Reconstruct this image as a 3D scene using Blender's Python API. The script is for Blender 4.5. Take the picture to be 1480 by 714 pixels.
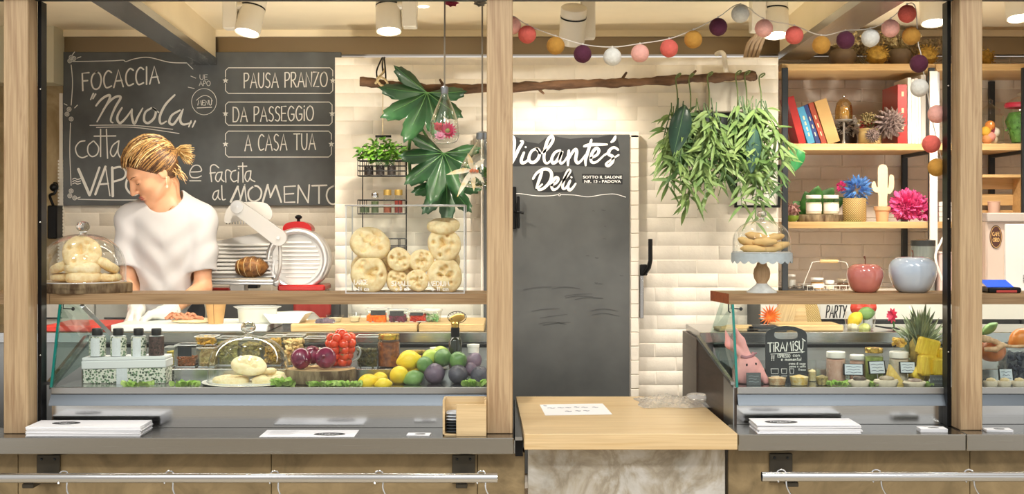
import bpy, math, random
import numpy as np
from mathutils import Vector, Matrix, Euler

for _o in list(bpy.data.objects):
    bpy.data.objects.remove(_o)
SC = bpy.context.scene
COL = SC.collection
PI = math.pi
FOC, ZC = 1840.0, 1.50          # focal length in pixels of the 1480 wide frame, eye height

# ------------------------------------------------------------------ camera, world, exposure
_c = bpy.data.cameras.new('camera')
CAM = bpy.data.objects.new('camera', _c)
COL.objects.link(CAM)
CAM.location = (0, 0, ZC)
CAM.rotation_euler = (PI / 2, 0, 0)
_c.sensor_width = 36.0
_c.lens = 36.0 * FOC / 1480.0
_c.shift_y = -34.0 / 1480.0
_c.clip_start = 0.05
SC.camera = CAM
SC.view_settings.view_transform = 'Standard'
SC.view_settings.look = 'None'
SC.view_settings.gamma = 1.0
SC.view_settings.use_curve_mapping = False
SC.view_settings.exposure = 0.0
SC.cycles.use_denoising = True
SC.cycles.max_bounces = 12
SC.cycles.transparent_max_bounces = 32
SC.cycles.diffuse_bounces = 5
SC.cycles.caustics_reflective = False
SC.cycles.caustics_refractive = False
SC.cycles.sample_clamp_indirect = 4.0

W_STR, SPOT_W, HALL_W, FRONT_W, UP_W = 1.2, 0.45, 0.6, 0.4, 0.75

def lin(h):
    h = h.lstrip('#')
    o = []
    for i in (0, 2, 4):
        c = int(h[i:i + 2], 16) / 255.0
        o.append(c / 12.92 if c <= 0.04045 else ((c + 0.055) / 1.055) ** 2.4)
    return (o[0], o[1], o[2], 1.0)

def make_world():
    w = bpy.data.worlds.new('market_hall')
    SC.world = w
    w.use_nodes = True
    t = w.node_tree
    bg = t.nodes['Background']
    tc = t.nodes.new('ShaderNodeTexCoord')
    no = t.nodes.new('ShaderNodeTexNoise')
    no.inputs['Scale'].default_value = 2.6
    no.inputs['Detail'].default_value = 3.0
    rp = t.nodes.new('ShaderNodeValToRGB')
    e = rp.color_ramp.elements
    e[0].position, e[0].color = 0.36, (0.42, 0.36, 0.3, 1)
    e[1].position, e[1].color = 0.68, (1.0, 0.97, 0.92, 1)
    m = e.new(0.52); m.color = (0.7, 0.67, 0.62, 1)
    t.links.new(tc.outputs['Generated'], no.inputs['Vector'])
    t.links.new(no.outputs['Fac'], rp.inputs['Fac'])
    t.links.new(rp.outputs['Color'], bg.inputs['Color'])
    bg.inputs['Strength'].default_value = W_STR
make_world()

def P(px, py, d):
    """the place that lies d metres into the scene behind photo pixel (px, py)"""
    return Vector(((px - 740.0) * d / FOC, d, ZC - (py - 323.0) * d / FOC))
def X(px, d): return (px - 740.0) * d / FOC
def Z(py, d): return ZC - (py - 323.0) * d / FOC
def R(deg): return math.radians(deg)

# ------------------------------------------------------------------ lamp builders and added hall fill
def spot_lamp(name, loc, aim, watts, size=70, blend=0.6, radius=0.05, col=(1, 0.93, 0.82)):
    l = bpy.data.lights.new(name, 'SPOT')
    l.energy = watts; l.spot_size = R(size); l.spot_blend = blend; l.shadow_soft_size = radius; l.color = col
    o = bpy.data.objects.new(name, l)
    COL.objects.link(o)
    o.location = loc
    o.rotation_euler = (Vector(aim) - Vector(loc)).to_track_quat('-Z', 'Y').to_euler()
    return o
def area_lamp(name, loc, aim, watts, sx, sy, col=(1, 0.95, 0.88)):
    l = bpy.data.lights.new(name, 'AREA')
    l.shape = 'RECTANGLE'; l.size = sx; l.size_y = sy; l.energy = watts; l.color = col
    o = bpy.data.objects.new(name, l)
    COL.objects.link(o)
    o.location = loc
    o.rotation_euler = (Vector(aim) - Vector(loc)).to_track_quat('-Z', 'Y').to_euler()
    return o
# added unseen fill spots in the hall; the second kind bounces off the floor
for _x in (-2.4, 0.0, 2.4):
    spot_lamp('hall_fill', (_x, 0.9, 4.4), (_x * 0.8, 5.0, 0.9), 420 * HALL_W, 70, 0.8, 0.30, (1, 0.97, 0.93))
    spot_lamp('hall_fill', (_x * .8, 2.2, 4.4), (_x * .8, 2.4, 0), 170 * HALL_W, 110, 0.8, 0.30, (1, 0.94, 0.86))
# ------------------------------------------------------------------ materials
MATS = {}
def _new(name):
    m = bpy.data.materials.new(name)
    m.use_nodes = True
    t = m.node_tree
    return m, t, t.nodes['Principled BSDF']
def _coords(t, scale=(1, 1, 1), rot=(0, 0, 0)):
    tc = t.nodes.new('ShaderNodeTexCoord')
    mp = t.nodes.new('ShaderNodeMapping')
    mp.inputs['Scale'].default_value = scale
    mp.inputs['Rotation'].default_value = rot
    t.links.new(tc.outputs['Object'], mp.inputs['Vector'])
    return mp.outputs['Vector']
def _noise(t, vec, scale, detail=3, rough=0.55, dist=0):
    n = t.nodes.new('ShaderNodeTexNoise')
    n.inputs['Scale'].default_value = scale
    n.inputs['Detail'].default_value = detail
    n.inputs['Roughness'].default_value = rough
    n.inputs['Distortion'].default_value = dist
    t.links.new(vec, n.inputs['Vector'])
    return n.outputs['Fac']
def _ramp(t, fac, stops):
    r = t.nodes.new('ShaderNodeValToRGB')
    e = r.color_ramp.elements
    while len(e) > 1: e.remove(e[-1])
    e[0].position, e[0].color = stops[0][0], stops[0][1]
    for p, c in stops[1:]:
        n = e.new(p); n.color = c
    t.links.new(fac, r.inputs['Fac'])
    return r.outputs['Color']
def _bump(t, b, h, strength=0.3, dist=0.01):
    n = t.nodes.new('ShaderNodeBump')
    n.inputs['Strength'].default_value = strength
    n.inputs['Distance'].default_value = dist
    t.links.new(h, n.inputs['Height'])
    t.links.new(n.outputs['Normal'], b.inputs['Normal'])
def sc_(c, k): return (min(c[0] * k, 1), min(c[1] * k, 1), min(c[2] * k, 1), 1)

def mat(name, col, rough=0.5, metal=0.0, var=0.0, vscale=15, col2=None, bump=0.0, bscale=80, stretch=(1, 1, 1), coat=0.0, spec=0.5, sss=0.0, emit=0.0, trans=0.0, lo=0.35, hi=0.65, detail=3, dist=0):
    if name in MATS: return MATS[name]
    m, t, b = _new(name)
    c = lin(col)
    b.inputs['Base Color'].default_value = c
    b.inputs['Roughness'].default_value = rough
    b.inputs['Metallic'].default_value = metal
    b.inputs['Specular IOR Level'].default_value = spec
    if coat: b.inputs['Coat Weight'].default_value = coat
    if trans: b.inputs['Transmission Weight'].default_value = trans
    if sss:
        b.inputs['Subsurface Weight'].default_value = sss
        b.inputs['Subsurface Radius'].default_value = (0.01, 0.006, 0.004)
        b.inputs['Subsurface Scale'].default_value = 0.4
    if emit:
        b.inputs['Emission Color'].default_value = c
        b.inputs['Emission Strength'].default_value = emit
    v = None
    if var or col2:
        v = _coords(t, stretch)
        n = _noise(t, v, vscale, detail, 0.6, dist)
        c0 = lin(col2) if col2 else sc_(c, 1 - var)
        c1 = c if col2 else sc_(c, 1 + var)
        t.links.new(_ramp(t, n, [(lo, c0), (hi, c1)]), b.inputs['Base Color'])
    if bump:
        v = v or _coords(t, stretch)
        _bump(t, b, _noise(t, v, bscale, 3), bump, 0.006)
    MATS[name] = m
    return m

def wood(name, light, dark, axis='x', rough=0.45, grain=1.0, scale=1.0):
    if name in MATS: return MATS[name]
    m, t, b = _new(name)
    k = {'x': (0.9, 14, 14), 'y': (14, 0.9, 14), 'z': (14, 14, 0.9)}[axis]
    v = _coords(t, tuple(q * scale for q in k))
    n = _noise(t, v, 2.2, 4, 0.62, 0.6)
    col = _ramp(t, n, [(0.28, lin(dark)), (0.5, sc_(lin(light), 0.86)), (0.72, lin(light))])
    k2 = {'x': (2, 90, 90), 'y': (90, 2, 90), 'z': (90, 90, 2)}[axis]
    n2 = _noise(t, _coords(t, tuple(q * scale for q in k2)), 2.5, 2)
    mx = t.nodes.new('ShaderNodeMix'); mx.data_type = 'RGBA'; mx.blend_type = 'MULTIPLY'
    mx.inputs[0].default_value = 0.55 * grain
    t.links.new(col, mx.inputs[6])
    t.links.new(_ramp(t, n2, [(0.35, (0.62, 0.55, 0.48, 1)), (0.6, (1, 1, 1, 1))]), mx.inputs[7])
    t.links.new(mx.outputs[2], b.inputs['Base Color'])
    b.inputs['Roughness'].default_value = rough
    _bump(t, b, n2, 0.12, 0.003)
    MATS[name] = m
    return m

def steel(name, col='#b9bcbe', rough=0.24, axis='x', streak=0.10):
    if name in MATS: return MATS[name]
    m, t, b = _new(name)
    k = {'x': (1.5, 220, 220), 'y': (220, 1.5, 220), 'z': (220, 220, 1.5)}[axis]
    n = _noise(t, _coords(t, k), 1.6, 2)
    b.inputs['Base Color'].default_value = lin(col)
    b.inputs['Metallic'].default_value = 1.0
    mr = t.nodes.new('ShaderNodeMapRange')
    mr.inputs['To Min'].default_value = rough - streak; mr.inputs['To Max'].default_value = rough + streak
    t.links.new(n, mr.inputs['Value'])
    t.links.new(mr.outputs['Result'], b.inputs['Roughness'])
    _bump(t, b, n, 0.03, 0.002)
    MATS[name] = m
    return m

def glass(name, tint='#ffffff', base=0.035, edge=0.55, power=3.5, rough=0.01, haze=0.0):
    """thin clear sheet: lets the light through, mirrors it at grazing angles"""
    if name in MATS: return MATS[name]
    m = bpy.data.materials.new(name)
    m.use_nodes = True
    t = m.node_tree
    t.nodes.clear()
    out = t.nodes.new('ShaderNodeOutputMaterial')
    tr = t.nodes.new('ShaderNodeBsdfTransparent'); tr.inputs['Color'].default_value = lin(tint)
    gl = t.nodes.new('ShaderNodeBsdfGlossy'); gl.inputs['Roughness'].default_value = rough
    gl.inputs['Color'].default_value = (1, 1, 1, 1)
    lw = t.nodes.new('ShaderNodeLayerWeight'); lw.inputs['Blend'].default_value = 0.5
    pw = t.nodes.new('ShaderNodeMath'); pw.operation = 'POWER'; pw.inputs[1].default_value = power
    ma = t.nodes.new('ShaderNodeMath'); ma.operation = 'MULTIPLY_ADD'
    ma.inputs[1].default_value = edge; ma.inputs[2].default_value = base
    mx = t.nodes.new('ShaderNodeMixShader')
    t.links.new(lw.outputs['Facing'], pw.inputs[0]); t.links.new(pw.outputs[0], ma.inputs[0])
    t.links.new(ma.outputs[0], mx.inputs['Fac'])
    src = tr
    if haze:
        df = t.nodes.new('ShaderNodeBsdfDiffuse'); df.inputs['Color'].default_value = (0.9, 0.9, 0.9, 1)
        m2 = t.nodes.new('ShaderNodeMixShader'); m2.inputs['Fac'].default_value = haze
        t.links.new(tr.outputs[0], m2.inputs[1]); t.links.new(df.outputs[0], m2.inputs[2]); src = m2
    t.links.new(src.outputs[0], mx.inputs[1]); t.links.new(gl.outputs[0], mx.inputs[2])
    t.links.new(mx.outputs[0], out.inputs['Surface'])
    MATS[name] = m
    return m

# ------------------------------------------------------------------ mesh builder
class B:
    """collects shapes; build() links them as ONE mesh object"""
    def __init__(s):
        s.v, s.f, s.mi, s.cur = [], [], [], 0
    def m(s, i): s.cur = i; return s
    def add(s, vs, fs):
        o = len(s.v)
        s.v.extend(Vector(q) for q in vs)
        for f in fs:
            s.f.append(tuple(o + i for i in f)); s.mi.append(s.cur)
        return s
    def box(s, c, size, rot=None, bev=0.0):
        hx, hy, hz = size[0] / 2, size[1] / 2, size[2] / 2
        b = min(bev, hx * .49, hy * .49, hz * .49)
        M = (Euler(rot).to_matrix() if rot is not None else Matrix.Identity(3))
        c = Vector(c)
        if b <= 0:
            vs = [(x, y, z) for x in (-hx, hx) for y in (-hy, hy) for z in (-hz, hz)]
            fs = [(0, 1, 3, 2), (4, 6, 7, 5), (0, 4, 5, 1), (2, 3, 7, 6), (0, 2, 6, 4), (1, 5, 7, 3)]
        else:
            vs, idx = [], {}
            for sx in (-1, 1):
                for sy in (-1, 1):
                    for sz in (-1, 1):
                        for a in range(3):
                            p = [sx * (hx - (0 if a == 0 else b)), sy * (hy - (0 if a == 1 else b)), sz * (hz - (0 if a == 2 else b))]
                            idx[(sx, sy, sz, a)] = len(vs); vs.append(p)
            g = lambda x, y, z, a: idx[(x, y, z, a)]
            fs = []
            for a in range(3):
                for q in (-1, 1):
                    o = [i for i in range(3) if i != a]
                    ring = []
                    for u, w in ((-1, -1), (1, -1), (1, 1), (-1, 1)):
                        k = [0, 0, 0]; k[a] = q; k[o[0]] = u; k[o[1]] = w
                        ring.append(g(*k, a))
                    flip = (q < 0) ^ (a == 1)
                    fs.append(tuple(reversed(ring)) if flip else tuple(ring))
            for a in range(3):
                b1, b2 = [i for i in range(3) if i != a]
                for u in (-1, 1):
                    for w in (-1, 1):
                        k0 = [0, 0, 0]; k0[a] = -1; k0[b1] = u; k0[b2] = w
                        k1 = list(k0); k1[a] = 1
                        fs.append((g(*k0, b1), g(*k1, b1), g(*k1, b2), g(*k0, b2)))
            for x in (-1, 1):
                for y in (-1, 1):
                    for z in (-1, 1):
                        fs.append((g(x, y, z, 0), g(x, y, z, 1), g(x, y, z, 2)))
        return s.add([M @ Vector(p) + c for p in vs], fs)
    def span(s, p0, p1, bev=0.0):
        a, b = Vector(p0), Vector(p1)
        return s.box((a + b) / 2, [abs(b[i] - a[i]) for i in range(3)], None, bev)
    def lathe(s, prof, n=32, c=(0, 0, 0), rot=None, cap=True, sy=1.0, wob=None):
        M = (Euler(rot).to_matrix() if rot is not None else Matrix.Identity(3))
        c = Vector(c)
        vs, fs = [], []
        for j, (r, z) in enumerate(prof):
            for i in range(n):
                a = 2 * PI * i / n
                k = wob(a, z) if wob else 1.0
                vs.append(M @ Vector((r * k * math.cos(a), r * k * sy * math.sin(a), z)) + c)
        for j in range(len(prof) - 1):
            for i in range(n):
                k = (i + 1) % n
                fs.append((j * n + i, j * n + k, (j + 1) * n + k, (j + 1) * n + i))
        if cap:
            if prof[0][0] > 1e-6: fs.append(tuple(reversed(range(n))))
            if prof[-1][0] > 1e-6: fs.append(tuple((len(prof) - 1) * n + i for i in range(n)))
        return s.add(vs, fs)
    def tube(s, pts, r, n=8, cap=True, closed=False):
        pts = [Vector(p) for p in pts]
        k = len(pts)
        rs = r if isinstance(r, (list, tuple)) else [r] * k
        vs, fs = [], []
        up = None
        for i, p in enumerate(pts):
            if closed: t = pts[(i + 1) % k] - pts[i - 1]
            else: t = pts[min(i + 1, k - 1)] - pts[max(i - 1, 0)]
            if t.length < 1e-9: t = Vector((0, 0, 1))
            t.normalize()
            if up is None:
                up = Vector((0, 0, 1)) if abs(t.z) < 0.9 else Vector((1, 0, 0))
            x = up.cross(t)
            if x.length < 1e-6: x = Vector((1, 0, 0)).cross(t)
            x.normalize()
            up = t.cross(x)
            for j in range(n):
                a = 2 * PI * j / n
                vs.append(p + (x * math.cos(a) + up * math.sin(a)) * rs[i])
        for i in range(k if closed else k - 1):
            q = (i + 1) % k
            for j in range(n):
                w = (j + 1) % n
                fs.append((i * n + j, i * n + w, q * n + w, q * n + j))
        if cap and not closed:
            fs.append(tuple(reversed(range(n)))); fs.append(tuple((k - 1) * n + j for j in range(n)))
        return s.add(vs, fs)
    def ball(s, c, r, nu=20, nv=12, rot=None, fn=None):
        rx, ry, rz = r if isinstance(r, (tuple, list)) else (r, r, r)
        M = (Euler(rot).to_matrix() if rot is not None else Matrix.Identity(3))
        c = Vector(c)
        vs, fs = [], []
        for j in range(nv + 1):
            th = PI * j / nv
            for i in range(nu):
                a = 2 * PI * i / nu
                q = Vector((math.sin(th) * math.cos(a), math.sin(th) * math.sin(a), math.cos(th)))
                k = fn(q) if fn else 1.0
                if isinstance(k, Vector): w = Vector((k.x * rx, k.y * ry, k.z * rz))
                else: w = Vector((q.x * rx, q.y * ry, q.z * rz)) * k
                vs.append(M @ w + c)
        for j in range(nv):
            for i in range(nu):
                k = (i + 1) % nu
                if j == 0: fs.append((i, nu + i, nu + k))
                elif j == nv - 1: fs.append((j * nu + i, (j + 1) * nu + i, j * nu + k))
                else: fs.append((j * nu + i, (j + 1) * nu + i, (j + 1) * nu + k, j * nu + k))
        return s.add(vs, fs)
    def prism(s, outline, t, M=None):
        """outline (u,v) extruded along +w by t; M maps (u,v,w) to the thing's space (default u=x, v=z, w=-y)"""
        M = M or (lambda u, v, w: Vector((u, -w, v)))
        n = len(outline)
        vs = [M(u, v, 0) for u, v in outline] + [M(u, v, t) for u, v in outline]
        fs = [tuple(reversed(range(n))), tuple(range(n, 2 * n))]
        for i in range(n):
            k = (i + 1) % n
            fs.append((i, k, n + k, n + i))
        return s.add(vs, fs)
    def ribbon(s, pts, w, M, smooth=True, taper=False, lift=0.0):
        """flat stroke of width w through (u,v) points, laid on a surface by M(u,v,lift)"""
        if smooth and len(pts) > 2: pts = catmull(pts, 6)
        lift += 6e-7 * len(s.f)
        k = len(pts)
        vs, fs = [], []
        for i, (u, v) in enumerate(pts):
            a, b = pts[max(i - 1, 0)], pts[min(i + 1, k - 1)]
            du, dv = b[0] - a[0], b[1] - a[1]
            L = math.hypot(du, dv) or 1.0
            nx, ny = -dv / L, du / L
            ww = w / 2
            if taper:
                q = i / max(k - 1, 1)
                ww *= 0.55 + 0.65 * math.sin(PI * min(1, 0.15 + q * 0.8))
            vs.append(M(u + nx * ww, v + ny * ww, lift)); vs.append(M(u - nx * ww, v - ny * ww, lift))
        for i in range(k - 1):
            fs.append((2 * i, 2 * i + 1, 2 * i + 3, 2 * i + 2))
        # round ends
        for e, sg in ((0, -1), (k - 1, 1)):
            u, v = pts[e]
            a, b = pts[max(e - 1, 0)], pts[min(e + 1, k - 1)]
            ang = math.atan2(b[1] - a[1], b[0] - a[0]) + (0 if sg > 0 else PI)
            ww = w / 2 * (0.7 if taper else 1)
            o = len(vs)
            vs.append(M(u, v, lift))
            for j in range(6):
                t = ang - PI / 2 + PI * j / 5
                vs.append(M(u + ww * math.cos(t), v + ww * math.sin(t), lift))
            for j in range(5): fs.append((o, o + 1 + j, o + 2 + j))
        return s.add(vs, fs)
    def leaf(s, base, d, nrm, L, w, droop=0.25, fold=0.25, st=6, tip=1.0):
        base, d, nrm = Vector(base), Vector(d).normalized(), Vector(nrm)
        sd = d.cross(nrm)
        if sd.length < 1e-5: sd = d.cross(Vector((0.3, 0.5, 0.8)))
        sd.normalize(); nrm = sd.cross(d).normalized()
        vs, fs = [], []
        for i in range(st + 1):
            q = i / st
            c = base + d * (L * q) + nrm * 0.0
            c.z -= droop * L * q * q
            hw = w / 2 * (math.sin(PI * min(1, q ** 0.8 * 0.97 + 0.02)) ** 0.85) * (1.0 if tip else 1)
            vs += [c - sd * hw + nrm * (fold * hw), c, c + sd * hw + nrm * (fold * hw)]
        for i in range(st):
            a = i * 3
            fs += [(a, a + 1, a + 4, a + 3), (a + 1, a + 2, a + 5, a + 4)]
        return s.add(vs, fs)
    def build(s, name, m, parent=None, smooth=True, loc=None, rot=None, label=None, angle=40, solid=0, subsurf=0):
        me = bpy.data.meshes.new(name)
        me.from_pydata([tuple(q) for q in s.v], [], s.f)
        for x in (m if isinstance(m, (list, tuple)) else [m]): me.materials.append(x)
        me.polygons.foreach_set('material_index', s.mi)
        if smooth:
            me.polygons.foreach_set('use_smooth', [True] * len(me.polygons))
            try: me.set_sharp_from_angle(angle=R(angle))
            except Exception: pass
        me.update()
        o = bpy.data.objects.new(name, me)
        COL.objects.link(o)
        if parent: o.parent = parent
        if loc is not None: o.location = loc
        if rot is not None: o.rotation_euler = rot
        if label: o['label'] = label
        if solid:
            q = o.modifiers.new('thickness', 'SOLIDIFY'); q.thickness = solid; q.offset = 0
        if subsurf:
            q = o.modifiers.new('round', 'SUBSURF'); q.levels = subsurf; q.render_levels = subsurf
        return o

def catmull(pts, n=6, closed=False):
    k = len(pts)
    if k < 3: return list(pts)
    dim = len(pts[0])
    out = []
    for i in range(k if closed else k - 1):
        p = [pts[(i + j) % k] if closed else pts[min(max(i + j, 0), k - 1)] for j in (-1, 0, 1, 2)]
        for q in range(n):
            t = q / n
            out.append(tuple(0.5 * (2 * p[1][a] + (p[2][a] - p[0][a]) * t + (2 * p[0][a] - 5 * p[1][a] + 4 * p[2][a] - p[3][a]) * t * t + (3 * p[1][a] - p[0][a] - 3 * p[2][a] + p[3][a]) * t ** 3) for a in range(dim)))
    if not closed: out.append(tuple(pts[-1]))
    return out
def arc(cx, cy, rx, ry, a0, a1, n=10):
    return [(cx + rx * math.cos(R(a0 + (a1 - a0) * i / n)), cy + ry * math.sin(R(a0 + (a1 - a0) * i / n))) for i in range(n + 1)]

def tag(o, label, cat, group=None):
    o['label'] = label; o['category'] = cat
    if group: o['group'] = group
    return o
def T(name, label, cat, loc=(0, 0, 0), rz=0.0, group=None, rot=None):
    o = bpy.data.objects.new(name, None)
    COL.objects.link(o)
    o.empty_display_size = 0.05
    o.location = loc
    o.rotation_euler = rot if rot is not None else (0, 0, rz)
    return tag(o, label, cat, group)
def dup(root, loc, label=None, rz=0.0, rot=None, scale=None, group=None):
    """a copy of a thing with copies of its parts and sub-parts"""
    r = root.copy(); COL.objects.link(r)
    r.location = loc; r.rotation_euler = rot if rot is not None else (0, 0, rz)
    if scale is not None: r.scale = scale if isinstance(scale, (tuple, list)) else (scale,) * 3
    if label: r['label'] = label
    if group: r['group'] = group
    for ch in list(root.children):
        c = ch.copy(); COL.objects.link(c); c.parent = r
        for g in list(ch.children):
            e = g.copy(); COL.objects.link(e); e.parent = c
    return r
def struct(b, name, m, smooth=False, **k):
    o = b.build(name, m, None, smooth, **k)
    o['kind'] = 'structure'
    return o

# ------------------------------------------------------------------ solids from distance fields (person, rabbit, bread)
def surface_nets(fn, lo, hi, h):
    lo, hi = np.array(lo, float), np.array(hi, float)
    n = np.ceil((hi - lo) / h).astype(int) + 1
    ax = [lo[i] + h * np.arange(n[i]) for i in range(3)]
    g = np.meshgrid(*ax, indexing='ij')
    D = fn(g[0], g[1], g[2]).astype(np.float32)
    S = D < 0
    c = [(i, j, k) for i in (0, 1) for j in (0, 1) for k in (0, 1)]
    sl = lambda A, o: A[o[0]:n[0] - 1 + o[0], o[1]:n[1] - 1 + o[1], o[2]:n[2] - 1 + o[2]]
    cnt = sum(sl(S, o).astype(np.int8) for o in c)
    act = (cnt > 0) & (cnt < 8)
    idx = -np.ones(act.shape, dtype=np.int64)
    ii = np.argwhere(act)
    idx[act] = np.arange(len(ii))
    acc = np.zeros((len(ii), 3)); w = np.zeros(len(ii))
    for a in range(8):
        for b in range(a + 1, 8):
            if sum(abs(c[a][q] - c[b][q]) for q in range(3)) != 1: continue
            da = sl(D, c[a])[act]; db = sl(D, c[b])[act]
            cr = (da < 0) != (db < 0)
            t = np.where(cr, da / np.where(cr, da - db, 1), 0)
            pa, pb = np.array(c[a], float), np.array(c[b], float)
            acc += np.where(cr[:, None], pa + t[:, None] * (pb - pa), 0); w += cr
    V = lo + h * (ii + acc / np.maximum(w, 1)[:, None])
    F = []
    for a in range(3):
        u, v = (a + 1) % 3, (a + 2) % 3
        s0 = [slice(None)] * 3; s1 = [slice(None)] * 3
        s0[a] = slice(0, n[a] - 1); s1[a] = slice(1, n[a])
        ch = S[tuple(s0)] != S[tuple(s1)]
        e = np.argwhere(ch)
        e = e[(e[:, u] > 0) & (e[:, v] > 0) & (e[:, u] < n[u] - 1) & (e[:, v] < n[v] - 1)]
        q = []
        for du, dv in ((-1, -1), (0, -1), (0, 0), (-1, 0)):
            k = e.copy(); k[:, u] += du; k[:, v] += dv
            q.append(idx[k[:, 0], k[:, 1], k[:, 2]])
        Q = np.stack(q, 1)
        ins = S[e[:, 0], e[:, 1], e[:, 2]]
        Q[~ins] = Q[~ins][:, ::-1]
        F.append(Q)
    return V, np.concatenate(F)
def sdf_obj(name, fn, lo, hi, h, m, parent=None, **k):
    V, F = surface_nets(fn, lo, hi, h)
    b = B()
    b.v = [Vector(q) for q in V]; b.f = [tuple(int(i) for i in f) for f in F]; b.mi = [0] * len(b.f)
    return b.build(name, m, parent, True, angle=180, **k)
def smin(a, b, k):
    h = np.clip(0.5 + 0.5 * (b - a) / k, 0, 1)
    return b + (a - b) * h - k * h * (1 - h)
def smax(a, b, k): return -smin(-a, -b, k)
def d_ell(x, y, z, c, r):
    px, py, pz = x - c[0], y - c[1], z - c[2]
    k0 = np.sqrt((px / r[0]) ** 2 + (py / r[1]) ** 2 + (pz / r[2]) ** 2)
    k1 = np.sqrt((px / r[0] ** 2) ** 2 + (py / r[1] ** 2) ** 2 + (pz / r[2] ** 2) ** 2) + 1e-9
    return k0 * (k0 - 1) / k1
def d_cap(x, y, z, a, b, ra, rb=None):
    rb = ra if rb is None else rb
    ba = [b[i] - a[i] for i in range(3)]
    L = sum(q * q for q in ba) + 1e-12
    px, py, pz = x - a[0], y - a[1], z - a[2]
    t = np.clip((px * ba[0] + py * ba[1] + pz * ba[2]) / L, 0, 1)
    return np.sqrt((px - ba[0] * t) ** 2 + (py - ba[1] * t) ** 2 + (pz - ba[2] * t) ** 2) - (ra + (rb - ra) * t)
# ================================================================== surfaces
M_CREAM = mat('ceiling_cream', '#faeccd', 0.6, var=0.03, vscale=3)
M_WHITEBRICK = mat('painted_brick', '#f1e9da', 0.55, var=0.035, vscale=9, bump=0.25, bscale=45)
M_SHADEBRICK = mat('painted_brick_shade', '#e6dcd0', 0.55, var=0.05, vscale=9, bump=0.3, bscale=45)  # same white paint, with the shade behind the shelves put into the colour
M_STONE = mat('beige_stone', '#c2b08c', 0.6, col2='#98835c', vscale=5, detail=6, dist=1.2, bump=0.15, bscale=30, lo=0.3, hi=0.7)
M_WHITE = mat('white_paint', '#efeae0', 0.45)
M_STEEL = steel('brushed_steel', '#c4c6c8', 0.20, 'x', 0.08)
M_STEEL_Y = steel('brushed_steel_deep', '#b4b7b9', 0.24, 'y', 0.08)
M_STEEL_D = steel('grey_steel', '#b2b5b7', 0.38, 'x', 0.08)
M_FASCIA = steel('fascia_steel', '#93846f', 0.34, 'x', 0.06)
M_CHROME = mat('chrome', '#d6d8da', 0.10, 1.0)
M_BLACK = mat('black_metal', '#17181a', 0.42, 0.6)
M_DARK = mat('charcoal_metal', '#33373b', 0.45, 0.5)
M_POST = wood('post_pine', '#c6ab86', '#98795a', 'z', 0.5, 0.9)
M_PLANK = wood('shelf_oak', '#ad8f69', '#7d6142', 'x', 0.45)
M_ENDGRAIN = mat('end_grain', '#8e4a25', 0.6, var=0.2, vscale=60)
M_SHELF = wood('shelf_birch', '#e6c188', '#c99f63', 'x', 0.4, 0.5)
M_COUNTER = wood('counter_birch', '#e6cb9d', '#cfae78', 'x', 0.35, 0.5, 0.7)
M_GLASS = glass('case_glass', '#f4faf7', 0.02, 0.45, 4.0)
M_GLASSEDGE = mat('glass_edge', '#1f8f84', 0.1, trans=0.35, spec=0.6)
M_RED = mat('red_gloss', '#b3191c', 0.25, coat=0.5)

def brick_wall(name, x0, x1, z0, z1, y, m, bw=0.205, bh=0.0705, seed=1, thick=0.12, dep=0.003):
    """running bond of painted bricks with soft worn edges, one mesh per wall"""
    rnd = random.Random(seed)
    b = B()
    b.span((x0, y + dep, z0), (x1, y + thick, z1))
    z, row = z0, 0
    while z < z1 - 0.01:
        zt = min(z + bh, z1)
        x = x0 - (bw / 2 if row % 2 else 0) - rnd.random() * 0.02
        while x < x1:
            a, c = max(x, x0), min(x + bw + rnd.uniform(-.006, .006), x1)
            if c - a > 0.012:
                g, e = 0.0012, 0.0050
                d = dep * rnd.uniform(0.75, 1.25)
                j = lambda: rnd.uniform(-.0016, .0016)
                o = [(a + g, y + dep, z + g), (c - g, y + dep, z + g), (c - g, y + dep, zt - g), (a + g, y + dep, zt - g)]
                i = [(a + e + j(), y + dep - d, z + e + j()), (c - e + j(), y + dep - d + j() * .15, z + e + j()), (c - e + j(), y + dep - d + j() * .15, zt - e + j()), (a + e + j(), y + dep - d, zt - e + j())]
                b.add(o + i, [(4, 5, 6, 7), (0, 1, 5, 4), (1, 2, 6, 5), (2, 3, 7, 6), (3, 0, 4, 7)])
            x += bw
        z += bh; row += 1
    return struct(b, name, m, True, angle=50)

DB, DM = 6.87, 6.45                      # back wall, projecting middle wall
CEIL = 2.54
# floor, ceiling, side walls
struct(B().span((-3.6, -1.5, -0.1), (3.6, 7.1, 0.0)), 'floor', mat('stone_floor', '#c9bda8', 0.5, var=0.12, vscale=4))
struct(B().span((-3.0, 5.55, 0.0), (3.0, 6.25, 0.20)), 'floor_platform', mat('platform_wood', '#6a5a48', 0.6))
struct(B().span((-3.3, 4.66, CEIL), (3.3, 7.1, CEIL + 0.1)), 'ceiling', M_CREAM)
struct(B().span((-3.3, 4.70, 0.0), (-3.1, 7.1, CEIL)), 'wall_left', M_STONE)
struct(B().span((3.1, 4.70, 0.0), (3.3, 7.1, CEIL)), 'wall_right', M_WHITE)
# back walls
struct(B().span((-3.1, DB, 0.0), (X(92, DB), DB + .15, CEIL)), 'wall_back_stone', M_STONE)
brick_wall('wall_back_left', X(92, DB), X(486, DB) + .15, 0.5, 2.40, DB, M_WHITEBRICK, seed=3)
brick_wall('wall_back_middle', X(484, DM), X(1125, DM), 0.4, Z(83, DM), DM, M_WHITEBRICK, seed=5, thick=0.42)
brick_wall('wall_back_right', X(1125, DM), 3.1, 0.4, 2.41, 6.93, M_SHADEBRICK, seed=8, bw=0.23, dep=0.006)
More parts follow.
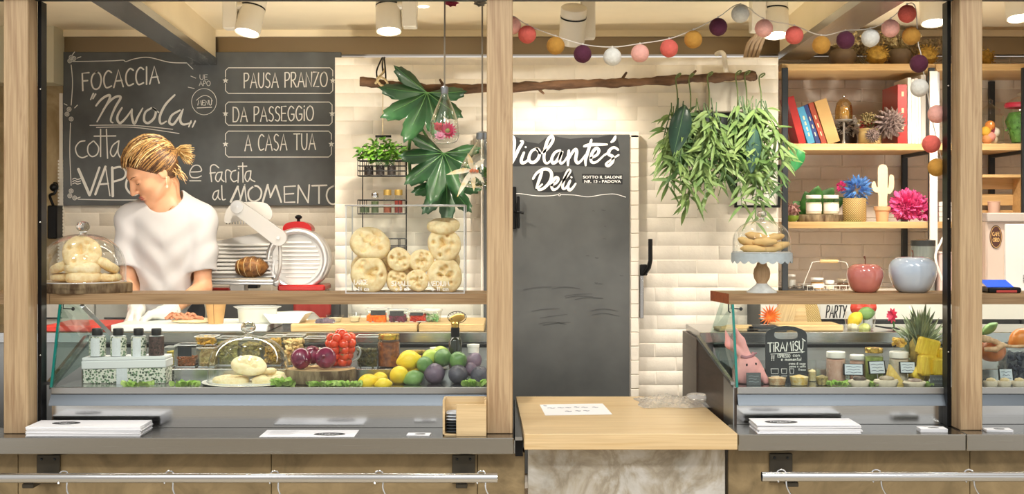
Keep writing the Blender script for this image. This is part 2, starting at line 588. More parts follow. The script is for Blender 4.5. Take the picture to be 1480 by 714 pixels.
# metal fascia above the brick, soffit box and wall trunking
struct(B().span((-2.42, DB - .01, Z(79, DB)), (3.1, DB + .06, CEIL)), 'trim_1', M_FASCIA)
struct(B().span((-2.42, DB - .03, CEIL - .035), (3.1, DB + .05, CEIL)), 'trim_2', M_CREAM)
struct(B().span((-3.0, 6.70, Z(120, 6.72)), (X(94, DB), DB, CEIL)), 'trim_3', mat('soffit_white', '#d5d1b8', 0.5))
b = B()
for i in range(46):
    b.span((X(85, 6.85), 6.835, 1.02 + i * .018), (X(92, 6.85), 6.87, 1.032 + i * .018))
b.span((X(86, 6.85), 6.845, 0.9), (X(91, 6.85), 6.87, 2.2))
struct(b, 'trim_4', M_WHITE)

# ceiling bulkheads: cream side, brushed metal soffit
def bulkhead(name, fl, fr, bl, br, z, y0, y1):
    b = B()
    q = [(fl, y0), (fr, y0), (br, y1), (bl, y1)]
    b.m(0).add([(x, y, z + .035) for x, y in q] + [(x, y, CEIL) for x, y in q], [(0, 1, 5, 4), (1, 2, 6, 5), (2, 3, 7, 6), (3, 0, 4, 7), (4, 5, 6, 7)])
    e = .006
    q2 = [(fl - e, y0), (fr + e, y0), (br + e, y1 + e), (bl - e, y1 + e)]
    b.m(1).add([(x, y, z) for x, y in q2] + [(x, y, z + .036) for x, y in q2], [(3, 2, 1, 0), (0, 1, 5, 4), (1, 2, 6, 5), (2, 3, 7, 6), (3, 0, 4, 7), (4, 5, 6, 7)])
    o = b.build(name, [M_CREAM, M_STEEL_Y], None, False)
    o['kind'] = 'structure'
bulkhead('ceiling_beam_left', -1.600, -1.468, -1.709, -1.590, 2.35, 4.78, 6.83)
bulkhead('ceiling_beam_right', 1.345, 1.500, 1.392, 1.535, 2.352, 4.78, 6.62)
# lintel over the opening
struct(B().span((-3.3, 4.66, Z(2.5, 4.80)), (3.3, 4.80, 2.56), 0.004), 'lintel_beam', M_DARK)

# low stone wall under the counters
def slabs(name, x0, x1, seams, z0, z1, y, m):
    b = B()
    e = [x0] + [s for s in seams if x0 < s < x1] + [x1]
    for a, c in zip(e, e[1:]):
        b.span((a + .0012, y, z0), (c - .0012, y + .1, z1), 0.0015)
    return struct(b, name, m)
LZ, RZ = Z(633, 4.60), Z(628, 4.60)       # top of left and right steel ledge
slabs('wall_front_left', -3.2, X(759, 4.66), [X(26, 4.66), X(392, 4.66), X(690, 4.66)], 0.0, LZ - .062, 4.66, mat('front_stone', '#a08c68', 0.5, col2='#64553a', vscale=4.2, detail=7, dist=1.6, lo=0.25, hi=0.72, bump=0.1, bscale=25))
slabs('wall_front_right', X(1052, 4.66), 3.2, [X(1402, 4.66)], 0.0, RZ - .062, 4.66, MATS['front_stone'])
# marble panel below the wooden counter
def marble():
    m, t, b = _new('veined_marble')
    v = _coords(t, (1, 1, 1))
    n = _noise(t, v, 4.5, 6, 0.62, .5)
    n2 = _noise(t, _coords(t, (1.4, 1, 1), (0, .6, 0)), 4.2, 5, 0.6, .7)
    base = _ramp(t, n, [(0.30, lin('#98948b')), (0.44, lin('#b5b3ad')), (0.58, lin('#c6c5c1')), (0.72, lin('#a5a29a'))])
    vein = _ramp(t, n2, [(0.38, (1, 1, 1, 1)), (0.47, lin('#c2b08c')), (0.5, lin('#a08a60')), (0.53, lin('#c9b998')), (0.62, (1, 1, 1, 1))])
    mx = t.nodes.new('ShaderNodeMix'); mx.data_type = 'RGBA'; mx.blend_type = 'MULTIPLY'; mx.inputs[0].default_value = .6
    t.links.new(base, mx.inputs[6]); t.links.new(vein, mx.inputs[7]); t.links.new(mx.outputs[2], b.inputs['Base Color'])
    b.inputs['Roughness'].default_value = 0.3
    return m
M_MARBLE = marble()
struct(B().span((X(763, 4.63), 4.63, 0.0), (X(1048, 4.63), 4.70, Z(652, 4.58)), .002), 'wall_front_panel', M_MARBLE)

# steel ledges on the low wall
def ledge(name, x0, x1, z, label):
    t = T(name, label, 'counter ledge', ((x0 + x1) / 2, 4.7, z))
    hx = (x1 - x0) / 2
    B().span((-hx, -.10, -.06), (hx, .13, 0), .003).build('steel_top', steel('ledge_steel', '#a5a39d', .24, 'x', .08), t)
    return t
ledge('counter_ledge', -3.1, X(742.5, 4.6), LZ, 'brushed steel ledge with the thick menu stack, left of the wooden counter')
ledge('counter_ledge', X(1067, 4.6), X(1397, 4.6) - .001, RZ, 'brushed steel ledge right of the wooden counter, up to its seam under the right post')
ledge('counter_ledge', X(1397, 4.6) + .001, 3.1, RZ, 'brushed steel ledge piece right of the seam under the right post')
# steel side channel between ledge and wooden counter
t = T('side_channel', 'narrow steel channel running back between the left ledge and the wooden counter', 'metal strip', (0.026, 5.1, LZ))
b = B(); b.span((-.018, -.48, -.012), (.012, .5, 0)); b.span((-.018, -.48, -.06), (-.015, .5, 0))
b.build('steel_strip', M_STEEL_Y, t)
B().span((-.014, -.45, -.075), (.014, .5, -.014)).build('gap_shade', M_BLACK, t)  # black bar stands in for the shade of the recess

# wooden posts standing on the ledge
def post(px0, px1, d, z, label, strip=0):
    x0, x1 = X(px0, d), X(px1, d)
    t = T('wooden_post', label, 'post', ((x0 + x1) / 2, d + .047, z))
    hx = (x1 - x0) / 2
    B().span((-hx, -.047, 0), (hx, .047, Z(2.5, 4.8) - z), .003).build('shaft', M_POST, t)
    if strip:
        b = B(); b.span((strip * hx, .047, .0), (strip * (hx - .006) + strip * .02, .105, Z(2.5, 4.8) - z), .002)
        b.build('edge_strip', M_BLACK, t, label='black metal strip')
        for zz in (.28, .78, 1.28):
            B().ball((strip * (hx + .011), .045, zz), .0035, 8, 6).build('screw', M_CHROME, t)
    return t
post(5, 40.5, 4.69, LZ, 'pale pine post with a black inner edge beside the bread dome', 1)
post(703.5, 741, 4.69, LZ, 'pale pine post without black edge beside the wooden counter', 0)
post(1387.5, 1420, 4.69, RZ, 'pale pine post with a black inner edge beside the blue ceramic apple', -1)

# bag rail with hooks
M_PIPE = mat('rail_steel', '#c9cbcd', 0.16, 1.0)
def rail(x0, x1, z, brackets, label):
    t = T('bag_rail', label, 'rail', ((x0 + x1) / 2, 4.45, z))
    cx = (x0 + x1) / 2
    prof = [(-(x1 - x0) / 2, 0, 0), ((x1 - x0) / 2, 0, 0)]
    B().tube(prof, .0172, 24, cap=False).tube(prof, .0150, 24, cap=False).build('pipe', M_PIPE, t)
    for bx in brackets:
        q = B(); q.span((bx - cx - .042, .196, -.06), (bx - cx + .042, .208, .045), .002); q.span((bx - cx - .02, .0, -.036), (bx - cx + .02, .2, -.02), .002)
        o = q.build('bracket', mat('bracket_dark', '#4a463e', 0.5, 0.7), t)
        for s in (-1, 1): B().ball((bx - cx + s * .024, .195, .03), .005, 8, 6).build('bolt', M_DARK, o)
    return t
rail(-3.1, X(719, 4.45), Z(691, 4.45), [X(40, 4.45), X(667, 4.45)], 'steel tube rail with bag hooks, left of the marble panel')
rail(X(1101, 4.45), 3.1, Z(689, 4.45), [X(1146, 4.45)], 'steel tube rail with bag hooks, right of the marble panel')
q = B(); q.tube(catmull([(-.016, -.012, -.018), (-.022, 0, .005), (-.012, .004, .022), (.006, .004, .022), (.012, 0, .008), (.012, -.012, -.03), (.022, -.02, -.055), (.034, -.022, -.075), (.03, -.024, -.095), (.012, -.024, -.092)], 4), .0028, 8)
HK = [X(93, 4.45), X(246, 4.45), X(398, 4.45), X(549, 4.45), X(697, 4.45), X(1131, 4.45), X(1268, 4.45), X(1402, 4.45)]
HN = ['under the left wooden post', 'between left post and single menu', 'under the left edge of the single menu', 'under the single menu and loose card', 'at the open end of the left rail', 'at the open end of the right rail', 'below the thick menus of the right ledge', 'below the right wooden post']
for i, hx in enumerate(HK):
    rt = T('rail_hook', 'bent chrome bag hook on the rail ' + HN[i], 'hook', (hx, 4.45, Z(691 if i < 5 else 689, 4.45)))
    if i == 0:
        HOOKM = q.build('hook_wire', M_CHROME, rt)
    else:
        c = HOOKM.copy(); COL.objects.link(c); c.parent = rt

# wooden hatch counter
d0, d1 = 4.555, 5.54
zt = Z(627, d0)
t = T('hatch_counter', 'pale birch counter flap over the marble panel, bare but for a paper sheet', 'counter', (0.42, 5.0, zt))
b = B()
fx = [X(757.8, d0) - .42, X(1066, d0) - .42, .79 - .42, .017 - .42]
yy = [d0 - 5, d0 - 5, d1 - 5, d1 - 5]
b.add([(fx[i], yy[i], -.057) for i in range(4)] + [(fx[i], yy[i], 0) for i in range(4)], [(3, 2, 1, 0), (4, 5, 6, 7), (0, 1, 5, 4), (1, 2, 6, 5), (2, 3, 7, 6), (3, 0, 4, 7)])
o = b.build('counter_board', M_COUNTER, t, False)
bv = o.modifiers.new('soft_edge', 'BEVEL'); bv.width = .002; bv.segments = 2
for sx in (-.3, .3): B().span((sx - .02, .40, -zt), (sx + .02, .44, -.058)).build('leg', M_DARK, t)
# ================================================================== display cases, planks, worktops
ZP = Z(424.7, 4.94)              # top of the plank shelves
TRAY, STEP, WTOP, BOARD = 0.874, 0.920, 1.0375, 1.0675
M_MIRROR = steel('mirror_steel', '#c6c9cc', 0.13, 'x', 0.05)
M_LED = mat('led_tube', '#fff6e6', 0.4, emit=22.0)
M_DARKWOOD = wood('dark_louvre', '#4b3f37', '#29221d', 'y', 0.35, 0.6)
M_TEALGLASS = glass('end_glass', '#cfe6de', 0.03, 0.4, 3.0)

def display_case(x0, x1, label, endside, top_y):
    """steel base with a lip, slanted front glass, tray and step; endside = -1: its left end is in view"""
    cx = (x0 + x1) / 2
    t = T('display_case', label, 'display case', (cx, 4.83, 0.0))
    a, c = x0 - cx, x1 - cx
    led = LZ if x1 < 1 else RZ
    L = lambda y: y - 4.83
    b = B(); b.span((a, L(4.835), led), (c, L(5.41), .853))
    b.build('base', M_MIRROR, t)
    pr = [(L(4.86), .812), (L(4.802), .812), (L(4.806), .822), (L(4.826), .851), (L(4.86), .853)]
    B().prism(pr, c - a, lambda u, v, w: Vector((a + w, u, v))).build('front_lip', steel('lip_steel', '#5f666d', .42, 'x', .06), t)
    B().span((a, L(4.826), .853), (c, L(4.842), .8785), .002).build('bottom_rail', M_STEEL_D, t)
    B().span((a + .01, L(4.842), .853), (c, L(5.08), TRAY)).build('tray', M_STEEL, t)
    b = B(); b.span((a + .03, L(5.08), .853), (c, L(5.41), STEP), .003)
    b.build('step', M_STEEL, t)
    b = B(); b.span((a, L(5.40), .86), (c, L(5.42), .985))
    b.build('back_panel', M_STEEL_D, t)
    B().span((a, L(5.385), .975), (c, L(5.41), .990)).build('gap_shade', M_BLACK, t)  # black bar in place of the shade under the worktop edge
    gt = 1.187
    g = [(L(4.831), .8785), (L(4.925), gt)]
    b = B(); b.add([(a, g[0][0], g[0][1]), (c, g[0][0], g[0][1]), (c, g[1][0], g[1][1]), (a, g[1][0], g[1][1])], [(0, 1, 2, 3)])
    b.build('front_glass', M_GLASS, t, False)
    # visible end: tinted side pane, thick green edge, sloped steel profile
    b = B(); b.add([(a, L(4.838), .879), (a, L(4.93), gt), (a, L(5.20), gt), (a - .02, L(5.36), WTOP), (a, L(5.30), .94)], [(0, 1, 2, 3, 4)])
    b.build('end_glass', M_TEALGLASS, t, False)
    q = .0045
    b = B(); b.add([(a - q, g[0][0] - .004, g[0][1]), (a + q, g[0][0] - .004, g[0][1]), (a + q, g[1][0] - .004, g[1][1]), (a - q, g[1][0] - .004, g[1][1]),
                    (a - q, g[0][0] + .008, g[0][1]), (a + q, g[0][0] + .008, g[0][1]), (a + q, g[1][0] + .008, g[1][1]), (a - q, g[1][0] + .008, g[1][1])],
                   [(0, 1, 2, 3), (7, 6, 5, 4), (0, 3, 7, 4), (1, 5, 6, 2), (0, 4, 5, 1), (3, 2, 6, 7)])
    b.build('glass_edge', M_GLASSEDGE, t, False, label='thick green glass edge')
    b = B()
    for k, (w, dz) in enumerate(((.012, 0), (.010, .016))):
        b.add([(a - w - k * .012, L(4.84), .87 + dz), (a + .004 - k * .012, L(4.84), .87 + dz), (a - .045 - k * .012, L(5.41), .995 + dz), (a - .058 - k * .012, L(5.41), .995 + dz),
               (a - w - k * .012, L(4.84), .882 + dz), (a + .004 - k * .012, L(4.84), .882 + dz), (a - .045 - k * .012, L(5.41), 1.009 + dz), (a - .058 - k * .012, L(5.41), 1.009 + dz)],
              [(3, 2, 1, 0), (4, 5, 6, 7), (0, 1, 5, 4), (1, 2, 6, 5), (2, 3, 7, 6), (3, 0, 4, 7)])
    b.build('sloped_profile', M_STEEL_Y, t)
    b = B()
    b.tube([(a - .012, L(4.95), gt), (a - .012, L(4.95), gt - .028), (a - .004, L(4.95), gt - .034)], .003, 6)
    b.tube([(a + .0, L(4.96), gt), (a + .0, L(4.96), gt - .018), (a + .035, L(4.96), gt - .02)], .0028, 6)
    b.ball((a + .038, L(4.96), gt - .02), .007, 10, 8)
    b.build('pane_clamp', M_DARK, t)
    # lamp tube under the plank
    lt = B(); lt.span((a + .02, L(5.10), 1.179), (c, L(5.13), 1.186), .002)
    lt.build('lamp_tube', M_LED, t, label='glowing lamp tube')
    return t
tL = display_case(-1.748, -.03, 'long glass display case with lemons, onions and bread dome', -1, 0)
B().tube([(X(119, 4.95) + .889, .12, Z(442, 4.95)), (X(161, 5.3) + .889, .47, Z(484, 5.3))], .011, 4).build('lid_strut', M_STEEL_D, tL)
tR = display_case(.854, 3.0, 'glass display case with the tiramisu board and pineapple', -1, 0)
# dark side of the right case
b = B()
o2 = [(.003, .872), (.575, 1.006), (.575, 0), (.003, 0)]
b.prism(o2, .012, lambda u, v, w: Vector((-1.073 - .012 + w - (.054 * max(0, min(u, .59)) / .59), u, v)))
b.build('side_panel', M_DARKWOOD, tR, label='dark brown louvred side panel')
b = B(); b.add([(-1.074 - .012, .0, .725), (-1.074 - .012, .0, .872), (-1.074 - .03, .25, .925), (-1.074 - .03, .25, .725)], [(0, 1, 2, 3)])
b.build('side_plate', M_STEEL_D, tR, False, solid=.004)

def worktop(x0, x1, label, d0=5.42, d1=5.86):
    t = T('worktop', label, 'worktop', ((x0 + x1) / 2, (d0 + d1) / 2, WTOP))
    hx, hy = (x1 - x0) / 2, (d1 - d0) / 2
    B().span((-hx, -hy, -.047), (hx, hy, 0), .003).build('steel_top', M_STEEL, t)
    B().span((-hx + .02, -hy + .03, -WTOP), (hx - .02, hy - .03, -.048)).build('cupboard_body', M_STEEL_D, t)
    return t
worktop(-2.9, -.03, 'steel worktop with cutting boards in front of the woman')
wr_ = worktop(.80, 3.05, 'steel worktop behind the right display case with fruit bowl')
B().span((-1.14, -.22, -WTOP), (-1.127, .22, -.03)).build('side_panel', M_DARKWOOD, wr_, label='dark brown louvred side panel')

def plank(x0, x1, label, trap=0.0):
    cx = (x0 + x1) / 2
    t = T('plank_shelf', label, 'shelf', (cx, 5.05, ZP))
    a, c = x0 - cx, x1 - cx
    b = B()
    q = [(a, -.11), (c, -.11), (c, .13), (a - trap, .13)]
    b.m(0).add([(x, y, -.0405) for x, y in q] + [(x, y, 0) for x, y in q], [(3, 2, 1, 0), (4, 5, 6, 7), (0, 1, 5, 4), (1, 2, 6, 5), (2, 3, 7, 6)])
    o = b.build('oak_board', M_PLANK, t, False)
    B().span((a + .02, .132, -.03), (c, .142, -.012)).build('fill_strip', M_LED, t)  # added glowing strip that dresses the hidden upward fill spots
    for ux in (-1.12, -.45, 1.2, 1.9):
        if x0 < ux < x1: spot_lamp('up_fill', (ux, 5.22, 1.2), (ux * (1.25 if ux < -1 else 1), 6.3, CEIL + .2), 60 * UP_W, 80, 0.8, 0.08, (1, .92, .78))  # unseen fill spots added to brighten the ceiling
    if trap:
        e = B(); e.add([(a - .0005, -.11, -.0405), (a - trap - .0005, .13, -.0405), (a - trap - .0005, .13, 0), (a - .0005, -.11, 0)], [(0, 1, 2, 3)])
        e.build('end_grain', M_ENDGRAIN, t, False, solid=.0008, label='reddish cut end')
    return t
plank(X(72, 4.94), X(703, 4.94) + .02, 'oak plank shelf carrying the clear box of focaccia')
plank(-3.05, X(71.4, 4.94), 'short oak plank end under the edge of the bread dome board')
plank(.842, 3.05, 'oak plank shelf carrying the two ceramic apples and cake stand', .034)

# back cabinets
def cabinet(name, x0, x1, d0, d1, z1, mats, label, split=None, doors=2):
    t = T(name, label, 'cabinet', ((x0 + x1) / 2, (d0 + d1) / 2, 0))
    hx, hy = (x1 - x0) / 2, (d1 - d0) / 2
    B().span((-hx, -hy + .02, .08), (hx, hy, z1 - .03)).build('body', mats[0], t)
    B().span((-hx - .01, -hy, z1 - .03), (hx, hy, z1), .003).build('top', mats[1], t)
    if split: B().span((-hx, -hy + .004, split), (hx, -hy + .02, z1 - .03)).build('apron', mats[1], t)
    w = 2 * hx / doors
    for i in range(doors):
        dd = B(); dd.span((-hx + i * w + .004, -hy + .004, .1), (-hx + (i + 1) * w - .004, -hy + .02, (split or z1 - .035) - .005), .002)
        o = dd.build('door', mats[0], t)
        B().tube([(-hx + i * w + .05, -hy - .012, (split or z1) - .12), (-hx + i * w + .16, -hy - .012, (split or z1) - .12)], .005, 8).build('handle', M_CHROME, o)
    return t
M_BLACKBOX = mat('black_laminate', '#232222', 0.5)
M_GREYW = mat('grey_white', '#cfcac0', 0.45, var=.04)
cabinet('back_cabinet', X(46, 6.3), X(232, 6.3), 6.28, 6.85, Z(424, 6.30), [M_GREYW, M_STEEL], 'pale grey cabinet at the back wall behind the woman')
cabinet('back_cabinet', X(306, 6.16), X(492, 6.16), 6.16, 6.44, Z(425, 6.2), [mat('dark_stand', '#3a3634', .5), M_STEEL], 'dark cabinet carrying the red meat slicer')
sc_t = cabinet('side_counter', 1.19, 3.05, 6.08, 6.44, Z(414.5, 6.90), [M_BLACKBOX, M_WHITE], 'white topped black counter under the wall shelves', Z(461, 6.1), 3)
B().span((1.36 - 2.12, .18, Z(414.5, 6.9) - .03), (.93, .655, Z(414.5, 6.9))).build('rear_top', M_WHITE, sc_t)

# cutting boards
def board(x0, x1, d0, d1, z, h, m, label, name='cutting_board', bev=.004):
    t = T(name, label, 'cutting board', ((x0 + x1) / 2, (d0 + d1) / 2, z))
    B().span((-(x1 - x0) / 2, -(d1 - d0) / 2, 0), ((x1 - x0) / 2, (d1 - d0) / 2, h), bev).build('board', m, t)
    return t
M_PLASTIC = mat('white_plastic', '#eef0ee', 0.4)
M_BOARDWOOD = wood('board_beech', '#e6c58f', '#c99f62', 'x', .5, .5)
board(X(160, 5.43), X(386, 5.43), 5.43, 5.80, WTOP, .03, M_PLASTIC, 'white plastic cutting board under the gloved hands')
board(X(420, 5.43), X(603, 5.43), 5.43, 5.80, WTOP, .034, M_BOARDWOOD, 'beech cutting board under the three glass boxes of chopped vegetables')
board(X(605, 5.43), X(700, 5.43), 5.43, 5.80, WTOP, .034, M_BOARDWOOD, 'beech cutting board under the white tub of green filling')
board(X(62, 5.44), X(150, 5.44), 5.44, 5.78, WTOP, .026, mat('red_board', '#d8443a', .4), 'red cutting board at the end of the worktop')
# ================================================================== handwriting
# letters as strokes on a unit-high grid: (curved?, points)
def _f():
    S = lambda *p: (False, list(p))
    Cv = lambda *p: (True, list(p))
    O = (True, [(.5, 1), (.15, .85), (0, .5), (.15, .12), (.45, 0), (.75, .12), (.9, .5), (.78, .85), (.5, 1), (.4, .98)])
    return {
     'A': (.85, [S((0, 0), (.42, 1), (.85, 0)), S((.15, .36), (.72, .36))]),
     'B': (.65, [S((0, 0), (0, 1)), Cv((0, 1), (.5, .9), (.5, .6), (0, .53), (.6, .42), (.6, .08), (0, 0))]),
     'C': (.7, [Cv((.7, .88), (.4, 1), (.08, .75), (.03, .35), (.25, .03), (.7, .1))]),
     'D': (.75, [S((0, 0), (0, 1)), Cv((0, 1), (.5, .92), (.75, .5), (.5, .06), (0, 0))]),
     'E': (.6, [S((.58, 1), (0, 1), (0, 0), (.6, 0)), S((0, .52), (.5, .52))]),
     'F': (.6, [S((.05, 0), (0, 1), (.6, 1)), S((.02, .55), (.48, .55))]),
     'G': (.8, [Cv((.75, .85), (.4, 1), (.06, .7), (.06, .3), (.35, 0), (.75, .15), (.78, .45)), S((.78, .45), (.45, .45))]),
     'H': (.7, [S((0, 0), (0, 1)), S((.7, 0), (.7, 1)), S((0, .5), (.7, .5))]),
     'I': (.12, [S((.06, 0), (.06, 1))]),
     'i': (.12, [S((.06, 0), (.06, .75)), S((.05, .95), (.08, 1))]),
     'L': (.55, [S((0, 1), (0, 0), (.55, 0))]),
     'M': (1.0, [S((0, 0), (.22, 1), (.5, .3), (.8, 1), (1, 0))]),
     'N': (.75, [S((0, 0), (.02, 1), (.72, 0), (.75, 1))]),
     'O': (.9, [O]),
     'P': (.6, [S((0, 0), (0, 1)), Cv((0, 1), (.45, .98), (.6, .76), (.42, .52), (.02, .45))]),
     'R': (.65, [S((0, 0), (0, 1)), Cv((0, 1), (.45, .98), (.58, .76), (.42, .52), (.02, .46)), S((.2, .46), (.65, 0))]),
     'S': (.6, [Cv((.58, .9), (.3, 1), (.06, .82), (.15, .58), (.45, .45), (.58, .22), (.35, 0), (.02, .08))]),
     'T': (.8, [S((0, 1), (.8, 1)), S((.4, 1), (.4, 0))]),
     'U': (.7, [Cv((0, 1), (.02, .3), (.3, 0), (.62, .2), (.68, 1))]),
     'V': (.8, [S((0, 1), (.4, 0), (.8, 1))]),
     'Y': (.7, [S((0, 1), (.35, .5)), S((.7, 1), (.2, 0))]),
     'Z': (.7, [S((0, 1), (.7, 1), (0, 0), (.7, 0))]),
     '!': (.15, [S((.1, 1), (.06, .3)), S((.04, .05), (.06, 0))]),
     'a': (.55, [Cv((.5, .5), (.25, .58), (.02, .3), (.12, .02), (.35, .1), (.5, .48)), Cv((.5, .55), (.47, .12), (.6, .0))]),
     'c': (.45, [Cv((.45, .5), (.2, .56), (.02, .28), (.15, .02), (.45, .06))]),
     'd': (.5, [Cv((.44, .5), (.2, .56), (.02, .28), (.15, .02), (.44, .15)), S((.45, 1), (.47, 0))]),
     'e': (.5, [Cv((.03, .28), (.45, .32), (.42, .54), (.2, .58), (.02, .3), (.15, .02), (.48, .08))]),
     'f': (.4, [Cv((.5, .92), (.25, 1), (.12, .8), (.1, 0)), S((0, .55), (.4, .58))]),
     'l': (.25, [Cv((.02, 1), (.02, .2), (.12, 0), (.25, .05))]),
     'm': (.8, [S((0, .55), (0, 0)), Cv((0, .4), (.2, .56), (.36, .4), (.36, 0)), Cv((.36, .4), (.56, .56), (.74, .4), (.76, 0))]),
     'n': (.5, [S((0, .55), (0, 0)), Cv((0, .38), (.25, .56), (.45, .4), (.47, 0))]),
     'o': (.5, [Cv((.25, .56), (.03, .4), (.05, .1), (.25, 0), (.46, .15), (.46, .42), (.25, .56))]),
     'p': (.5, [S((0, .55), (0, -.35)), Cv((0, .4), (.25, .56), (.47, .3), (.25, .02), (0, .12))]),
     'r': (.4, [S((0, .56), (.02, 0)), Cv((.0, .35), (.15, .52), (.38, .55))]),
     's': (.4, [Cv((.38, .5), (.18, .56), (.06, .42), (.3, .26), (.36, .1), (.2, 0), (0, .06))]),
     't': (.4, [S((.2, 1), (.2, .05), (.32, 0)), S((0, .66), (.42, .7))]),
     'u': (.5, [Cv((0, .55), (.03, .1), (.22, 0), (.44, .15)), S((.45, .55), (.48, 0))]),
     'v': (.45, [S((0, .55), (.2, 0), (.45, .55))]),
     '8': (.5, [Cv((.25, 1), (.03, .8), (.25, .54), (.48, .25), (.25, 0), (.02, .25), (.25, .54), (.46, .8), (.25, 1))]),
     '1': (.25, [S((0, .8), (.18, 1), (.16, 0))]),
     '4': (.55, [S((.4, 0), (.42, 1), (0, .35), (.55, .35))]),
     '0': (.55, [Cv((.27, 1), (.03, .6), (.08, .1), (.27, 0), (.5, .2), (.48, .75), (.27, 1))]),
     ',': (.15, [S((.1, .08), (.02, -.12))]), '-': (.4, [S((.05, .4), (.35, .4))]), '.': (.12, [S((.04, .03), (.07, 0))]),
     ' ': (.45, []),
    }
FONT = _f()
def write(b, text, x0, y0, x1, h, w, M, gap=.22, rise=0.0, slant=0.0, taper=False):
    """TEXT between pixel columns x0..x1 on baseline y0 (pixels), h pixels high; M(px, py) gives the place"""
    adv = [(FONT[c][0] + gap) for c in text]
    tot = sum(adv) - gap
    k = (x1 - x0) / tot
    u = 0
    for c, a in zip(text, adv):
        for cv, pts in FONT[c][1]:
            q = []
            for p, v in pts:
                gx = x0 + (u + p) * k + slant * v * h
                q.append((gx, y0 - v * h - rise * (gx - x0) / max(x1 - x0, 1)))
            b.ribbon(q, w, M, cv, taper)
        u += a
M_CHALK = mat('chalk', '#f1f1ec', 0.9)
M_SLATE = mat('blackboard', '#5a5e60', 0.45, var=0.25, vscale=3.5, spec=0.5)

# ---------------------------------------------------------- the big menu blackboard on the back wall
DC = 6.845
cx, cz = (X(91, DC) + X(493, DC)) / 2, Z(297, DC)
t = T('menu_blackboard', 'wide blackboard with chalk lettering hung on the wall behind the woman', 'blackboard', (cx, DC, cz))
hw, hh = (X(493, DC) - X(91, DC)) / 2, Z(75, DC) - cz
B().span((-hw, 0, 0), (hw, .02, hh), .002).build('slate', M_SLATE, t)
def MB_(off):
    def f(px, py, lift=0):
        return Vector((X(px, DC) - cx, -.0012 - lift, Z(py, DC) - cz))
    return f
mb = MB_(0)
# FOCACCIA, slightly rising
b = B()
write(b, 'FOCACCIA', 119, 131, 230, 25, 2.3, mb, rise=11)
b.build('chalk_lettering', M_CHALK, t)
c = lambda pts, ox=90, oy=80, s=5.95: [(ox + p[0] / s, oy + p[1] / s) for p in pts]
c1 = lambda pts: [(p[0] / 2.975, p[1] / 2.975) for p in pts]
b = B()
for q in ([(290, 435), (330, 385), (375, 352), (410, 345), (400, 390), (350, 480), (300, 570)], [(352, 470), (400, 405), (450, 362), (492, 352), (500, 372), (460, 440), (425, 520), (418, 565), (435, 580)],
          [(515, 450), (480, 510), (475, 555), (500, 582), (550, 535), (600, 465)], [(600, 462), (598, 520), (620, 588), (655, 520), (692, 455)],
          [(770, 452), (715, 490), (705, 560), (740, 582), (790, 540), (805, 475), (775, 452), (830, 490)]):
    b.ribbon(c(q), 3.0, mb, True, True)
for q in ([(752, 408), (712, 450), (688, 500), (692, 532), (715, 522)], [(775, 474), (740, 495), (728, 525), (745, 535), (768, 505), (788, 470)], [(785, 475), (775, 515), (788, 535), (822, 528)], [(822, 520), (812, 545)], [(840, 520), (828, 546)], [(402, 402), (390, 428)], [(412, 404), (400, 424)]):
    b.ribbon(c1(q), 3.0, mb, True, True)
b.build('chalk_lettering', M_CHALK, t)
b = B()
b.ribbon(c([(238, 602), (600, 602), (950, 636)]), 1.2, mb); b.ribbon(c1([(415, 548), (580, 548), (770, 574)]), 1.2, mb)
b.build('chalk_underline', M_CHALK, t)
b = B()
o = lambda pts: c(pts, 90, 180)
for cv, q in ((1, [(195, 140), (150, 150), (115, 200), (130, 260), (170, 285), (215, 270)]), (1, [(270, 140), (225, 180), (222, 240), (255, 275), (300, 255), (312, 195), (270, 140)]), (0, [(330, 42), (330, 275)]), (0, [(380, 42), (390, 290)]), (0, [(275, 100), (460, 98)]),
              (1, [(485, 140), (435, 180), (415, 240), (440, 275), (475, 220), (488, 140)]), (1, [(488, 140), (480, 240), (510, 298)])):
    b.ribbon(o(q), 1.9, mb, bool(cv))
b.build('chalk_lettering', M_CHALK, t)
b = B()
for cv, w, q in ((0, 4.2, [(140, 385), (235, 605)]), (0, 3.2, [(240, 600), (320, 370)]), (0, 3.4, [(285, 600), (372, 362)]), (0, 1.6, [(372, 362), (410, 612)]), (0, 2.6, [(315, 515), (395, 508)]), (0, 3.8, [(430, 370), (435, 615)]), (1, 3.0, [(430, 378), (500, 365), (545, 400), (530, 460), (445, 490)]), (1, 3.0, [(600, 440), (560, 470), (550, 540), (590, 595), (640, 600), (690, 540), (670, 460), (600, 440)])):
    b.ribbon(o(q), w, mb, bool(cv))
write(b, 'RE', 213, 282, 252, 38, 3.0, mb)
for k in range(3):
    b.ribbon(o([(90, 470 + 20 * k), (110, 462 + 20 * k), (130, 472 + 20 * k), (158, 465 + 20 * k)]), 1.3, mb)
b.build('chalk_lettering', M_CHALK, t)
# right hand panel
def frame_px(x0, y0, x1, y1):
    for q in ([(x0, y0 + 13), (x0, y0 + 4), (x0 + 4, y0), (x1 - 4, y0), (x1, y0 + 4), (x1, y0 + 12)], [(x0, y1 - 14), (x0, y1 - 4), (x0 + 4, y1), (x1 - 4, y1), (x1, y1 - 4), (x1, y1 - 15)]):
        b.ribbon(q, 1.3, mb, False)
    for sx in (x0, x1):
        ym = (y0 + y1) / 2
        st = [(sx + (4.6 if j % 2 == 0 else 2) * math.sin(PI * j / 5), ym - (4.6 if j % 2 == 0 else 2) * math.cos(PI * j / 5)) for j in range(10)]
        b.add([mb(sx, ym)] + [mb(p, q) for p, q in st], [(0, 1 + j, 1 + (j + 1) % 10) for j in range(10)])
b = B()
frame_px(326, 98, 481, 135); frame_px(326, 147.5, 480, 181); frame_px(326, 189.5, 479, 227)
b.build('chalk_frame', M_CHALK, t)
b = B()
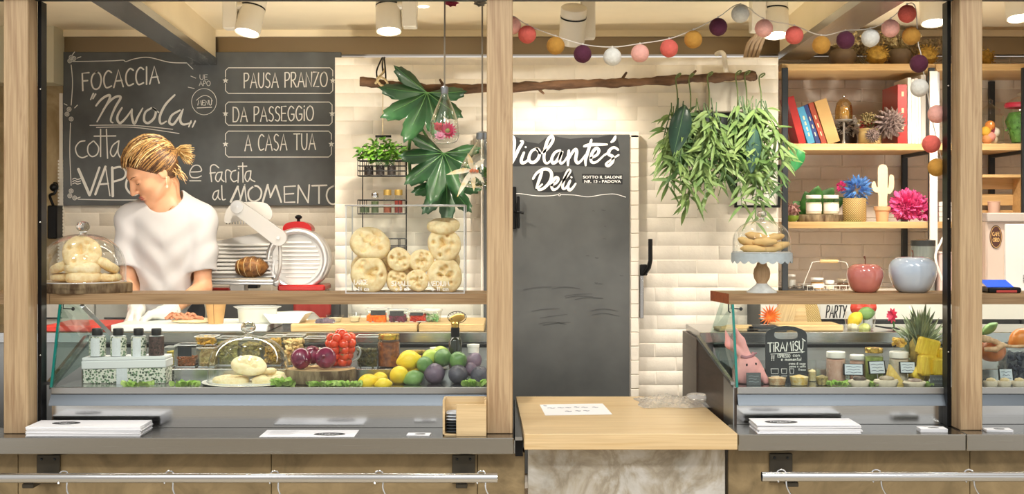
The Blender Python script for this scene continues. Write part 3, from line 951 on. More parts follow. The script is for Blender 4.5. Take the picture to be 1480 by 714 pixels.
write(b, 'PAUSA PRANZO', 353, 127, 473, 21, 1.7, mb, rise=2)
b.build('chalk_lettering', M_CHALK, t); b = B()
write(b, 'DA PASSEGGiO', 337, 176, 453, 21, 1.7, mb, rise=2)
b.build('chalk_lettering', M_CHALK, t); b = B()
write(b, 'A CASA TUA', 354, 218, 456, 23, 1.7, mb, rise=2)
b.build('chalk_lettering', M_CHALK, t)
b = B()
g = lambda pts: c(pts, 250, 200, 6.167)
for q in ([(150, 300), (250, 292), (235, 245), (185, 245), (150, 300), (165, 345), (215, 350), (252, 335)], [(345, 385), (335, 260), (370, 235), (408, 262)], [(435, 300), (395, 310), (380, 360), (405, 385), (430, 340), (438, 300)], [(438, 300), (432, 360), (455, 385)],
          [(472, 390), (470, 300), (490, 280), (520, 300)], [(560, 285), (525, 300), (515, 350), (540, 385), (570, 375)], [(690, 290), (655, 300), (642, 350), (665, 385), (690, 340), (695, 290)], [(695, 290), (692, 360), (730, 385)],
          [(402, 465), (370, 480), (355, 525), (375, 548), (400, 510), (408, 462)], [(408, 462), (402, 520), (420, 545)], [(435, 420), (438, 520), (445, 548), (468, 542)]):
    b.ribbon(g(q), 1.7, mb, True)
for q in ([(150, 378), (248, 378)], [(330, 310), (378, 305)], [(585, 300), (580, 392)], [(585, 268), (588, 272)], [(622, 218), (625, 390)], [(582, 250), (658, 248)], [(640, 415), (642, 415)]):
    b.ribbon(g(q), 1.7, mb, False)
b.build('chalk_lettering', M_CHALK, t)
b = B()
for cv, w, q in ((0, 3.2, [(515, 565), (578, 430)]), (0, 1.8, [(578, 430), (605, 545)]), (0, 2.6, [(600, 550), (635, 430)]), (0, 1.8, [(640, 430), (655, 558)]), (1, 2.6, [(720, 425), (675, 470), (678, 535), (720, 562), (775, 535), (788, 470), (755, 428), (720, 425)]),
                 (0, 3.0, [(800, 568), (845, 415)]), (0, 2.0, [(845, 415), (870, 520)]), (0, 2.4, [(868, 525), (915, 420)]), (0, 2.6, [(918, 420), (965, 568)]), (0, 2.2, [(1090, 425), (992, 430), (995, 570), (1085, 568)]), (0, 2.0, [(992, 498), (1075, 492)]),
                 (0, 2.2, [(1112, 575), (1118, 418)]), (0, 2.2, [(1118, 418), (1205, 572)]), (0, 2.2, [(1205, 572), (1215, 415)]), (0, 2.4, [(1240, 422), (1370, 418)]), (0, 2.4, [(1302, 420), (1302, 578)]), (1, 2.4, [(1440, 420), (1385, 455), (1370, 520), (1400, 578), (1450, 580), (1480, 520), (1470, 440), (1440, 420)])):
    b.ribbon(g(q), w, mb, bool(cv))
b.build('chalk_lettering', M_CHALK, t)
# corner flowers, border lines, round menu stamp
b = B()
def ring(x, y, r): b.ribbon([(x + r * math.cos(a * PI / 6), y + r * math.sin(a * PI / 6)) for a in range(13)], .9, mb, False)
for x, y in ((103, 83), (107, 84.5), (101, 88), (100, 158), (97, 165), (103, 172), (103, 276), (101, 283), (108, 286)):
    ring(x, y, 3.0); ring(x, y, 1.2)
for q in ([(105, 89), (160, 88), (178, 87), (182, 89), (195, 85), (215, 83), (245, 90), (270, 91)], [(103, 94), (105, 120), (103, 152)], [(102, 178), (101, 220), (103, 268)], [(113, 288), (160, 289), (205, 289)], [(105, 79), (108, 75)], [(112, 84), (117, 82)], [(97, 152), (93, 150)], [(108, 156), (112, 152)], [(110, 287), (116, 285)]):
    b.ribbon(q, 1.2, mb)
b.build('chalk_border', M_CHALK, t)
b = B()
b.ribbon([(295 + 18 * math.cos(a * PI / 14), 147 + 19 * math.sin(a * PI / 14)) for a in range(29)], .8, mb, False)
write(b, 'MENU', 286, 152, 306, 7, 1.1, mb)
b.ribbon([(285, 156), (306, 155)], 1.2, mb); b.ribbon([(284, 145), (290, 140), (297, 138), (304, 141), (307, 146)], .9, mb)
b.build('chalk_stamp', M_CHALK, t); b = B()
write(b, 'UE', 289, 115, 300, 7, .8, mb); write(b, 'APO', 288, 124, 304, 7, .8, mb)
b.build('chalk_stamp', M_CHALK, t)
for q in ([(271, 92), (279, 100)], [(276, 110), (283, 113)], [(272, 126), (281, 128)]):
    b = B(); b.ribbon(q, .9, mb); b.build('chalk_dash', M_CHALK, t)

# ---------------------------------------------------------- hidden door with the shop's sign
DD = 6.36
door = bpy.data.objects.new('door_1', None); COL.objects.link(door); door['kind'] = 'structure'
door.location = ((X(695, DD) + X(924, DD)) / 2, DD, 0)
t = T('sign_board', 'tall black sign board with the white brush lettered shop name on the brick door', 'sign', door.location)
ox = (X(695, DD) + X(924, DD)) / 2
hw = (X(924, DD) - X(695, DD)) / 2
q = B()
q.span((-hw, .008, .02), (hw, .055, Z(190, DD)))
zz = .04
while zz < Z(190, DD) - .08:
    q.span((hw - .043, .0, zz + .0015), (hw - .002, .01, zz + .069), .002); zz += .0705
q.span((-hw, .0, Z(193, DD) - .02), (hw, .01, Z(190, DD)), .002)
q.build('door_leaf', M_WHITEBRICK, door)
M_SIGN = mat('sign_charcoal', '#626463', 0.34, col2='#4c4e4e', vscale=2.2, detail=4, lo=.35, hi=.7, spec=.5)
zs0, zs1 = .25, Z(194.5, DD)
so = B(); so.span((X(699, DD) - ox, -.006, zs0), (X(910, DD) - ox, .002, zs1), .002)
so.build('board', M_SIGN, t); sg = t
ms = lambda px, py, lift=0: Vector((X(px, DD) - ox, -.0072 - lift, Z(py, DD)))
M_VINYL = mat('sign_black', '#26282a', 0.38)
b = B()
for out in ([(0, 105), (55, 95), (110, 112), (190, 150), (290, 165), (350, 115), (400, 92), (470, 110), (560, 124), (680, 112), (800, 112), (900, 88), (960, 96), (978, 170), (990, 250), (950, 300), (925, 355), (870, 372), (560, 352), (55, 360), (-40, 360), (-40, 200)],
            [(232, 480), (245, 420), (330, 370), (390, 382), (420, 410), (480, 412), (550, 385), (578, 400), (608, 500), (590, 562), (530, 578), (300, 582), (250, 555)],
            [(660, 425), (1010, 430), (1008, 515), (662, 500)]):
    pp = [(730 + x / 5.95, 180 + y / 5.95) for x, y in out]
    n = len(pp); mx_, my_ = sum(p[0] for p in pp) / n, sum(p[1] for p in pp) / n
    b.add([ms(p, q_, .0003) for p, q_ in pp], [tuple(range(n))])
b.build('sign_patch', M_VINYL, sg)
M_SIGNW = mat('sign_white', '#fbfbf8', 0.5, emit=0.0)
b = B()
for q in ([(-15, 150), (20, 110), (55, 100), (78, 130), (78, 200), (66, 280), (52, 345)], [(52, 345), (85, 280), (118, 210), (152, 152), (135, 142)],
          [(163, 240), (140, 300), (146, 330), (178, 322), (210, 290)], [(176, 194), (178, 196)], [(272, 207), (228, 230), (205, 285), (218, 322), (255, 322), (288, 285), (296, 232), (272, 207), (300, 248), (338, 232)],
          [(330, 240), (372, 200), (410, 140), (404, 102), (374, 122), (348, 190), (334, 270), (342, 322), (368, 332), (404, 295)], [(475, 222), (430, 240), (402, 290), (408, 330), (436, 322), (462, 285), (488, 232), (470, 300), (480, 335), (508, 318), (532, 280)],
          [(548, 222), (542, 290), (540, 352)], [(545, 300), (578, 240), (606, 214), (616, 240), (606, 300), (622, 332), (655, 310), (690, 262)], [(742, 132), (716, 220), (692, 300), (692, 352)], [(678, 188), (740, 174), (875, 172)],
          [(735, 290), (788, 262), (806, 226), (786, 204), (754, 235), (736, 290), (748, 326), (788, 320), (850, 265)], [(948, 102), (935, 132), (912, 152)],
          [(850, 265), (900, 235)], [(972, 218), (935, 198), (896, 222), (890, 256), (925, 278), (922, 322), (888, 355), (868, 345), (885, 322), (975, 262)],
          [(240, 468), (272, 418), (330, 385), (380, 392), (400, 432), (384, 492), (340, 542), (296, 562), (286, 545), (318, 515)], [(318, 402), (296, 470), (268, 545)], [(396, 525), (440, 500), (456, 470), (440, 455), (415, 480), (400, 525), (412, 560), (446, 550), (480, 508)],
          [(480, 508), (526, 450), (556, 405), (546, 394), (520, 440), (497, 510), (497, 548), (516, 550), (542, 515)], [(560, 482), (540, 530), (550, 562), (576, 550), (606, 508)], [(569, 452), (571, 455)]):
    b.ribbon([(730 + x / 5.95, 180 + y / 5.95) for x, y in q], 3.9, ms, True, True, .0008)
# the pixel widths above are photo pixels: the ribbon is laid through ms()
b.build('shop_lettering', M_SIGNW, sg)
b = B()
b.ribbon([(738, 280.5), (752, 280), (775, 283), (795, 283), (806, 281.4)], .9, ms, True, False, .0008); b.ribbon([(811, 281.4), (830, 282), (850, 284.5), (870, 281.5), (888, 280.5), (904, 285)], .9, ms, True, False, .0008)
b.ribbon([(808.5 + 1.6 * math.cos(a * PI / 5), 281.6 + 1.6 * math.sin(a * PI / 5)) for a in range(11)], .8, ms, False, False, .0008)
b.build('wavy_line', M_SIGNW, sg)
def text_mesh(s, size, M, mt, parent, name, align='CENTER', bold=.0):
    cu = bpy.data.curves.new('text', 'FONT'); cu.body = s; cu.size = 1.0; cu.align_x = align; cu.offset = bold; cu.resolution_u = 2
    o = bpy.data.objects.new('text', cu); COL.objects.link(o)
    bpy.context.view_layer.update()
    me = o.evaluated_get(bpy.context.evaluated_depsgraph_get()).to_mesh()
    b = B(); b.add([M(v.co.x * size, v.co.y * size) for v in me.vertices], [tuple(p.vertices) for p in me.polygons])
    bpy.data.objects.remove(o); bpy.data.curves.remove(cu)
    return b.build(name, mt, parent, False)
for s, py, w in (('SOTTO IL SALONE', 258, 1.32), ('NR. 13 - PADOVA', 264.2, 1.32)):
    text_mesh(s, 5.6, lambda u, v: ms(870.5 + u * w * .92, py - v, .0008), M_SIGNW, sg, 'address_lettering', bold=.025)
# smeared marks on the board, the two door handles
rn = random.Random(4)
for k in range(20):
    if k < 9:
        x, y, L = rn.uniform(842, 900), rn.uniform(292, 420), rn.uniform(1, 3); q = [(x, y), (x + L, y + rn.uniform(-1, 1)), (x + 2 * L, y + .5)]
    else:
        x, y = rn.uniform(745, 860), rn.uniform(415, 470); q = [(x, y), (x + 18, y - 3), (x + 40, y + rn.uniform(-6, 2))]
    b = B(); b.ribbon(q, rn.uniform(.6, 1.4), ms, True, True, .0004)
    b.build('stain', mat('smear', '#474949', .45), sg)
h = B()
h.span((X(739, DD) - ox, -.020, Z(331, DD)), (X(746, DD) - ox, -.006, Z(270, DD)), .003)
h.tube([(X(744, DD) - ox, -.02, Z(306, DD)), (X(748, DD) - ox, -.055, Z(306, DD)), (X(757, DD) - ox, -.055, Z(308, DD))], .006, 8)
h.span((X(747, DD) - ox, -.045, Z(330, DD)), (X(751, DD) - ox, -.03, Z(284, DD)), .003)
h.build('latch', M_BLACK, door)
h = B()
h.span((X(926, DD) - ox - .006, -.03, Z(398, DD)), (X(935, DD) - ox, -.005, Z(382, DD)), .004)
h.tube([(X(930, DD) - ox, -.035, Z(396, DD)), (X(936, DD) - ox, -.055, Z(386, DD)), (X(938, DD) - ox, -.06, Z(376, DD)), (X(938, DD) - ox, -.06, Z(345, DD))], .011, 6)
h.build('handle', M_BLACK, door)
h = B(); h.span((X(924.5, DD) - ox, -.012, Z(460, DD)), (X(930, DD) - ox, .03, Z(398, DD)), .002)
h.span((X(925, DD) - ox, -.014, Z(430, DD)), (X(929.5, DD) - ox, -.01, Z(425, DD)))
h.build('lock_plate', M_CHROME, door)
# ================================================================== ceiling spotlights
M_LAMPW = mat('lamp_white', '#ded8ca', 0.35)
M_GLOW = mat('lamp_glow', '#fff4dc', 0.4, emit=14.0)
def spotlight(lens, d, tilt, label, watts, brx, side=1, on=True, aim=None, vis=True, size=95):
    """white cylinder spot on a ceiling bracket; lens = pixel of the lens centre, tilt = direction it points"""
    c = P(lens[0], lens[1], d)
    dv = Vector(tilt).normalized()
    t = T('ceiling_spotlight', label, 'spotlight', c)
    rot = dv.to_track_quat('-Z', 'Y').to_euler()
    b = B()
    b.lathe([(.050, .03), (.050, .004), (.056, 0), (.058, .01), (.058, .115), (.056, .122), (.056, .125), (.058, .13), (.058, .165), (.052, .17), (0, .17)], 32, (0, 0, 0), rot, cap=False)
    b.build('lamp_body', M_LAMPW, t)
    b = B(); b.lathe([(.0585, .119), (.0585, .126)], 32, (0, 0, 0), rot, cap=False)
    b.build('seam_ring', M_BLACK, t)
    g = B(); g.lathe([(.0, .010), (.03, .009), (.0498, .006)], 24, (0, 0, 0), rot, cap=False)
    g.build('lens', M_GLOW if on else M_LAMPW, t, label='glowing lens' if on else None)
    bx = brx - c.x
    top = CEIL - c.z
    b = B(); b.span((bx - .032, -.02, .02 if vis else .05), (bx + .032, .06, top), .004)
    b.tube([(0, 0, .12), (bx, .01, .12)], .02, 10)
    b.build('ceiling_bracket', M_LAMPW, t)
    if on:
        p = c + dv * .02
        a = Vector(aim) if aim is not None else p + dv
        spot_lamp('spot_beam', p, a, watts * SPOT_W, size, 0.55, 0.045, (1, .90, .76))
    return t
DS = 5.72
spotlight((357, 48), DS, (-.16, -.25, -1), 'white spotlight tilted sideways beside the left ceiling beam', 85, X(333, DS), aim=(-1.75, 6.5, .9))
spotlight((562, 46), DS, (.03, -.22, -1), 'white spotlight pointing straight down above the twig end', 95, X(592, DS), aim=(-.5, 6.2, .8))
spotlight((826, 62), DS, (-.05, .5, -.9), 'white spotlight turned away to the wall behind the paper ball garland', 75, X(850, DS), aim=(.25, 6.5, 1.3))
spotlight((1122, 52), DS, (.0, -.2, -1), 'lit white spotlight between the white and coral garland balls', 85, X(1096, DS), aim=(1.25, 6.6, .9))
spotlight((1350, 34), DS, (.0, -.22, -1), 'lit white spotlight just left of the right wooden post', 85, X(1385, DS), aim=(1.9, 6.5, .9))
spotlight((1474, 27), DS, (.0, -.22, -1), 'lit white spotlight right of the right wooden post', 85, X(1500, DS), aim=(2.0, 6.6, 1.2))
# added fill lamps of the same build, unseen behind the lintel
for i, fx in enumerate((-2.0, -1.2, -.4, .5, 1.25, 2.1)):
    c = Vector((fx, 5.02, 2.40))
    spotlight((740 + fx * FOC / 5.02, 323 - (2.40 - ZC) * FOC / 5.02), 5.02, (0, .35, -1), 'added unseen fill spotlight behind the lintel', 42 * FRONT_W, fx + .1, aim=(fx, 5.7, .9), size=120)['group'] = 'added fill lamps behind the lintel'
    
l = T('recessed_downlight', 'small round recessed lamp in the ceiling next to the upright spotlight', 'downlight', P(612, 21, 6.1).xyz * 1.0)
l.location.z = CEIL
B().lathe([(.0, -.004), (.022, -.004), (.026, -.001), (.026, 0.004)], 20).build('lamp_face', M_GLOW, l)

# ================================================================== wall shelving, right
SF, SB = 6.47, 6.92               # front and back of the boards
M_FRAME = mat('shelf_frame', '#33383d', 0.45, 0.4)
def unit(x0, x1, label, uprights):
    t = T('shelf_unit', label, 'shelf', ((x0 + x1) / 2, (SF + SB) / 2, 1.16))
    cx, cy = (x0 + x1) / 2, (SF + SB) / 2
    for py in (92, 207.5, 320.5):
        zt_ = Z(py, SF) - 1.16
        b = B(); b.span((x0 - cx, SF - cy, zt_ - .034), (x1 - cx, SB - cy, zt_), .002)
        b.build('shelf_board', M_SHELF, t)
    top = Z(104, SF) - 1.16
    for ux in uprights:
        b = B()
        b.span((ux - cx - .015, SF - cy - .022, 0), (ux - cx + .015, SF - cy - .001, top + .02), .002)
        b.span((ux - cx - .015, SB - cy - .03, 0), (ux - cx + .015, SB - cy - .004, top), .002)
        b.span((ux - cx - .012, SF - cy, Z(222, SF) - 1.16), (ux - cx + .012, SB - cy, Z(219, SF) - 1.16 + .02))
        b.build('upright', M_FRAME, t)
    return t
unit(X(1130, SF), X(1352, SF), 'birch shelf unit on dark uprights holding the leaning books and wooden cactus', [X(1133, SF) + .002, X(1345, SF)])
unit(X(1352.6, SF), 3.05, 'birch shelf unit behind the right post holding jars and a wooden crate', [2.6])
b = B(); b.span((X(1342, SF) - .004, SF - .034, 1.16), (X(1352, SF), SF - .024, Z(104, SF)))
o = b.build('white_edge_strip', M_WHITE, None); tag(o, 'white vertical edge panel on the shelf upright beside the white folders', 'panel')

ZS1, ZS2, ZS3 = Z(92, SF), Z(207.5, SF), Z(320.5, SF)
ZC4 = Z(414.5, 6.90)
def bk(px0, px1, pytop, d, z, m, label, lean=0.0, name='book', group=None, depth=.17, pages=True, colp='#efe6d2', lines=0):
    """a book standing upright, spine to the front, leaning by an angle"""
    w = X(px1, d) - X(px0, d)
    h = (Z(pytop, d) - z) / math.cos(lean)
    t = T(name, label, 'book', (X(px0, d) + (0 if lean >= 0 else w), d, z), 0, group, rot=(0, lean, 0))
    # local: x thickness, y depth, z height
    b = B()
    b.span((0, 0, 0), (w, .004, h), .0015); b.span((0, .004, 0), (.003, depth, h)); b.span((w - .003, .004, 0), (w, depth, h))
    b.build('cover', m, t)
    B().span((.003, .004, .003), (w - .003, depth - .005, h - .004)).build('pages', mat('pages', colp, .8), t)
    if lines:
        q = B()
        for k in range(lines):
            zz = h * (.25 + .55 * k / max(lines - 1, 1)); q.span((w * .4, -.0012, zz), (w * .65, 0, zz + h * .08))
        q.build('spine_lettering', mat('spine_print', '#e9d9b0', .6), t)
    return t
mRed = mat('book_red', '#b5261f', .35, coat=.4); mBlue = mat('book_sky', '#4d9fc9', .5); mNavy = mat('book_navy', '#2a3c78', .45); mRust = mat('book_rust', '#a3442c', .5); mTan = mat('book_tan', '#c9a266', .6); mWht = mat('book_white', '#f2efe8', .5); mBwh = mat('folder_bluewhite', '#dfe6ec', .4)
dB = 6.56
def lean_book(xb0, xb1, xt, yt, m, label, lines=0):
    # bottom-left px, bottom-right px, top-left px/py: leaning to the left at the top
    w = X(xb1, dB) - X(xb0, dB)
    dx = X(xb0, dB) - X(xt, dB); h = Z(yt, dB) - ZS2
    a = math.atan2(dx, h)
    L = math.hypot(dx, h)
    ww = w * math.cos(a)
    r = T('book', label, 'book', (X(xb0, dB), dB, ZS2 + ww * math.sin(a) * 0), 0, None, rot=(0, -a, 0))
    b = B(); b.span((0, 0, 0), (ww, .004, L), .0015); b.span((0, .004, 0), (.003, .17, L)); b.span((ww - .003, .004, 0), (ww, .17, L))
    b.build('cover', m, r)
    B().span((.003, .004, .003), (ww - .003, .165, L - .004)).build('pages', mat('pages', '#efe6d2', .8), r)
    if lines:
        q = B()
        for k in range(lines):
            zz = L * (.2 + .6 * k / max(lines, 1)); q.span((ww * .4, -.0012, zz), (ww * .6, 0, zz + L * .1))
        q.build('spine_lettering', mat('spine_print', '#e9d9b0', .6), r)
lean_book(1155, 1166, 1137, 141, mRed, 'glossy red book leaning against the shelf upright', 0)
lean_book(1168, 1179, 1152, 156, mBlue, 'light blue book leaning between the red and the navy book', 4)
lean_book(1180, 1187, 1161, 153, mNavy, 'navy blue book leaning behind the light blue one', 3)
lean_book(1188, 1196, 1168, 150, mRust, 'rust brown book leaning beside the tan book', 3)
lean_book(1197, 1216, 1177, 147, mTan, 'thick tan book with blue top corner, last of the leaning books', 0)
bk(1297.5, 1311, 122, 6.52, ZS2, mRed, 'tall red binder standing upright beside the white books', lines=3, depth=.27)
wl = ['first white book right of the red binder', 'thin white booklet second from the red binder', 'white book third from the red binder with grey spine print', 'thin white booklet fourth from the red binder', 'white book last in the row beside the wall strip']
for i, (a, c_, y) in enumerate(((1312, 1317, 112), (1317.4, 1322, 114), (1322.4, 1327, 113), (1327.4, 1331, 115), (1331.4, 1338, 108))):
    bk(a, c_, y, 6.52, ZS2, mWht, wl[i], depth=.24, lines=2 if i == 2 else 0)
bk(1353.5, 1358, 104, 6.55, ZS2, mBwh, 'blue white folder standing behind the white edge strip', name='folder', depth=.24)

# --- plants and dried flowers
M_LEAFY = mat('leaf_green', '#477a35', .5, col2='#2b5724', vscale=18)
M_BAMB = mat('bamboo_green', '#7d9556', .55, col2='#4c6e36', vscale=9, lo=.3, hi=.7)
M_BAMB2 = mat('bamboo_dark', '#54743f', .55, col2='#30502a', vscale=9)
M_DARKLEAF = mat('rubber_leaf', '#1f3f31', .3, col2='#142c22', vscale=8)
M_DRY = mat('dried_flower', '#9c8352', .8, col2='#c9b98a', vscale=40)
M_DRYY = mat('dried_yellow', '#b8923a', .8, col2='#8b6a24', vscale=50)
M_CONE = mat('cone_brown', '#6b5650', .8, col2='#a6938c', vscale=40)
M_POTB = mat('pot_brown', '#7b6a57', .45, var=.1, vscale=12)
M_GOLD = mat('gold_pot', '#d2bb84', .4, .35, var=.1)
def pot(name, px, pybase_z, d, w, h, m, label, cat='pot', fl=None, group=None, prof=None):
    t = T(name, label, cat, (X(px, d), d, pybase_z), 0, group)
    r = w / 2
    B().lathe(prof or [(r * .72, 0), (r * .95, h * .3), (r, h * .65), (r * .9, h), (r * .82, h), (r * .8, h * .8), (0, h * .78)], 28).build('pot_body', m, t)
    return t
def flower_ball(b, c, r, n, L, seed, w=.006):
    rn = random.Random(seed)
    for i in range(n):
        v = Vector((rn.gauss(0, 1), rn.gauss(0, 1), rn.gauss(0, 1))).normalized()
        p = Vector(c) + v * r * rn.uniform(.55, 1)
        b.leaf(p, v + Vector((rn.uniform(-.5, .5), rn.uniform(-.5, .5), rn.uniform(-.3, .5))), (rn.random(), rn.random(), rn.random()), L * rn.uniform(.6, 1.2), w, .1, .3, 2)
dT = 6.62
for i, (px, w, lab) in enumerate(((1218, 40, 'round brown bowl of dried sprigs at the beam end of the top shelf'), (1300, 36, 'round brown bowl of dried sprigs between the yellow flower balls'))):
    k = dT / FOC
    t = pot('flower_bowl', px, ZS1, dT, w * k * 1.0, 27 * k, M_POTB, lab, 'bowl', prof=[(w * k * .3, 0), (w * k * .48, 10 * k), (w * k * .5, 18 * k), (w * k * .38, 25 * k), (w * k * .3, 26 * k), (0, 24 * k)])
    b = B()
    rn = random.Random(i)
    for q in range(60):
        v = Vector((rn.uniform(-1, 1), rn.uniform(-.6, .6), rn.uniform(.4, 1.2))).normalized()
        L = rn.uniform(.06, .15)
        b.tube([(0, 0, 24 * k), (v.x * L * .5, v.y * L * .5, 24 * k + v.z * L * .5), (v.x * L * 1.1, v.y * L, 24 * k + v.z * L * .8)], .0012, 4)
        for s in range(4): b.ball((v.x * L * rn.uniform(.7, 1.1), v.y * L, 24 * k + v.z * L * rn.uniform(.6, .95)), rn.uniform(.003, .007), 6, 4)
    b.build('dried_foliage', M_DRY, t)
for px, r, lab in ((1268, 17, 'ball of yellow dried flowers between the two brown bowls'), (1340, 16, 'ball of yellow dried flowers beside the right post')):
    k = 6.55 / FOC
    t = T('flower_ball', lab, 'dried flowers', (X(px, 6.55), 6.55, ZS1))
    b = B(); b.ball((0, 0, r * k * .86), r * k * .85, 14, 10); flower_ball(b, (0, 0, r * k * .9), r * k * .98, 260, .014, int(px))
    b.build('flower_heads', M_DRYY, t)
t = T('dried_bouquet', 'loose bunch of pale dried sprigs on the top shelf behind the flower balls', 'dried flowers', (X(1290, 6.78), 6.78, ZS1))
b = B(); rn = random.Random(11)
for q in range(170):
    x = rn.uniform(-.3, .3); L = rn.uniform(.08, .17)
    e = (x + rn.uniform(-.05, .05), rn.uniform(-.05, .05), L)
    b.tube([(x * .6, 0, 0), e], .001, 4)
    for s in range(3): b.ball((e[0] + rn.uniform(-.012, .012), e[1], e[2] + rn.uniform(-.015, .008)), rn.uniform(.004, .009), 6, 4)
b.build('sprig_foliage', mat('pale_dry', '#b5a381', .8, var=.2, vscale=30), t)
B().lathe([(.05, 0), (.06, .02), (.055, .06), (.0, .06)], 20).build('pot_body', M_POTB, t)
t = T('dried_bouquet', 'yellow dried sprigs on the top shelf right of the right post', 'dried flowers', (X(1424, 6.6), 6.6, ZS1))
b = B(); flower_ball(b, (0, 0, .05), .05, 150, .014, 5); b.ball((0, 0, .045), .04, 12, 8); b.build('flower_heads', M_DRYY, t)

# --- glass cloche on a stem, gold pot, cones
M_CLEAR = glass('clear_glass', '#fbfdfc', 0.03, 0.75, 3.0)
k = 6.6 / FOC
t = T('cloche_stand', 'small glass cloche with golden shine on a thin stem stand', 'cloche', (X(1219.5, 6.6), 6.6, ZS2))
B().lathe([(12 * k, 0), (12 * k, .006), (3 * k, .01), (1.6 * k, .03), (1.6 * k, 33 * k), (12 * k, 35 * k), (13 * k, 37 * k), (0, 37 * k)], 24).build('stand', mat('clear_stand', '#cfcac0', .15, trans=.6), t)
B().lathe([(12.5 * k, 37 * k), (12.5 * k, 50 * k), (11 * k, 60 * k), (6 * k, 66 * k), (0, 68 * k)], 24, cap=False).build('dome', glass('gold_glass', '#e9d3a0', .16, .75, 2.0), t)
B().ball((0, 0, 71 * k), 2.5 * k, 12, 8).build('knob', M_CHROME, t)
b = B(); b.lathe([(7 * k, 37.5 * k), (8 * k, 46 * k), (6 * k, 55 * k), (0, 58 * k)], 18); b.build('candle', mat('cream_candle', '#e6d3a8', .5), t)
t = pot('flower_pot', 1257, ZS2, 6.56, 33 * k, 25 * k, M_GOLD, 'golden pot of dried red flowers in front of the red binder', 'flower pot', prof=[(14 * k, 0), (16 * k, 3 * k), (16 * k, 15 * k), (14.5 * k, 19 * k), (16 * k, 23 * k), (13 * k, 23 * k), (0, 20 * k)])
b = B(); flower_ball(b, (0, 0, 23 * k), 13 * k, 160, .02, 8, .008); b.build('red_flowers', mat('dry_red', '#97232b', .8), t)
b = B(); rn = random.Random(2)
for q in range(190):
    v = Vector((rn.gauss(0, 1), rn.gauss(0, 1), abs(rn.gauss(0, 1)) + .2)).normalized() * rn.uniform(10, 19) * k
    b.tube([(0, 0, 24 * k), (v.x * .6, v.y * .6, 27 * k + v.z * .7), (v.x, v.y, 28 * k + v.z)], .0009, 4); b.ball((v.x, v.y, 28 * k + v.z), .0045, 6, 4)
b.build('dried_foliage', mat('dry_olive', '#8c7c52', .8), t)
def cone(px, py, d, r, label, rot=(0, 0, 0)):
    t = T('pine_cone', label, 'pine cone', P(px, py, d), rot=rot)
    b = B(); n = 90
    b.ball((0, 0, 0), (r * .5, r * .5, r * .7), 10, 8)
    for i in range(n):
        q = i / n; ph = i * 2.39996; th = .12 + 2.8 * q
        v = Vector((math.sin(th) * math.cos(ph), math.sin(th) * math.sin(ph), math.cos(th)))
        b.leaf(v * r * .35, v + Vector((0, 0, .35)), v.cross(Vector((0.1, .2, 1))), r * .72, r * .34, 0, .5, 3)
    b.build('scales', M_CONE, t, solid=.0012)
    return t
cone(1285, 178, 6.5, 23 * k, 'big open pine cone propped against the gold flower pot', (1.2, .3, .2))
cone(1261, 196, 6.47 + .02, 11 * k, 'small round pine cone at the foot of the gold pot', (1.5, 0, 0))
t = pot('flower_pot', 1222, ZS2, 6.78, 34 * k, 20 * k, mat('pot_dark', '#3a302b', .5), 'dark pot of frosted white flowers behind the glass cloche', 'flower pot')
b = B(); flower_ball(b, (0, 0, 30 * k), 17 * k, 200, .03, 21, .02); b.build('frosted_flowers', mat('frost_white', '#d6d2cb', .8, var=.2, vscale=40), t)
b = B(); flower_ball(b, (0, 0, 24 * k), 12 * k, 90, .03, 22, .02); b.build('dark_foliage', mat('dark_twigs', '#4a423c', .8), t)

# --- middle shelf
k = 6.58 / FOC
M_LID = mat('white_lid', '#f4f1ea', .4)
M_LABELW = mat('paper_label', '#ece8e2', .6)
M_BARK = mat('bark', '#4d3926', .85, col2='#968466', vscale=26, stretch=(1, 1, .35), bump=.6, bscale=40)
M_CUT = wood('cut_wood', '#d9b98a', '#b58e5c', 'x', .6, .5)
def log_slice(c, rx, ry, h, label, seed=0, name='log_slice', cat='log slice', group=None):
    t = T(name, label, cat, c, 0, group)
    wob = lambda a, z: 1 + .035 * math.sin(3 * a + seed) + .02 * math.sin(7 * a + 2 * seed) + .012 * math.sin(17 * a)
    b = B()
    b.m(0).lathe([(rx * .98, 0), (rx, .004), (rx, h - .004), (rx * .985, h - .0012)], 64, sy=ry / rx, wob=wob)
    b.build('bark', M_BARK, t)
    b = B(); b.lathe([(rx * .965, h - .002), (rx * .965, h), (0, h)], 64, sy=ry / rx, wob=wob)
    b.build('cut_face', M_CUT, t)
    return t
log_slice((X(1184, 6.58), 6.58, ZS3), 33 * k, .075, 10.5 * k, 'small log slice carrying the two labelled jars', 2)
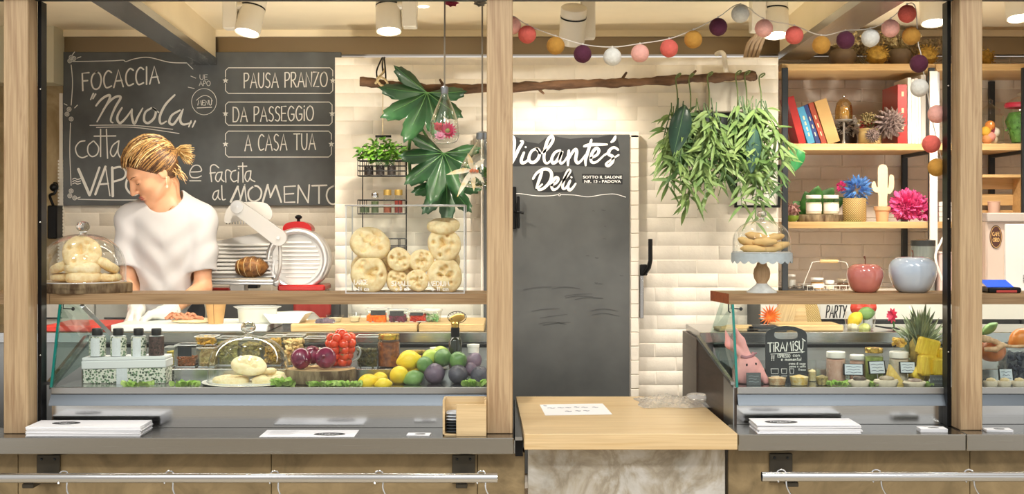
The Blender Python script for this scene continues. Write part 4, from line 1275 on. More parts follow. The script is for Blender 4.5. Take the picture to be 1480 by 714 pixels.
def jar(px, d, z, w, h, label, lidm, fill, fillm, cat='jar', lab=None, lidh=None, labz=(.2, .65), glassm=None, name='glass_jar', fillh=.75, group=None, px_units=True):
    k = d / FOC if px_units else 1
    r, hh = w * k / 2, h * k
    lh = (lidh or h * .18) * k
    bh = hh - lh
    t = T(name, label, cat, (X(px, d), d, z), 0, group)
    B().lathe([(r * .9, 0), (r, r * .1), (r, bh * .85), (r * .86, bh * .96), (r * .86, bh)], 28, cap=False).lathe([(0, .001), (r * .9, .001)], 28, cap=False).build('glass_body', glassm or M_CLEAR, t)
    if fill: B().lathe([(r * .86, .004), (r * .95, r * .12), (r * .95, bh * fillh), (0, bh * fillh * 1.01)], 24).build('contents', fillm, t)
    if lidm: B().lathe([(r * .93, bh), (r * .96, bh + lh * .1), (r * .96, hh - lh * .1), (r * .9, hh), (0, hh)], 28).build('lid', lidm, t)
    if lab:
        q = B(); n = 20
        vs, fs = [], []
        for i in range(n + 1):
            a = -PI / 2 + (i / n - .5) * 2.4
            for zz in labz: vs.append((r * 1.012 * math.cos(a), r * 1.012 * math.sin(a), bh * zz))
        fs = [(2 * i, 2 * i + 2, 2 * i + 3, 2 * i + 1) for i in range(n)]
        q.add(vs, fs).build('paper_label', lab, t)
    return t
M_CREAMFILL = mat('cream_spread', '#e8d9bd', .6)
zj = ZS3 + 10.5 * k
jar(1176, 6.56, zj, 23, 28, 'white lidded jar with paper label, left one on the small log slice', M_LID, 1, M_CREAMFILL, lab=M_LABELW, lidh=5)
jar(1201, 6.56, zj, 23, 28, 'white lidded jar with paper label, right one on the small log slice', M_LID, 1, M_CREAMFILL, lab=M_LABELW, lidh=5)
# pomegranate like bowl of petals
t = T('petal_bowl', 'green bowl heaped with pink petals beside the shelf upright', 'bowl', (X(1145, 6.56), 6.56, ZS3))
B().lathe([(5 * k, 0), (9 * k, 4 * k), (10 * k, 9 * k), (9 * k, 9 * k), (0, 6 * k)], 24).build('bowl_body', mat('moss_bowl', '#7f9a3e', .4), t)
b = B(); flower_ball(b, (0, 0, 16 * k), 9 * k, 150, .016, 3, .014); b.ball((0, 0, 15 * k), 8.5 * k, 12, 8); b.build('petals', mat('dusty_petal', '#c9a39a', .8, col2='#7d4b49', vscale=60), t)
# green leaf plant behind the jars
t = T('leaf_plant', 'broad green leaves spread behind the two labelled jars', 'plant', (X(1172, 6.7), 6.70, ZS3))
b = B()
for a, L, w in ((-68, .17, .09), (-45, .15, .09), (8, .20, .11), (30, .22, .11), (52, .22, .10), (-14, .17, .09)):
    b.leaf((0, 0, .02), (math.sin(R(a)), -.25, math.cos(R(a))), (0, -1, .3), L, w, .12, .15, 8)
b.build('leaves', M_LEAFY, t, solid=.001)
B().lathe([(.03, 0), (.035, .03), (0, .03)], 16).build('root_pot', M_POTB, t)
# woven pot with blue paper flower
def woven(name, dark='#8e6f3a', light='#d8bd80'):
    m, tt, b = _new(name)
    v = _coords(tt, (1, 1, 1))
    wv = []
    for rr in (.7, -.7):
        w_ = tt.nodes.new('ShaderNodeTexWave'); w_.inputs['Scale'].default_value = 42
        mp = tt.nodes.new('ShaderNodeMapping'); mp.inputs['Rotation'].default_value = (0, rr, 0)
        tt.links.new(v, mp.inputs['Vector']); tt.links.new(mp.outputs[0], w_.inputs['Vector']); wv.append(w_.outputs['Fac'])
    mu = tt.nodes.new('ShaderNodeMath'); mu.operation = 'MULTIPLY'
    tt.links.new(wv[0], mu.inputs[0]); tt.links.new(wv[1], mu.inputs[1])
    tt.links.new(_ramp(tt, mu.outputs[0], [(.05, lin(dark)), (.35, lin(light))]), b.inputs['Base Color'])
    _bump(tt, b, mu.outputs[0], .5, .004)
    b.inputs['Roughness'].default_value = .6
    return m
t = T('woven_pot', 'woven straw pot with a blue paper flower', 'flower pot', (X(1235, 6.56), 6.56, ZS3))
B().lathe([(15.5 * k, 0), (16.5 * k, 1.5 * k), (16.5 * k, 33 * k), (16 * k, 34 * k), (14 * k, 34 * k), (13 * k, 28 * k), (0, 28 * k)], 32).build('pot_body', woven('woven_straw'), t)
b = B(); flower_ball(b, (.01, 0, 46 * k), 12 * k, 260, .05, 31, .012); b.build('blue_flower', mat('blue_paper', '#5f93d6', .7, var=.2, vscale=40), t)
b = B(); flower_ball(b, (-19 * k, 0, 51 * k), 4 * k, 60, .02, 32, .01); b.build('magenta_flower', mat('magenta_paper', '#c4256b', .7), t)
b = B(); flower_ball(b, (6 * k, -.01, 36 * k), 8 * k, 60, .025, 33, .006); b.build('straw_filling', M_DRY, t)
t = T('green_plate', 'small green plate edge under the woven straw pot', 'plate', (X(1228, 6.52), 6.50, ZS3))
B().lathe([(12 * k, -.001), (17 * k, .002), (17 * k, .004), (0, .003)], 28, sy=.4).build('dish', mat('olive_dish', '#77863f', .4), t)
# wooden cactus in a terracotta pot
t = T('wooden_cactus', 'flat light wooden cactus standing in a terracotta pot', 'cactus ornament', (X(1275, 6.55), 6.55, ZS3))
B().lathe([(8 * k, 0), (10 * k, 16 * k), (11.5 * k, 16.2 * k), (11.8 * k, 21.5 * k), (10.5 * k, 22 * k), (9.5 * k, 18 * k), (0, 17 * k)], 28).build('terracotta_pot', mat('terracotta', '#e2ae80', .7, var=.04), t)
ol = catmull([(-6.4, 19), (-6.6, 40), (-10.5, 42), (-14.5, 46), (-16, 52), (-14.5, 57), (-12, 58), (-10, 55), (-9.5, 52), (-7, 51), (-7, 74), (-5, 80.5), (0, 82.5), (5, 80.5), (7, 74), (7, 50), (8.2, 51), (9, 56), (9, 63), (10.5, 67), (13.5, 67.5), (16, 64), (16.3, 52), (14, 44), (10, 40), (6.6, 39), (6.4, 19)], 4)
b = B(); b.prism([(u * k, v * k) for u, v in ol[:-1]], .012)
b.build('cactus_board', mat('cactus_ply', '#e3cfae', .6, var=.06, vscale=60), t)
# pink tulle pompom
t = T('tulle_pompom', 'big fluffy pink tulle pompom beside the wooden cactus', 'pompom', (X(1311, 6.56), 6.56, ZS3))
M_TUL = mat('pink_tulle', '#fa7db8', .75, col2='#e84f98', vscale=30)
b = B(); rn = random.Random(6)
b.ball((0, 0, 24 * k), 15 * k, 14, 10)
for q in range(620):
    v = Vector((rn.gauss(0, 1), rn.gauss(0, 1), rn.gauss(0, 1))).normalized()
    c0 = Vector((0, 0, 24 * k)) + Vector((v.x * 13 * k, v.y * 13 * k, v.z * 12 * k))
    if rn.random() < .3: c0 += Vector((15 * k, 0, -9 * k))
    L = rn.uniform(9, 15) * k
    if c0.z + v.z * L < .003: continue
    b.leaf(c0, v, (rn.gauss(0, 1), rn.gauss(0, 1), rn.gauss(0, 1)), L, rn.uniform(5, 9) * k, 0, rn.uniform(-.6, .6), 3)
b.build('tulle_petals', M_TUL, t)
for i in range(4):
    t = T('paper_bundle', ['white ruled booklet', 'white notebook', 'white printed booklet', 'white envelope'][i] + ' lying %s in the pile behind the ochre garland ball' % ['lowest', 'second from the bottom', 'third from the bottom', 'on top'][i], 'booklet', (X(1362, 6.62), 6.62, ZS3 + i * .026))
    B().span((-.045, -.08, .0), (.045, .1, .0245), .002).build('cover_sheets', mWht, t)

# --- right bay
k = 6.58 / FOC
t = T('candy_jar', 'lidded glass jar of pastel balls right of the post on the upper shelf', 'jar', (X(1431, 6.58), 6.58, ZS2))
B().lathe([(18 * k, 0), (19 * k, 2 * k), (19 * k, 40 * k), (14 * k, 46 * k), (14 * k, 48 * k)], 28, cap=False).build('glass_body', M_CLEAR, t)
B().lathe([(15 * k, 48 * k), (14 * k, 51 * k), (6 * k, 56 * k), (2.5 * k, 59 * k), (4 * k, 64 * k), (0, 67 * k)], 24).build('lid', M_CLEAR, t)
bc = [('#e79a63', -9, 8), ('#f0dfc6', 8, 8), ('#e8b23e', -11, 21), ('#b5394f', 5, 22), ('#e89a8f', -2, 12), ('#f1e9dc', 12, 20), ('#d9873e', -3, 30)]
for i, (cc, x, z) in enumerate(bc):
    o = T('pastel_ball', ['orange', 'ivory', 'yellow', 'wine red', 'pink', 'off white', 'amber'][i] + ' soft ball inside the lidded glass jar', 'ball', (X(1431, 6.58) + x * k * .75, 6.58 + (.02 if i % 2 else -.02), ZS2 + z * k * .9 + .002))
    B().ball((0, 0, 0), 7.2 * k, 14, 10).build('ball_body', mat('soft_ball_%d' % i, cc, .8), o)
t = T('moss_jar', 'round glass jar of green moss with a red rim', 'jar', (X(1474, 6.56), 6.56, ZS2))
B().lathe([(14 * k, 0), (14 * k, 3 * k), (24 * k, 34 * k), (21 * k, 52 * k), (20 * k, 56 * k)], 28, cap=False).build('glass_body', M_CLEAR, t)
B().lathe([(20.5 * k, 53 * k), (21.5 * k, 57 * k), (20 * k, 60 * k), (19 * k, 57 * k)], 28, cap=False).build('red_rim', mat('red_rim', '#d43a58', .35), t)
B().lathe([(19 * k, 60 * k), (12 * k, 66 * k), (3 * k, 69 * k), (4 * k, 74 * k), (0, 76 * k)], 24).build('lid', M_CLEAR, t)
b = B(); b.lathe([(11 * k, 3 * k), (20 * k, 34 * k), (15 * k, 46 * k), (0, 48 * k)], 18); flower_ball(b, (0, 0, 28 * k), 17 * k, 200, .02, 14, .014); b.build('moss', mat('moss', '#5d8f3f', .8, var=.3, vscale=40), t)
t = T('wooden_crate', 'small slatted wooden crate on the middle shelf right of the post', 'crate', (X(1438, 6.6), 6.6, ZS3))
b = B()
W, H = 36 * k, 68 * k
for z0_ in (.0, .085, .17): b.span((-W, .05, z0_), (W, .06, z0_ + .06), .002)
b.span((-W, -.06, 0), (-W + .012, .06, H), .002); b.span((W - .016, -.06, 0), (W, .06, H), .002)
b.span((-W, -.06, 0), (W, .06, .01), .002); b.span((-W, -.06, H - .016), (W, .06, H), .002)
b.build('crate_slats', M_SHELF, t)
t = T('paper_cup', 'pale pink paper cup standing in the wooden crate', 'cup', (X(1436, 6.58), 6.575, ZS3 + .0105 + .0))
B().lathe([(.026, 0), (.031, .09), (.033, .092), (.031, .095), (.028, .09), (.024, .005), (0, .005)], 24).build('cup_body', mat('cup_pink', '#dcb9a8', .5), t)
# coffee machine with oval badge, card reader
t = T('coffee_machine', 'cream and white coffee machine with brown oval badge', 'coffee machine', (X(1462, 6.2), 6.25, ZC4))
k2 = 6.1 / FOC
b = B(); b.span((-43 * k2, -.1, 0), (60 * k2, .2, 116 * k2), .008); b.build('body', mat('machine_cream', '#d8c3b4', .4), t)
b = B(); b.span((-17 * k2, -.115, .01), (60 * k2, -.1, 103 * k2), .006); b.build('front_panel', mat('machine_white', '#e8e6e2', .4), t)
b = B(); b.span((-44 * k2, -.12, 106 * k2), (60 * k2, .2, 119 * k2), .004); b.build('clear_cover', mat('machine_cover', '#bdb3ac', .2), t)
b = B(); b.prism([(-29 * k2 + 9 * k2 * math.cos(a * PI / 16), 84 * k2 + 17 * k2 * math.sin(a * PI / 16)) for a in range(32)], .003, lambda u, v, w: Vector((u, -.101 - w, v)))
bd = b.build('badge', mat('badge_brown', '#4a2418', .4), t)
b = B()
b.ribbon([(-29 * k2 + 7.8 * k2 * math.cos(a * PI / 16), 84 * k2 + 15.4 * k2 * math.sin(a * PI / 16)) for a in range(33)], .0022, lambda u, v, l=0: Vector((u, -.1046, v)), False)
MBdg = lambda px, py, l=0: Vector((px * k2, -.1046, -py * k2))
write(b, 'CAFE', -34, -85.5, -24, 5.5, .9, MBdg); write(b, 'ORO', -33.5, -77, -24.5, 5.5, 1.0, MBdg)
b.build('badge_print', mat('badge_gold', '#d9b070', .4), bd)
b = B()
for q in range(5): b.span((9 * k2, -.118, .06 + q * .008), (14 * k2, -.1145, .063 + q * .008))
b.build('vent', M_BLACK, t)
t = T('card_reader', 'black card terminal with blue display on the plank shelf', 'card reader', (X(1444, 5.04), 5.04, ZP))
b = B(); b.span((-.062, -.05, 0), (.07, .06, .022), .006); b.build('housing', M_BLACK, t)
b = B(); b.add([(-.058, -.03, .023), (.045, -.03, .023), (.045, .05, .046), (-.058, .05, .046)], [(0, 1, 2, 3)]); b.build('display', mat('blue_screen', '#2f62d8', .2, emit=.7), t, False, solid=.004)
B().span((-.03, -.053, .003), (.05, -.0495, .012)).build('red_label', mat('reader_red', '#b8433c', .5), t)

# --- counter under the shelves
t = T('wire_basket', 'white wire basket with a wooden grip holding little jars', 'basket', (X(1198, 6.5), 6.5, ZC4))
k = 6.5 / FOC
b = B()
hw_, dp = 37 * k, .09
for zz in (.004, .03): b.tube([(-hw_, -dp, zz), (hw_, -dp, zz), (hw_, dp, zz), (-hw_, dp, zz)], .002, 6, closed=True)
for i in range(9):
    x = -hw_ + 2 * hw_ * i / 8
    b.tube([(x, -dp, .03), (x, -dp, .004), (x, dp, .004), (x, dp, .03)], .0013, 5)
b.build('wire_frame', mat('white_wire', '#e6e2da', .4), t)
b = B(); b.tube([(-hw_, 0, .004), (-hw_, 0, .03), (-24 * k, 0, 41 * k), (-14 * k, 0, 42.5 * k), (15 * k, 0, 42.5 * k), (25 * k, 0, 41 * k), (hw_, 0, .03)], .0022, 8); b.build('bail', MATS['white_wire'], t)
B().tube([(-13 * k, 0, 42.5 * k), (13 * k, 0, 42.5 * k)], .0095, 14).build('wooden_grip', M_SHELF, t)
M_MUST = mat('mustard_fill', '#b8862f', .5); M_BRN = mat('brown_fill', '#5f4128', .5)
jar(1181, 6.5, ZC4 + .006, 19, 17, 'amber jar with a white lid in the wire basket', M_LID, 1, M_MUST, lab=M_LABELW, lidh=3)
jar(1199, 6.52, ZC4 + .006, 14, 13, 'short white lidded jar in the middle of the wire basket', M_LID, 1, M_CREAMFILL, lidh=5)
jar(1218, 6.5, ZC4 + .006, 17, 16, 'brown jar in the wire basket beside the pink apple', mat('tin_lid', '#b9ad98', .4, .6), 1, M_BRN, lidh=3)
jar(1144, 6.6, ZC4 - .0, 12, 22, 'small white clip jar next to the shelf upright on the white counter', M_LID, 1, mat('jar_white', '#e4e0d8', .4), lidh=3)
t = T('dark_tray', 'dark tray of odds and ends on the white counter by the shelf upright', 'tray', (X(1152, 6.5), 6.52, ZC4))
B().span((-.09, -.06, 0), (.085, .08, .012), .003).build('tray_base', mat('tray_dark', '#3b3733', .5), t)
b = B(); rn = random.Random(9)
for q in range(26): b.ball((rn.uniform(-.075, .075), rn.uniform(-.05, .06), .014 + rn.random() * .01), (.008, .008, .006), 8, 6)
b.build('loose_bits', mat('bits_grey', '#6e665c', .6, var=.4, vscale=60), t)
k = 6.3 / FOC
t = T('glass_canister', 'tall dark glass canister with black lid behind the blue apple', 'canister', (X(1334, 6.3), 6.3, ZC4))
B().lathe([(17 * k, 0), (17 * k, 68 * k)], 28).build('canister_body', mat('smoke_glass', '#6f756f', .12, var=.15, vscale=8, stretch=(6, 6, .4), coat=.6), t)
B().lathe([(17.5 * k, 68 * k), (17.5 * k, 76 * k), (0, 78 * k)], 28).build('lid', mat('canister_lid', '#2a2c2b', .25), t)
t = T('pink_box', 'pale pink box on the white counter between blue apple and post', 'box', (X(1368, 6.3), 6.3, ZC4))
B().span((-.055, -.06, 0), (.055, .06, 57 * k), .004).build('carton', mat('pale_pink', '#dbbcb4', .5), t)
B().span((-.057, -.062, 57 * k), (.057, .062, 57 * k + .008), .002).build('lid', mat('pale_pink2', '#e4cdc6', .5), t)
t = T('glass_plate', 'clear round glass plate leaning upright behind the blue apple', 'plate', (X(1313, 6.4), 6.4, ZC4), rot=(R(82), 0, 0))
B().lathe([(0, .0), (30 * k, .0), (33 * k, .004)], 40, (0, 33 * k, 0), cap=False).build('glass_disc', M_CLEAR, t)
b = B(); b.tube(catmull([(X(1362, 6.2), 6.2, Z(405, 6.2)), (X(1352, 6.2), 6.2, Z(372, 6.2)), (X(1360, 6.25), 6.25, Z(350, 6.2)), (X(1372, 6.3), 6.3, Z(325, 6.3))], 6), .006, 8)
o = b.build('white_cable', M_WHITE, None); tag(o, 'white cable hanging down behind the black edge of the right post', 'cable')
# ================================================================== twig on the wall, garland, hanging plants, glass drops
M_TWIG = mat('twig_bark', '#7a5a40', .85, col2='#46301f', vscale=30, stretch=(.25, 1, 1), bump=.7, bscale=60)
DT_ = 6.30
t = T('wall_branch', 'long bare brown branch hung across the brick wall', 'branch', P(800, 120, DT_))
o0 = P(800, 120, DT_)
rn = random.Random(5)
pts = catmull([(520, 118), (560, 122), (600, 127), (650, 128.5), (700, 127.5), (760, 125), (800, 123.5), (850, 121), (900, 119.5), (950, 117), (1000, 114), (1040, 112), (1080, 110), (1092, 110.5)], 6)
q = [P(x, y, DT_) - o0 + Vector((0, rn.uniform(-.003, .003), rn.uniform(-.0025, .0025))) for x, y in pts]
r = [(.0225 + .003 * math.sin(i * .7) + rn.uniform(-.0025, .0025)) for i in range(len(q))]
B().tube(q, r, 12).build('bark', M_TWIG, t)
b = B()
for px, py, e in ((900, 113, (.02, 0, .03)), (640, 122, (-.015, -.01, .025)), (1000, 108, (.02, -.01, .02)), (780, 130, (.02, -.02, -.02))):
    p = P(px, py, DT_) - o0
    b.tube([p, p + Vector(e)], [.008, .005], 8)
b.build('twig_stub', M_TWIG, t)
M_ROPE = mat('rope', '#c9b489', .85, var=.15, vscale=200, bump=.4, bscale=300)
t = T('branch_hook', 'black wire hook with rope knot carrying the branch end beside the blackboard', 'hook', P(552, 100, 6.28))
b = B(); b.tube(catmull([(-.02, .0, -.055), (-.025, -.01, -.01), (-.012, .09, .06), (-.006, .1, .07)], 6), .004, 8); b.tube(catmull([(.005, .0, -.02), (.004, -.02, .02), (-.0, .06, .06), (.004, .1, .07)], 6), .004, 8); b.tube(catmull([(.018, -.0, -.06), (.02, -.02, -.02), (.006, .06, .058), (.004, .1, .07)], 6), .004, 8)
b.build('hook_wire', M_BLACK, t)
b = B(); b.tube(catmull([(-.03, -.03, -.075), (.0, -.04, -.045), (.03, -.03, -.07), (.01, -.035, -.09), (-.02, -.03, -.055), (.008, -.02, -.02), (.012, 0, -.0)], 6), .006, 8); b.build('rope_knot', M_ROPE, t)

# ---- spice rack with plant
DR = 6.22
t = T('spice_rack', 'hanging black wire rack with jars below the branch hook', 'rack', P(551, 232, DR))
o0 = P(551, 232, DR)
L = lambda px, py, dy=0.0: P(px, py, DR) - o0 + Vector((0, dy, 0))
b = B()
def tier(y0, y1, bars):
    x0, x1 = 517, 585.5
    dp = .09
    for yy in [y0 + (y1 - y0) * i / bars for i in range(bars + 1)]:
        b.tube([L(x0, yy), L(x1, yy), L(x1, yy, dp), L(x0, yy, dp)], .0028 if yy in (y0, y1) else .0018, 6, closed=True)
    for i in range(8):
        px = x0 + (x1 - x0) * i / 7
        if 1 < i < 6 and bars > 1: continue
        b.tube([L(px, y0), L(px, y1), L(px, y1, dp), L(px, y0, dp)], .0018, 5)
    for i in range(6): b.tube([L(x0, y1, dp * i / 5), L(x1, y1, dp * i / 5)], .0015, 5)
tier(232, 254, 3); tier(289, 309, 2); tier(345, 365, 2)
for px in (521, 585): b.tube([L(px, 210, .09), L(px, 405, .09)], .0028, 6)
b.tube([L(521, 210, .09), L(585, 210, .09)], .0028, 6)
b.build('wire_frame', M_BLACK, t)
b = B(); b.tube([L(541, 196, .05), L(564, 196, .05)], .006, 10); b.build('grip', M_BLACK, t)
b = B(); b.tube([L(552, 120, .05), L(551.5, 196, .05)], .0022, 6); b.build('rope', M_ROPE, t)
k = DR / FOC
zt_ = P(0, 254, DR).z
M_DKJAR = mat('dark_soil', '#3c3430', .7, var=.3, vscale=60)
for i, px in enumerate((533.5, 549.5, 566)):
    jar(px, DR + .045, zt_ + .003, 13, 22, 'glass jar of dark soil in the top rack tier, ' + ['next to the wall corner', 'middle one', 'toward the big leaves'][i], None, 1, M_DKJAR, fillh=.8)
zt_ = P(0, 309, DR).z
M_CORK = mat('gold_lid', '#b99a52', .35, .5)
jar(542, DR + .045, zt_ + .003, 11, 29, 'small spice jar with silver clip lid on the second rack tier', M_CHROME, 1, mat('herb', '#5c6a48', .8), lidh=6, name='spice_jar')
jar(560, DR + .045, zt_ + .003, 12, 34, 'spice jar with gold lid and red spice in the middle of the second rack tier', M_CORK, 1, mat('paprika', '#9a4a2a', .8), lidh=8, name='spice_jar', fillh=.5)
jar(576, DR + .045, zt_ + .003, 12, 34, 'gold lidded spice jar of dark red pepper ending the second rack tier', M_CORK, 1, mat('chili', '#8a2f22', .8), lidh=8, name='spice_jar', fillh=.7)
jar(527, DR + .045, zt_ + .003, 14, 15, 'low jar of dried herbs at the wall corner end of the second rack tier', None, 1, MATS['herb'], name='spice_jar')
zt_ = P(0, 365, DR).z
t = T('dark_packet', 'dark flat packet lying in the lowest rack tier behind the clear box', 'packet', (X(574, DR), DR + .045, zt_ + .002))
B().span((-.035, -.035, 0), (.035, .035, .028), .004).build('wrapper', mat('packet_dark', '#5b5653', .5), t)
# potted herb
t = T('herb_plant', 'bushy fresh green herb growing out of the top rack tier', 'plant', P(552, 230, DR + .045))
b = B(); rn = random.Random(12)
for q in range(230):
    a = rn.uniform(0, 2 * PI); rr = rn.random() ** .6
    c_ = Vector((rr * math.cos(a) * .115, rr * math.sin(a) * .055 - .01, rn.uniform(-.005, .10) * (1.1 - rr * .55)))
    v = Vector((c_.x * 6 + rn.uniform(-.5, .5), c_.y * 6 - .4 + rn.uniform(-.4, .4), rn.uniform(-.3, .7)))
    b.leaf(c_, v, (rn.uniform(-.3, .3), -.5, 1), rn.uniform(.025, .046), rn.uniform(.018, .03), rn.uniform(.1, .5), .2, 4)
b.build('leaves', mat('herb_green', '#7fae3c', .5, col2='#3f7a28', vscale=26), t)
b = B()
for q in range(26):
    a = rn.uniform(0, 2 * PI); b.tube([(rn.uniform(-.07, .07), 0, -.04), (math.cos(a) * .08, math.sin(a) * .03, rn.uniform(.02, .08))], .0014, 5)
b.build('stems', M_LEAFY, t)

# ---- big lobed leaves
def lobed(b, c, R0, az, tilt, droop, seed, lobes=9, spread=300):
    """round leaf cut into pointed lobes; hangs from its stalk at c, middle lobe pointing along az"""
    rn = random.Random(seed)
    n = lobes * 10
    rings = 7
    M = Euler((tilt, 0, 0)).to_matrix()
    vs, fs = [Vector(c)], []
    for j in range(1, rings + 1):
        for i in range(n + 1):
            u = i / n
            th = R(-spread / 2 + spread * u)
            lob = 1 - abs(2 * ((u * lobes) % 1) - 1) ** 1.5
            mid = 1 - .38 * abs(u - .5) * 2
            rr = R0 * mid * (.60 + .40 * lob) * (1 + (.035 if i % 2 else -.035))
            q_ = j / rings
            rad = rr * q_ if j > 4 else R0 * mid * .60 * q_ + (rr - R0 * mid * .60) * q_ * q_
            ph = th + az
            wav = .05 * R0 * math.cos(2 * PI * u * lobes) * q_
            p = Vector((math.sin(ph) * rad, -.02 - droop * rad * rad / R0 + wav, math.cos(ph) * rad))
            vs.append(M @ p + Vector(c))
    for i in range(n): fs.append((0, 1 + i, 2 + i))
    for j in range(rings - 1):
        for i in range(n):
            a = 1 + j * (n + 1) + i
            fs.append((a, a + n + 1, a + n + 2, a + 1))
    b.add(vs, fs)
    return b
M_PHILO = mat('big_leaf_green', '#27542c', .42, col2='#173a20', vscale=7, lo=.35, hi=.65, coat=.2)
o0 = P(604, 130, 6.24)
t = T('hanging_leaf_plant', 'garland of three big dark green lobed leaves hanging from the branch', 'hanging plant', o0)
k = 6.24 / FOC
stems = B(); stems.tube(catmull([(0, 0, .03), (-.01, -.0, -.02), (0, .0, -.15), (.12, .02, -.36), (.14, .03, -.5)], 5), .006, 8)
stems.tube(catmull([(-.03, .02, -.2), (-.045, .03, -.28), (-.04, .03, -.42)], 5), .008, 8)
stems.build('stalk', M_LEAFY, t)
for i, (px, py, rr, az, ti, sd) in enumerate(((618, 136, 78, 200, -.15, 1), (641, 222, 74, 192, -.1, 2), (645, 262, 62, 178, -.1, 3))):
    b = B()
    c_ = P(px, py, 6.24) - o0 + Vector((0, -.02 + .035 * i, 0))
    lobed(b, c_, rr * k * 1.08, R(az), ti, .35, sd, 7, 250)
    lf = b.build('leaf', M_PHILO, t, solid=.0012)
    v = B()
    for j in range(7):
        th = R(az - 107 + 214 * j / 6)
        L_ = rr * k * .8
        M_ = Euler((ti, 0, 0)).to_matrix()
        v.tube([c_ + M_ @ Vector((math.sin(th) * L_ * s_, -.0225 - .35 * L_ * s_ * s_ - .002, math.cos(th) * L_ * s_)) for s_ in (0, .3, .6, .9)], [.0018, .0015, .001, .0006], 5)
    v.build('leaf_veins', mat('vein_green', '#5f9150', .5), lf)

# ---- feathery hanging greenery on the right
def spray(b, rn, top, length, spread, nlf, lean):
    p = Vector(top); pts = [p.copy()]
    d = Vector((lean, -.1, -1)).normalized()
    for i in range(8):
        d = (d + Vector((rn.uniform(-.12, .12), rn.uniform(-.12, .06), -.02))).normalized()
        p = p + d * length / 8; pts.append(p.copy())
    b.m(1).tube(pts, [.0028] * 5 + [.002] * 4, 5); b.m(0)
    for i in range(nlf):
        q = rn.uniform(.12, 1.0)
        j = min(int(q * 8), 7); f = q * 8 - j
        c = pts[j].lerp(pts[j + 1], f)
        a = rn.uniform(0, 2 * PI)
        v = Vector((math.cos(a), math.sin(a) * .7 - .15, rn.uniform(-1.1, .15)))
        b.leaf(c, v, (rn.uniform(-.4, .4), -1, rn.uniform(0, 1)), rn.uniform(.07, .112), rn.uniform(.014, .021), rn.uniform(.1, .5), .25, 5)
def bunch(px, py, d, lab, sprays, L, seed, mats, wid):
    rn = random.Random(seed)
    top = P(px, py, d)
    t = T('hanging_greenery', lab, 'hanging plant', top, 0)
    b = B(); b.tube(catmull([(0, .0, 0), (.012, -.03, .012), (.014, .02, .022), (-.004, .03, .0), (0, -.0, -.08), (0, 0, -.17)], 5), .0035, 6)
    b.build('tie', mat('tie_green', '#5a6a3a', .7), t)
    b = B()
    for i in range(sprays):
        spray(b, rn, (rn.uniform(-wid, wid) * .3, rn.uniform(-.03, .03), -.13 + rn.uniform(-.06, .03)), L * rn.uniform(.5, 1.0), .1, 17, rn.uniform(-wid, wid) * 3.0)
    b.build('foliage', mats, t)
    return t
G1 = [M_BAMB, M_BAMB2]; G2 = [M_BAMB2, M_BAMB]
DG = 6.22
bunch(979, 112, DG, 'feathery green bunch tied nearest the door end of the branch', 10, .50, 1, G1, .12)
bunch(998, 112, DG + .03, 'feathery green bunch behind the long dark leaf', 9, .44, 2, G2, .12)
bunch(1025, 110, DG - .02, 'feathery green bunch hanging in front of the grey wall box', 11, .52, 3, G1, .13)
bunch(1066, 108, DG, 'feathery green bunch hanging lowest over the small framed picture', 11, .58, 4, G1, .12)
bunch(1079, 108, DG + .03, 'feathery green bunch in front of the dark blue leaf', 9, .50, 5, G2, .12)
bunch(1100, 112, DG - .02, 'feathery green bunch tied at the outer branch end by the shelf', 10, .56, 6, G1, .14)
def big_leaf(px, py, px2, py2, d, w, m, lab):
    a = P(px, py, d); e = P(px2, py2, d)
    t = T('broad_leaf', lab, 'leaf', a)
    b = B(); b.leaf((0, 0, 0), e - a, (0, -1, .2), (e - a).length, w, .0, .22, 10); b.build('blade', m, t, solid=.001)
    b = B(); b.tube([(0, 0, 0), (e - a) * .95], [.003, .001], 6, True)
    b.build('midrib', mat('midrib', '#4f6d4c', .5), t)
    return t
big_leaf(990, 152, 973, 226, DG - .1, .105, M_DARKLEAF, 'long dark green leaf among the feathery greenery near the door')
big_leaf(1091, 186, 1086, 252, DG - .1, .075, mat('blue_leaf', '#39594f', .35, col2='#22403b', vscale=9), 'dark bluish leaf in the middle of the feathery greenery')
big_leaf(1152, 211, 1148, 248, 6.455, .09, mat('shelf_leaf', '#2f8a4a', .35, col2='#1c6b37', vscale=9), 'bright green leaf drooping over the shelf edge beside the greenery')

# ---- grey junction box, dark screen and small picture behind the greenery
t = T('wall_box', 'grey metal box with a white pipe on the wall behind the greenery', 'wall box', P(1047, 150, 6.44))
k = 6.42 / FOC
B().span((-27 * k, -.10, -14 * k), (27 * k, .0, 29 * k), .004).build('housing', mat('box_grey', '#bdb6a6', .45), t)
b = B(); b.tube(catmull([(3 * k, -.04, 29 * k), (0, -.04, 50 * k), (-2 * k, -.035, 68 * k), (-5 * k, -.01, 74 * k), (-9 * k, .05, 74 * k)], 6), .012, 10); b.build('pipe', M_WHITE, t)
for x in (-22, 22): B().ball((x * k, -.101, -9 * k), .006, 8, 6).build('screw', M_BLACK, t)
t = T('wall_screen', 'dark screen mounted on the wall deep behind the greenery', 'screen', P(1040, 182, 6.42))
B().span((-36 * k, -.02, -14 * k), (36 * k, .025, 22 * k), .004).build('housing', M_BLACK, t)
B().span((-33 * k, -.0225, -11 * k), (33 * k, -.0195, 19 * k)).build('glass_front', mat('screen_grey', '#4d5256', .15), t)
t = T('picture_frame', 'small black framed picture with handwriting below the greenery', 'picture', P(1094, 300, 6.44))
b = B()
W_, H_ = 33 * k, 62 * k
for (x0, z0_, x1, z1_) in ((-W_, 0, W_, .012), (-W_, H_ - .012, W_, H_), (-W_, .012, -W_ + .012, H_ - .012), (W_ - .012, .012, W_, H_ - .012)): b.span((x0, -.02, z0_), (x1, .0, z1_), .001)
b.build('frame', M_BLACK, t)
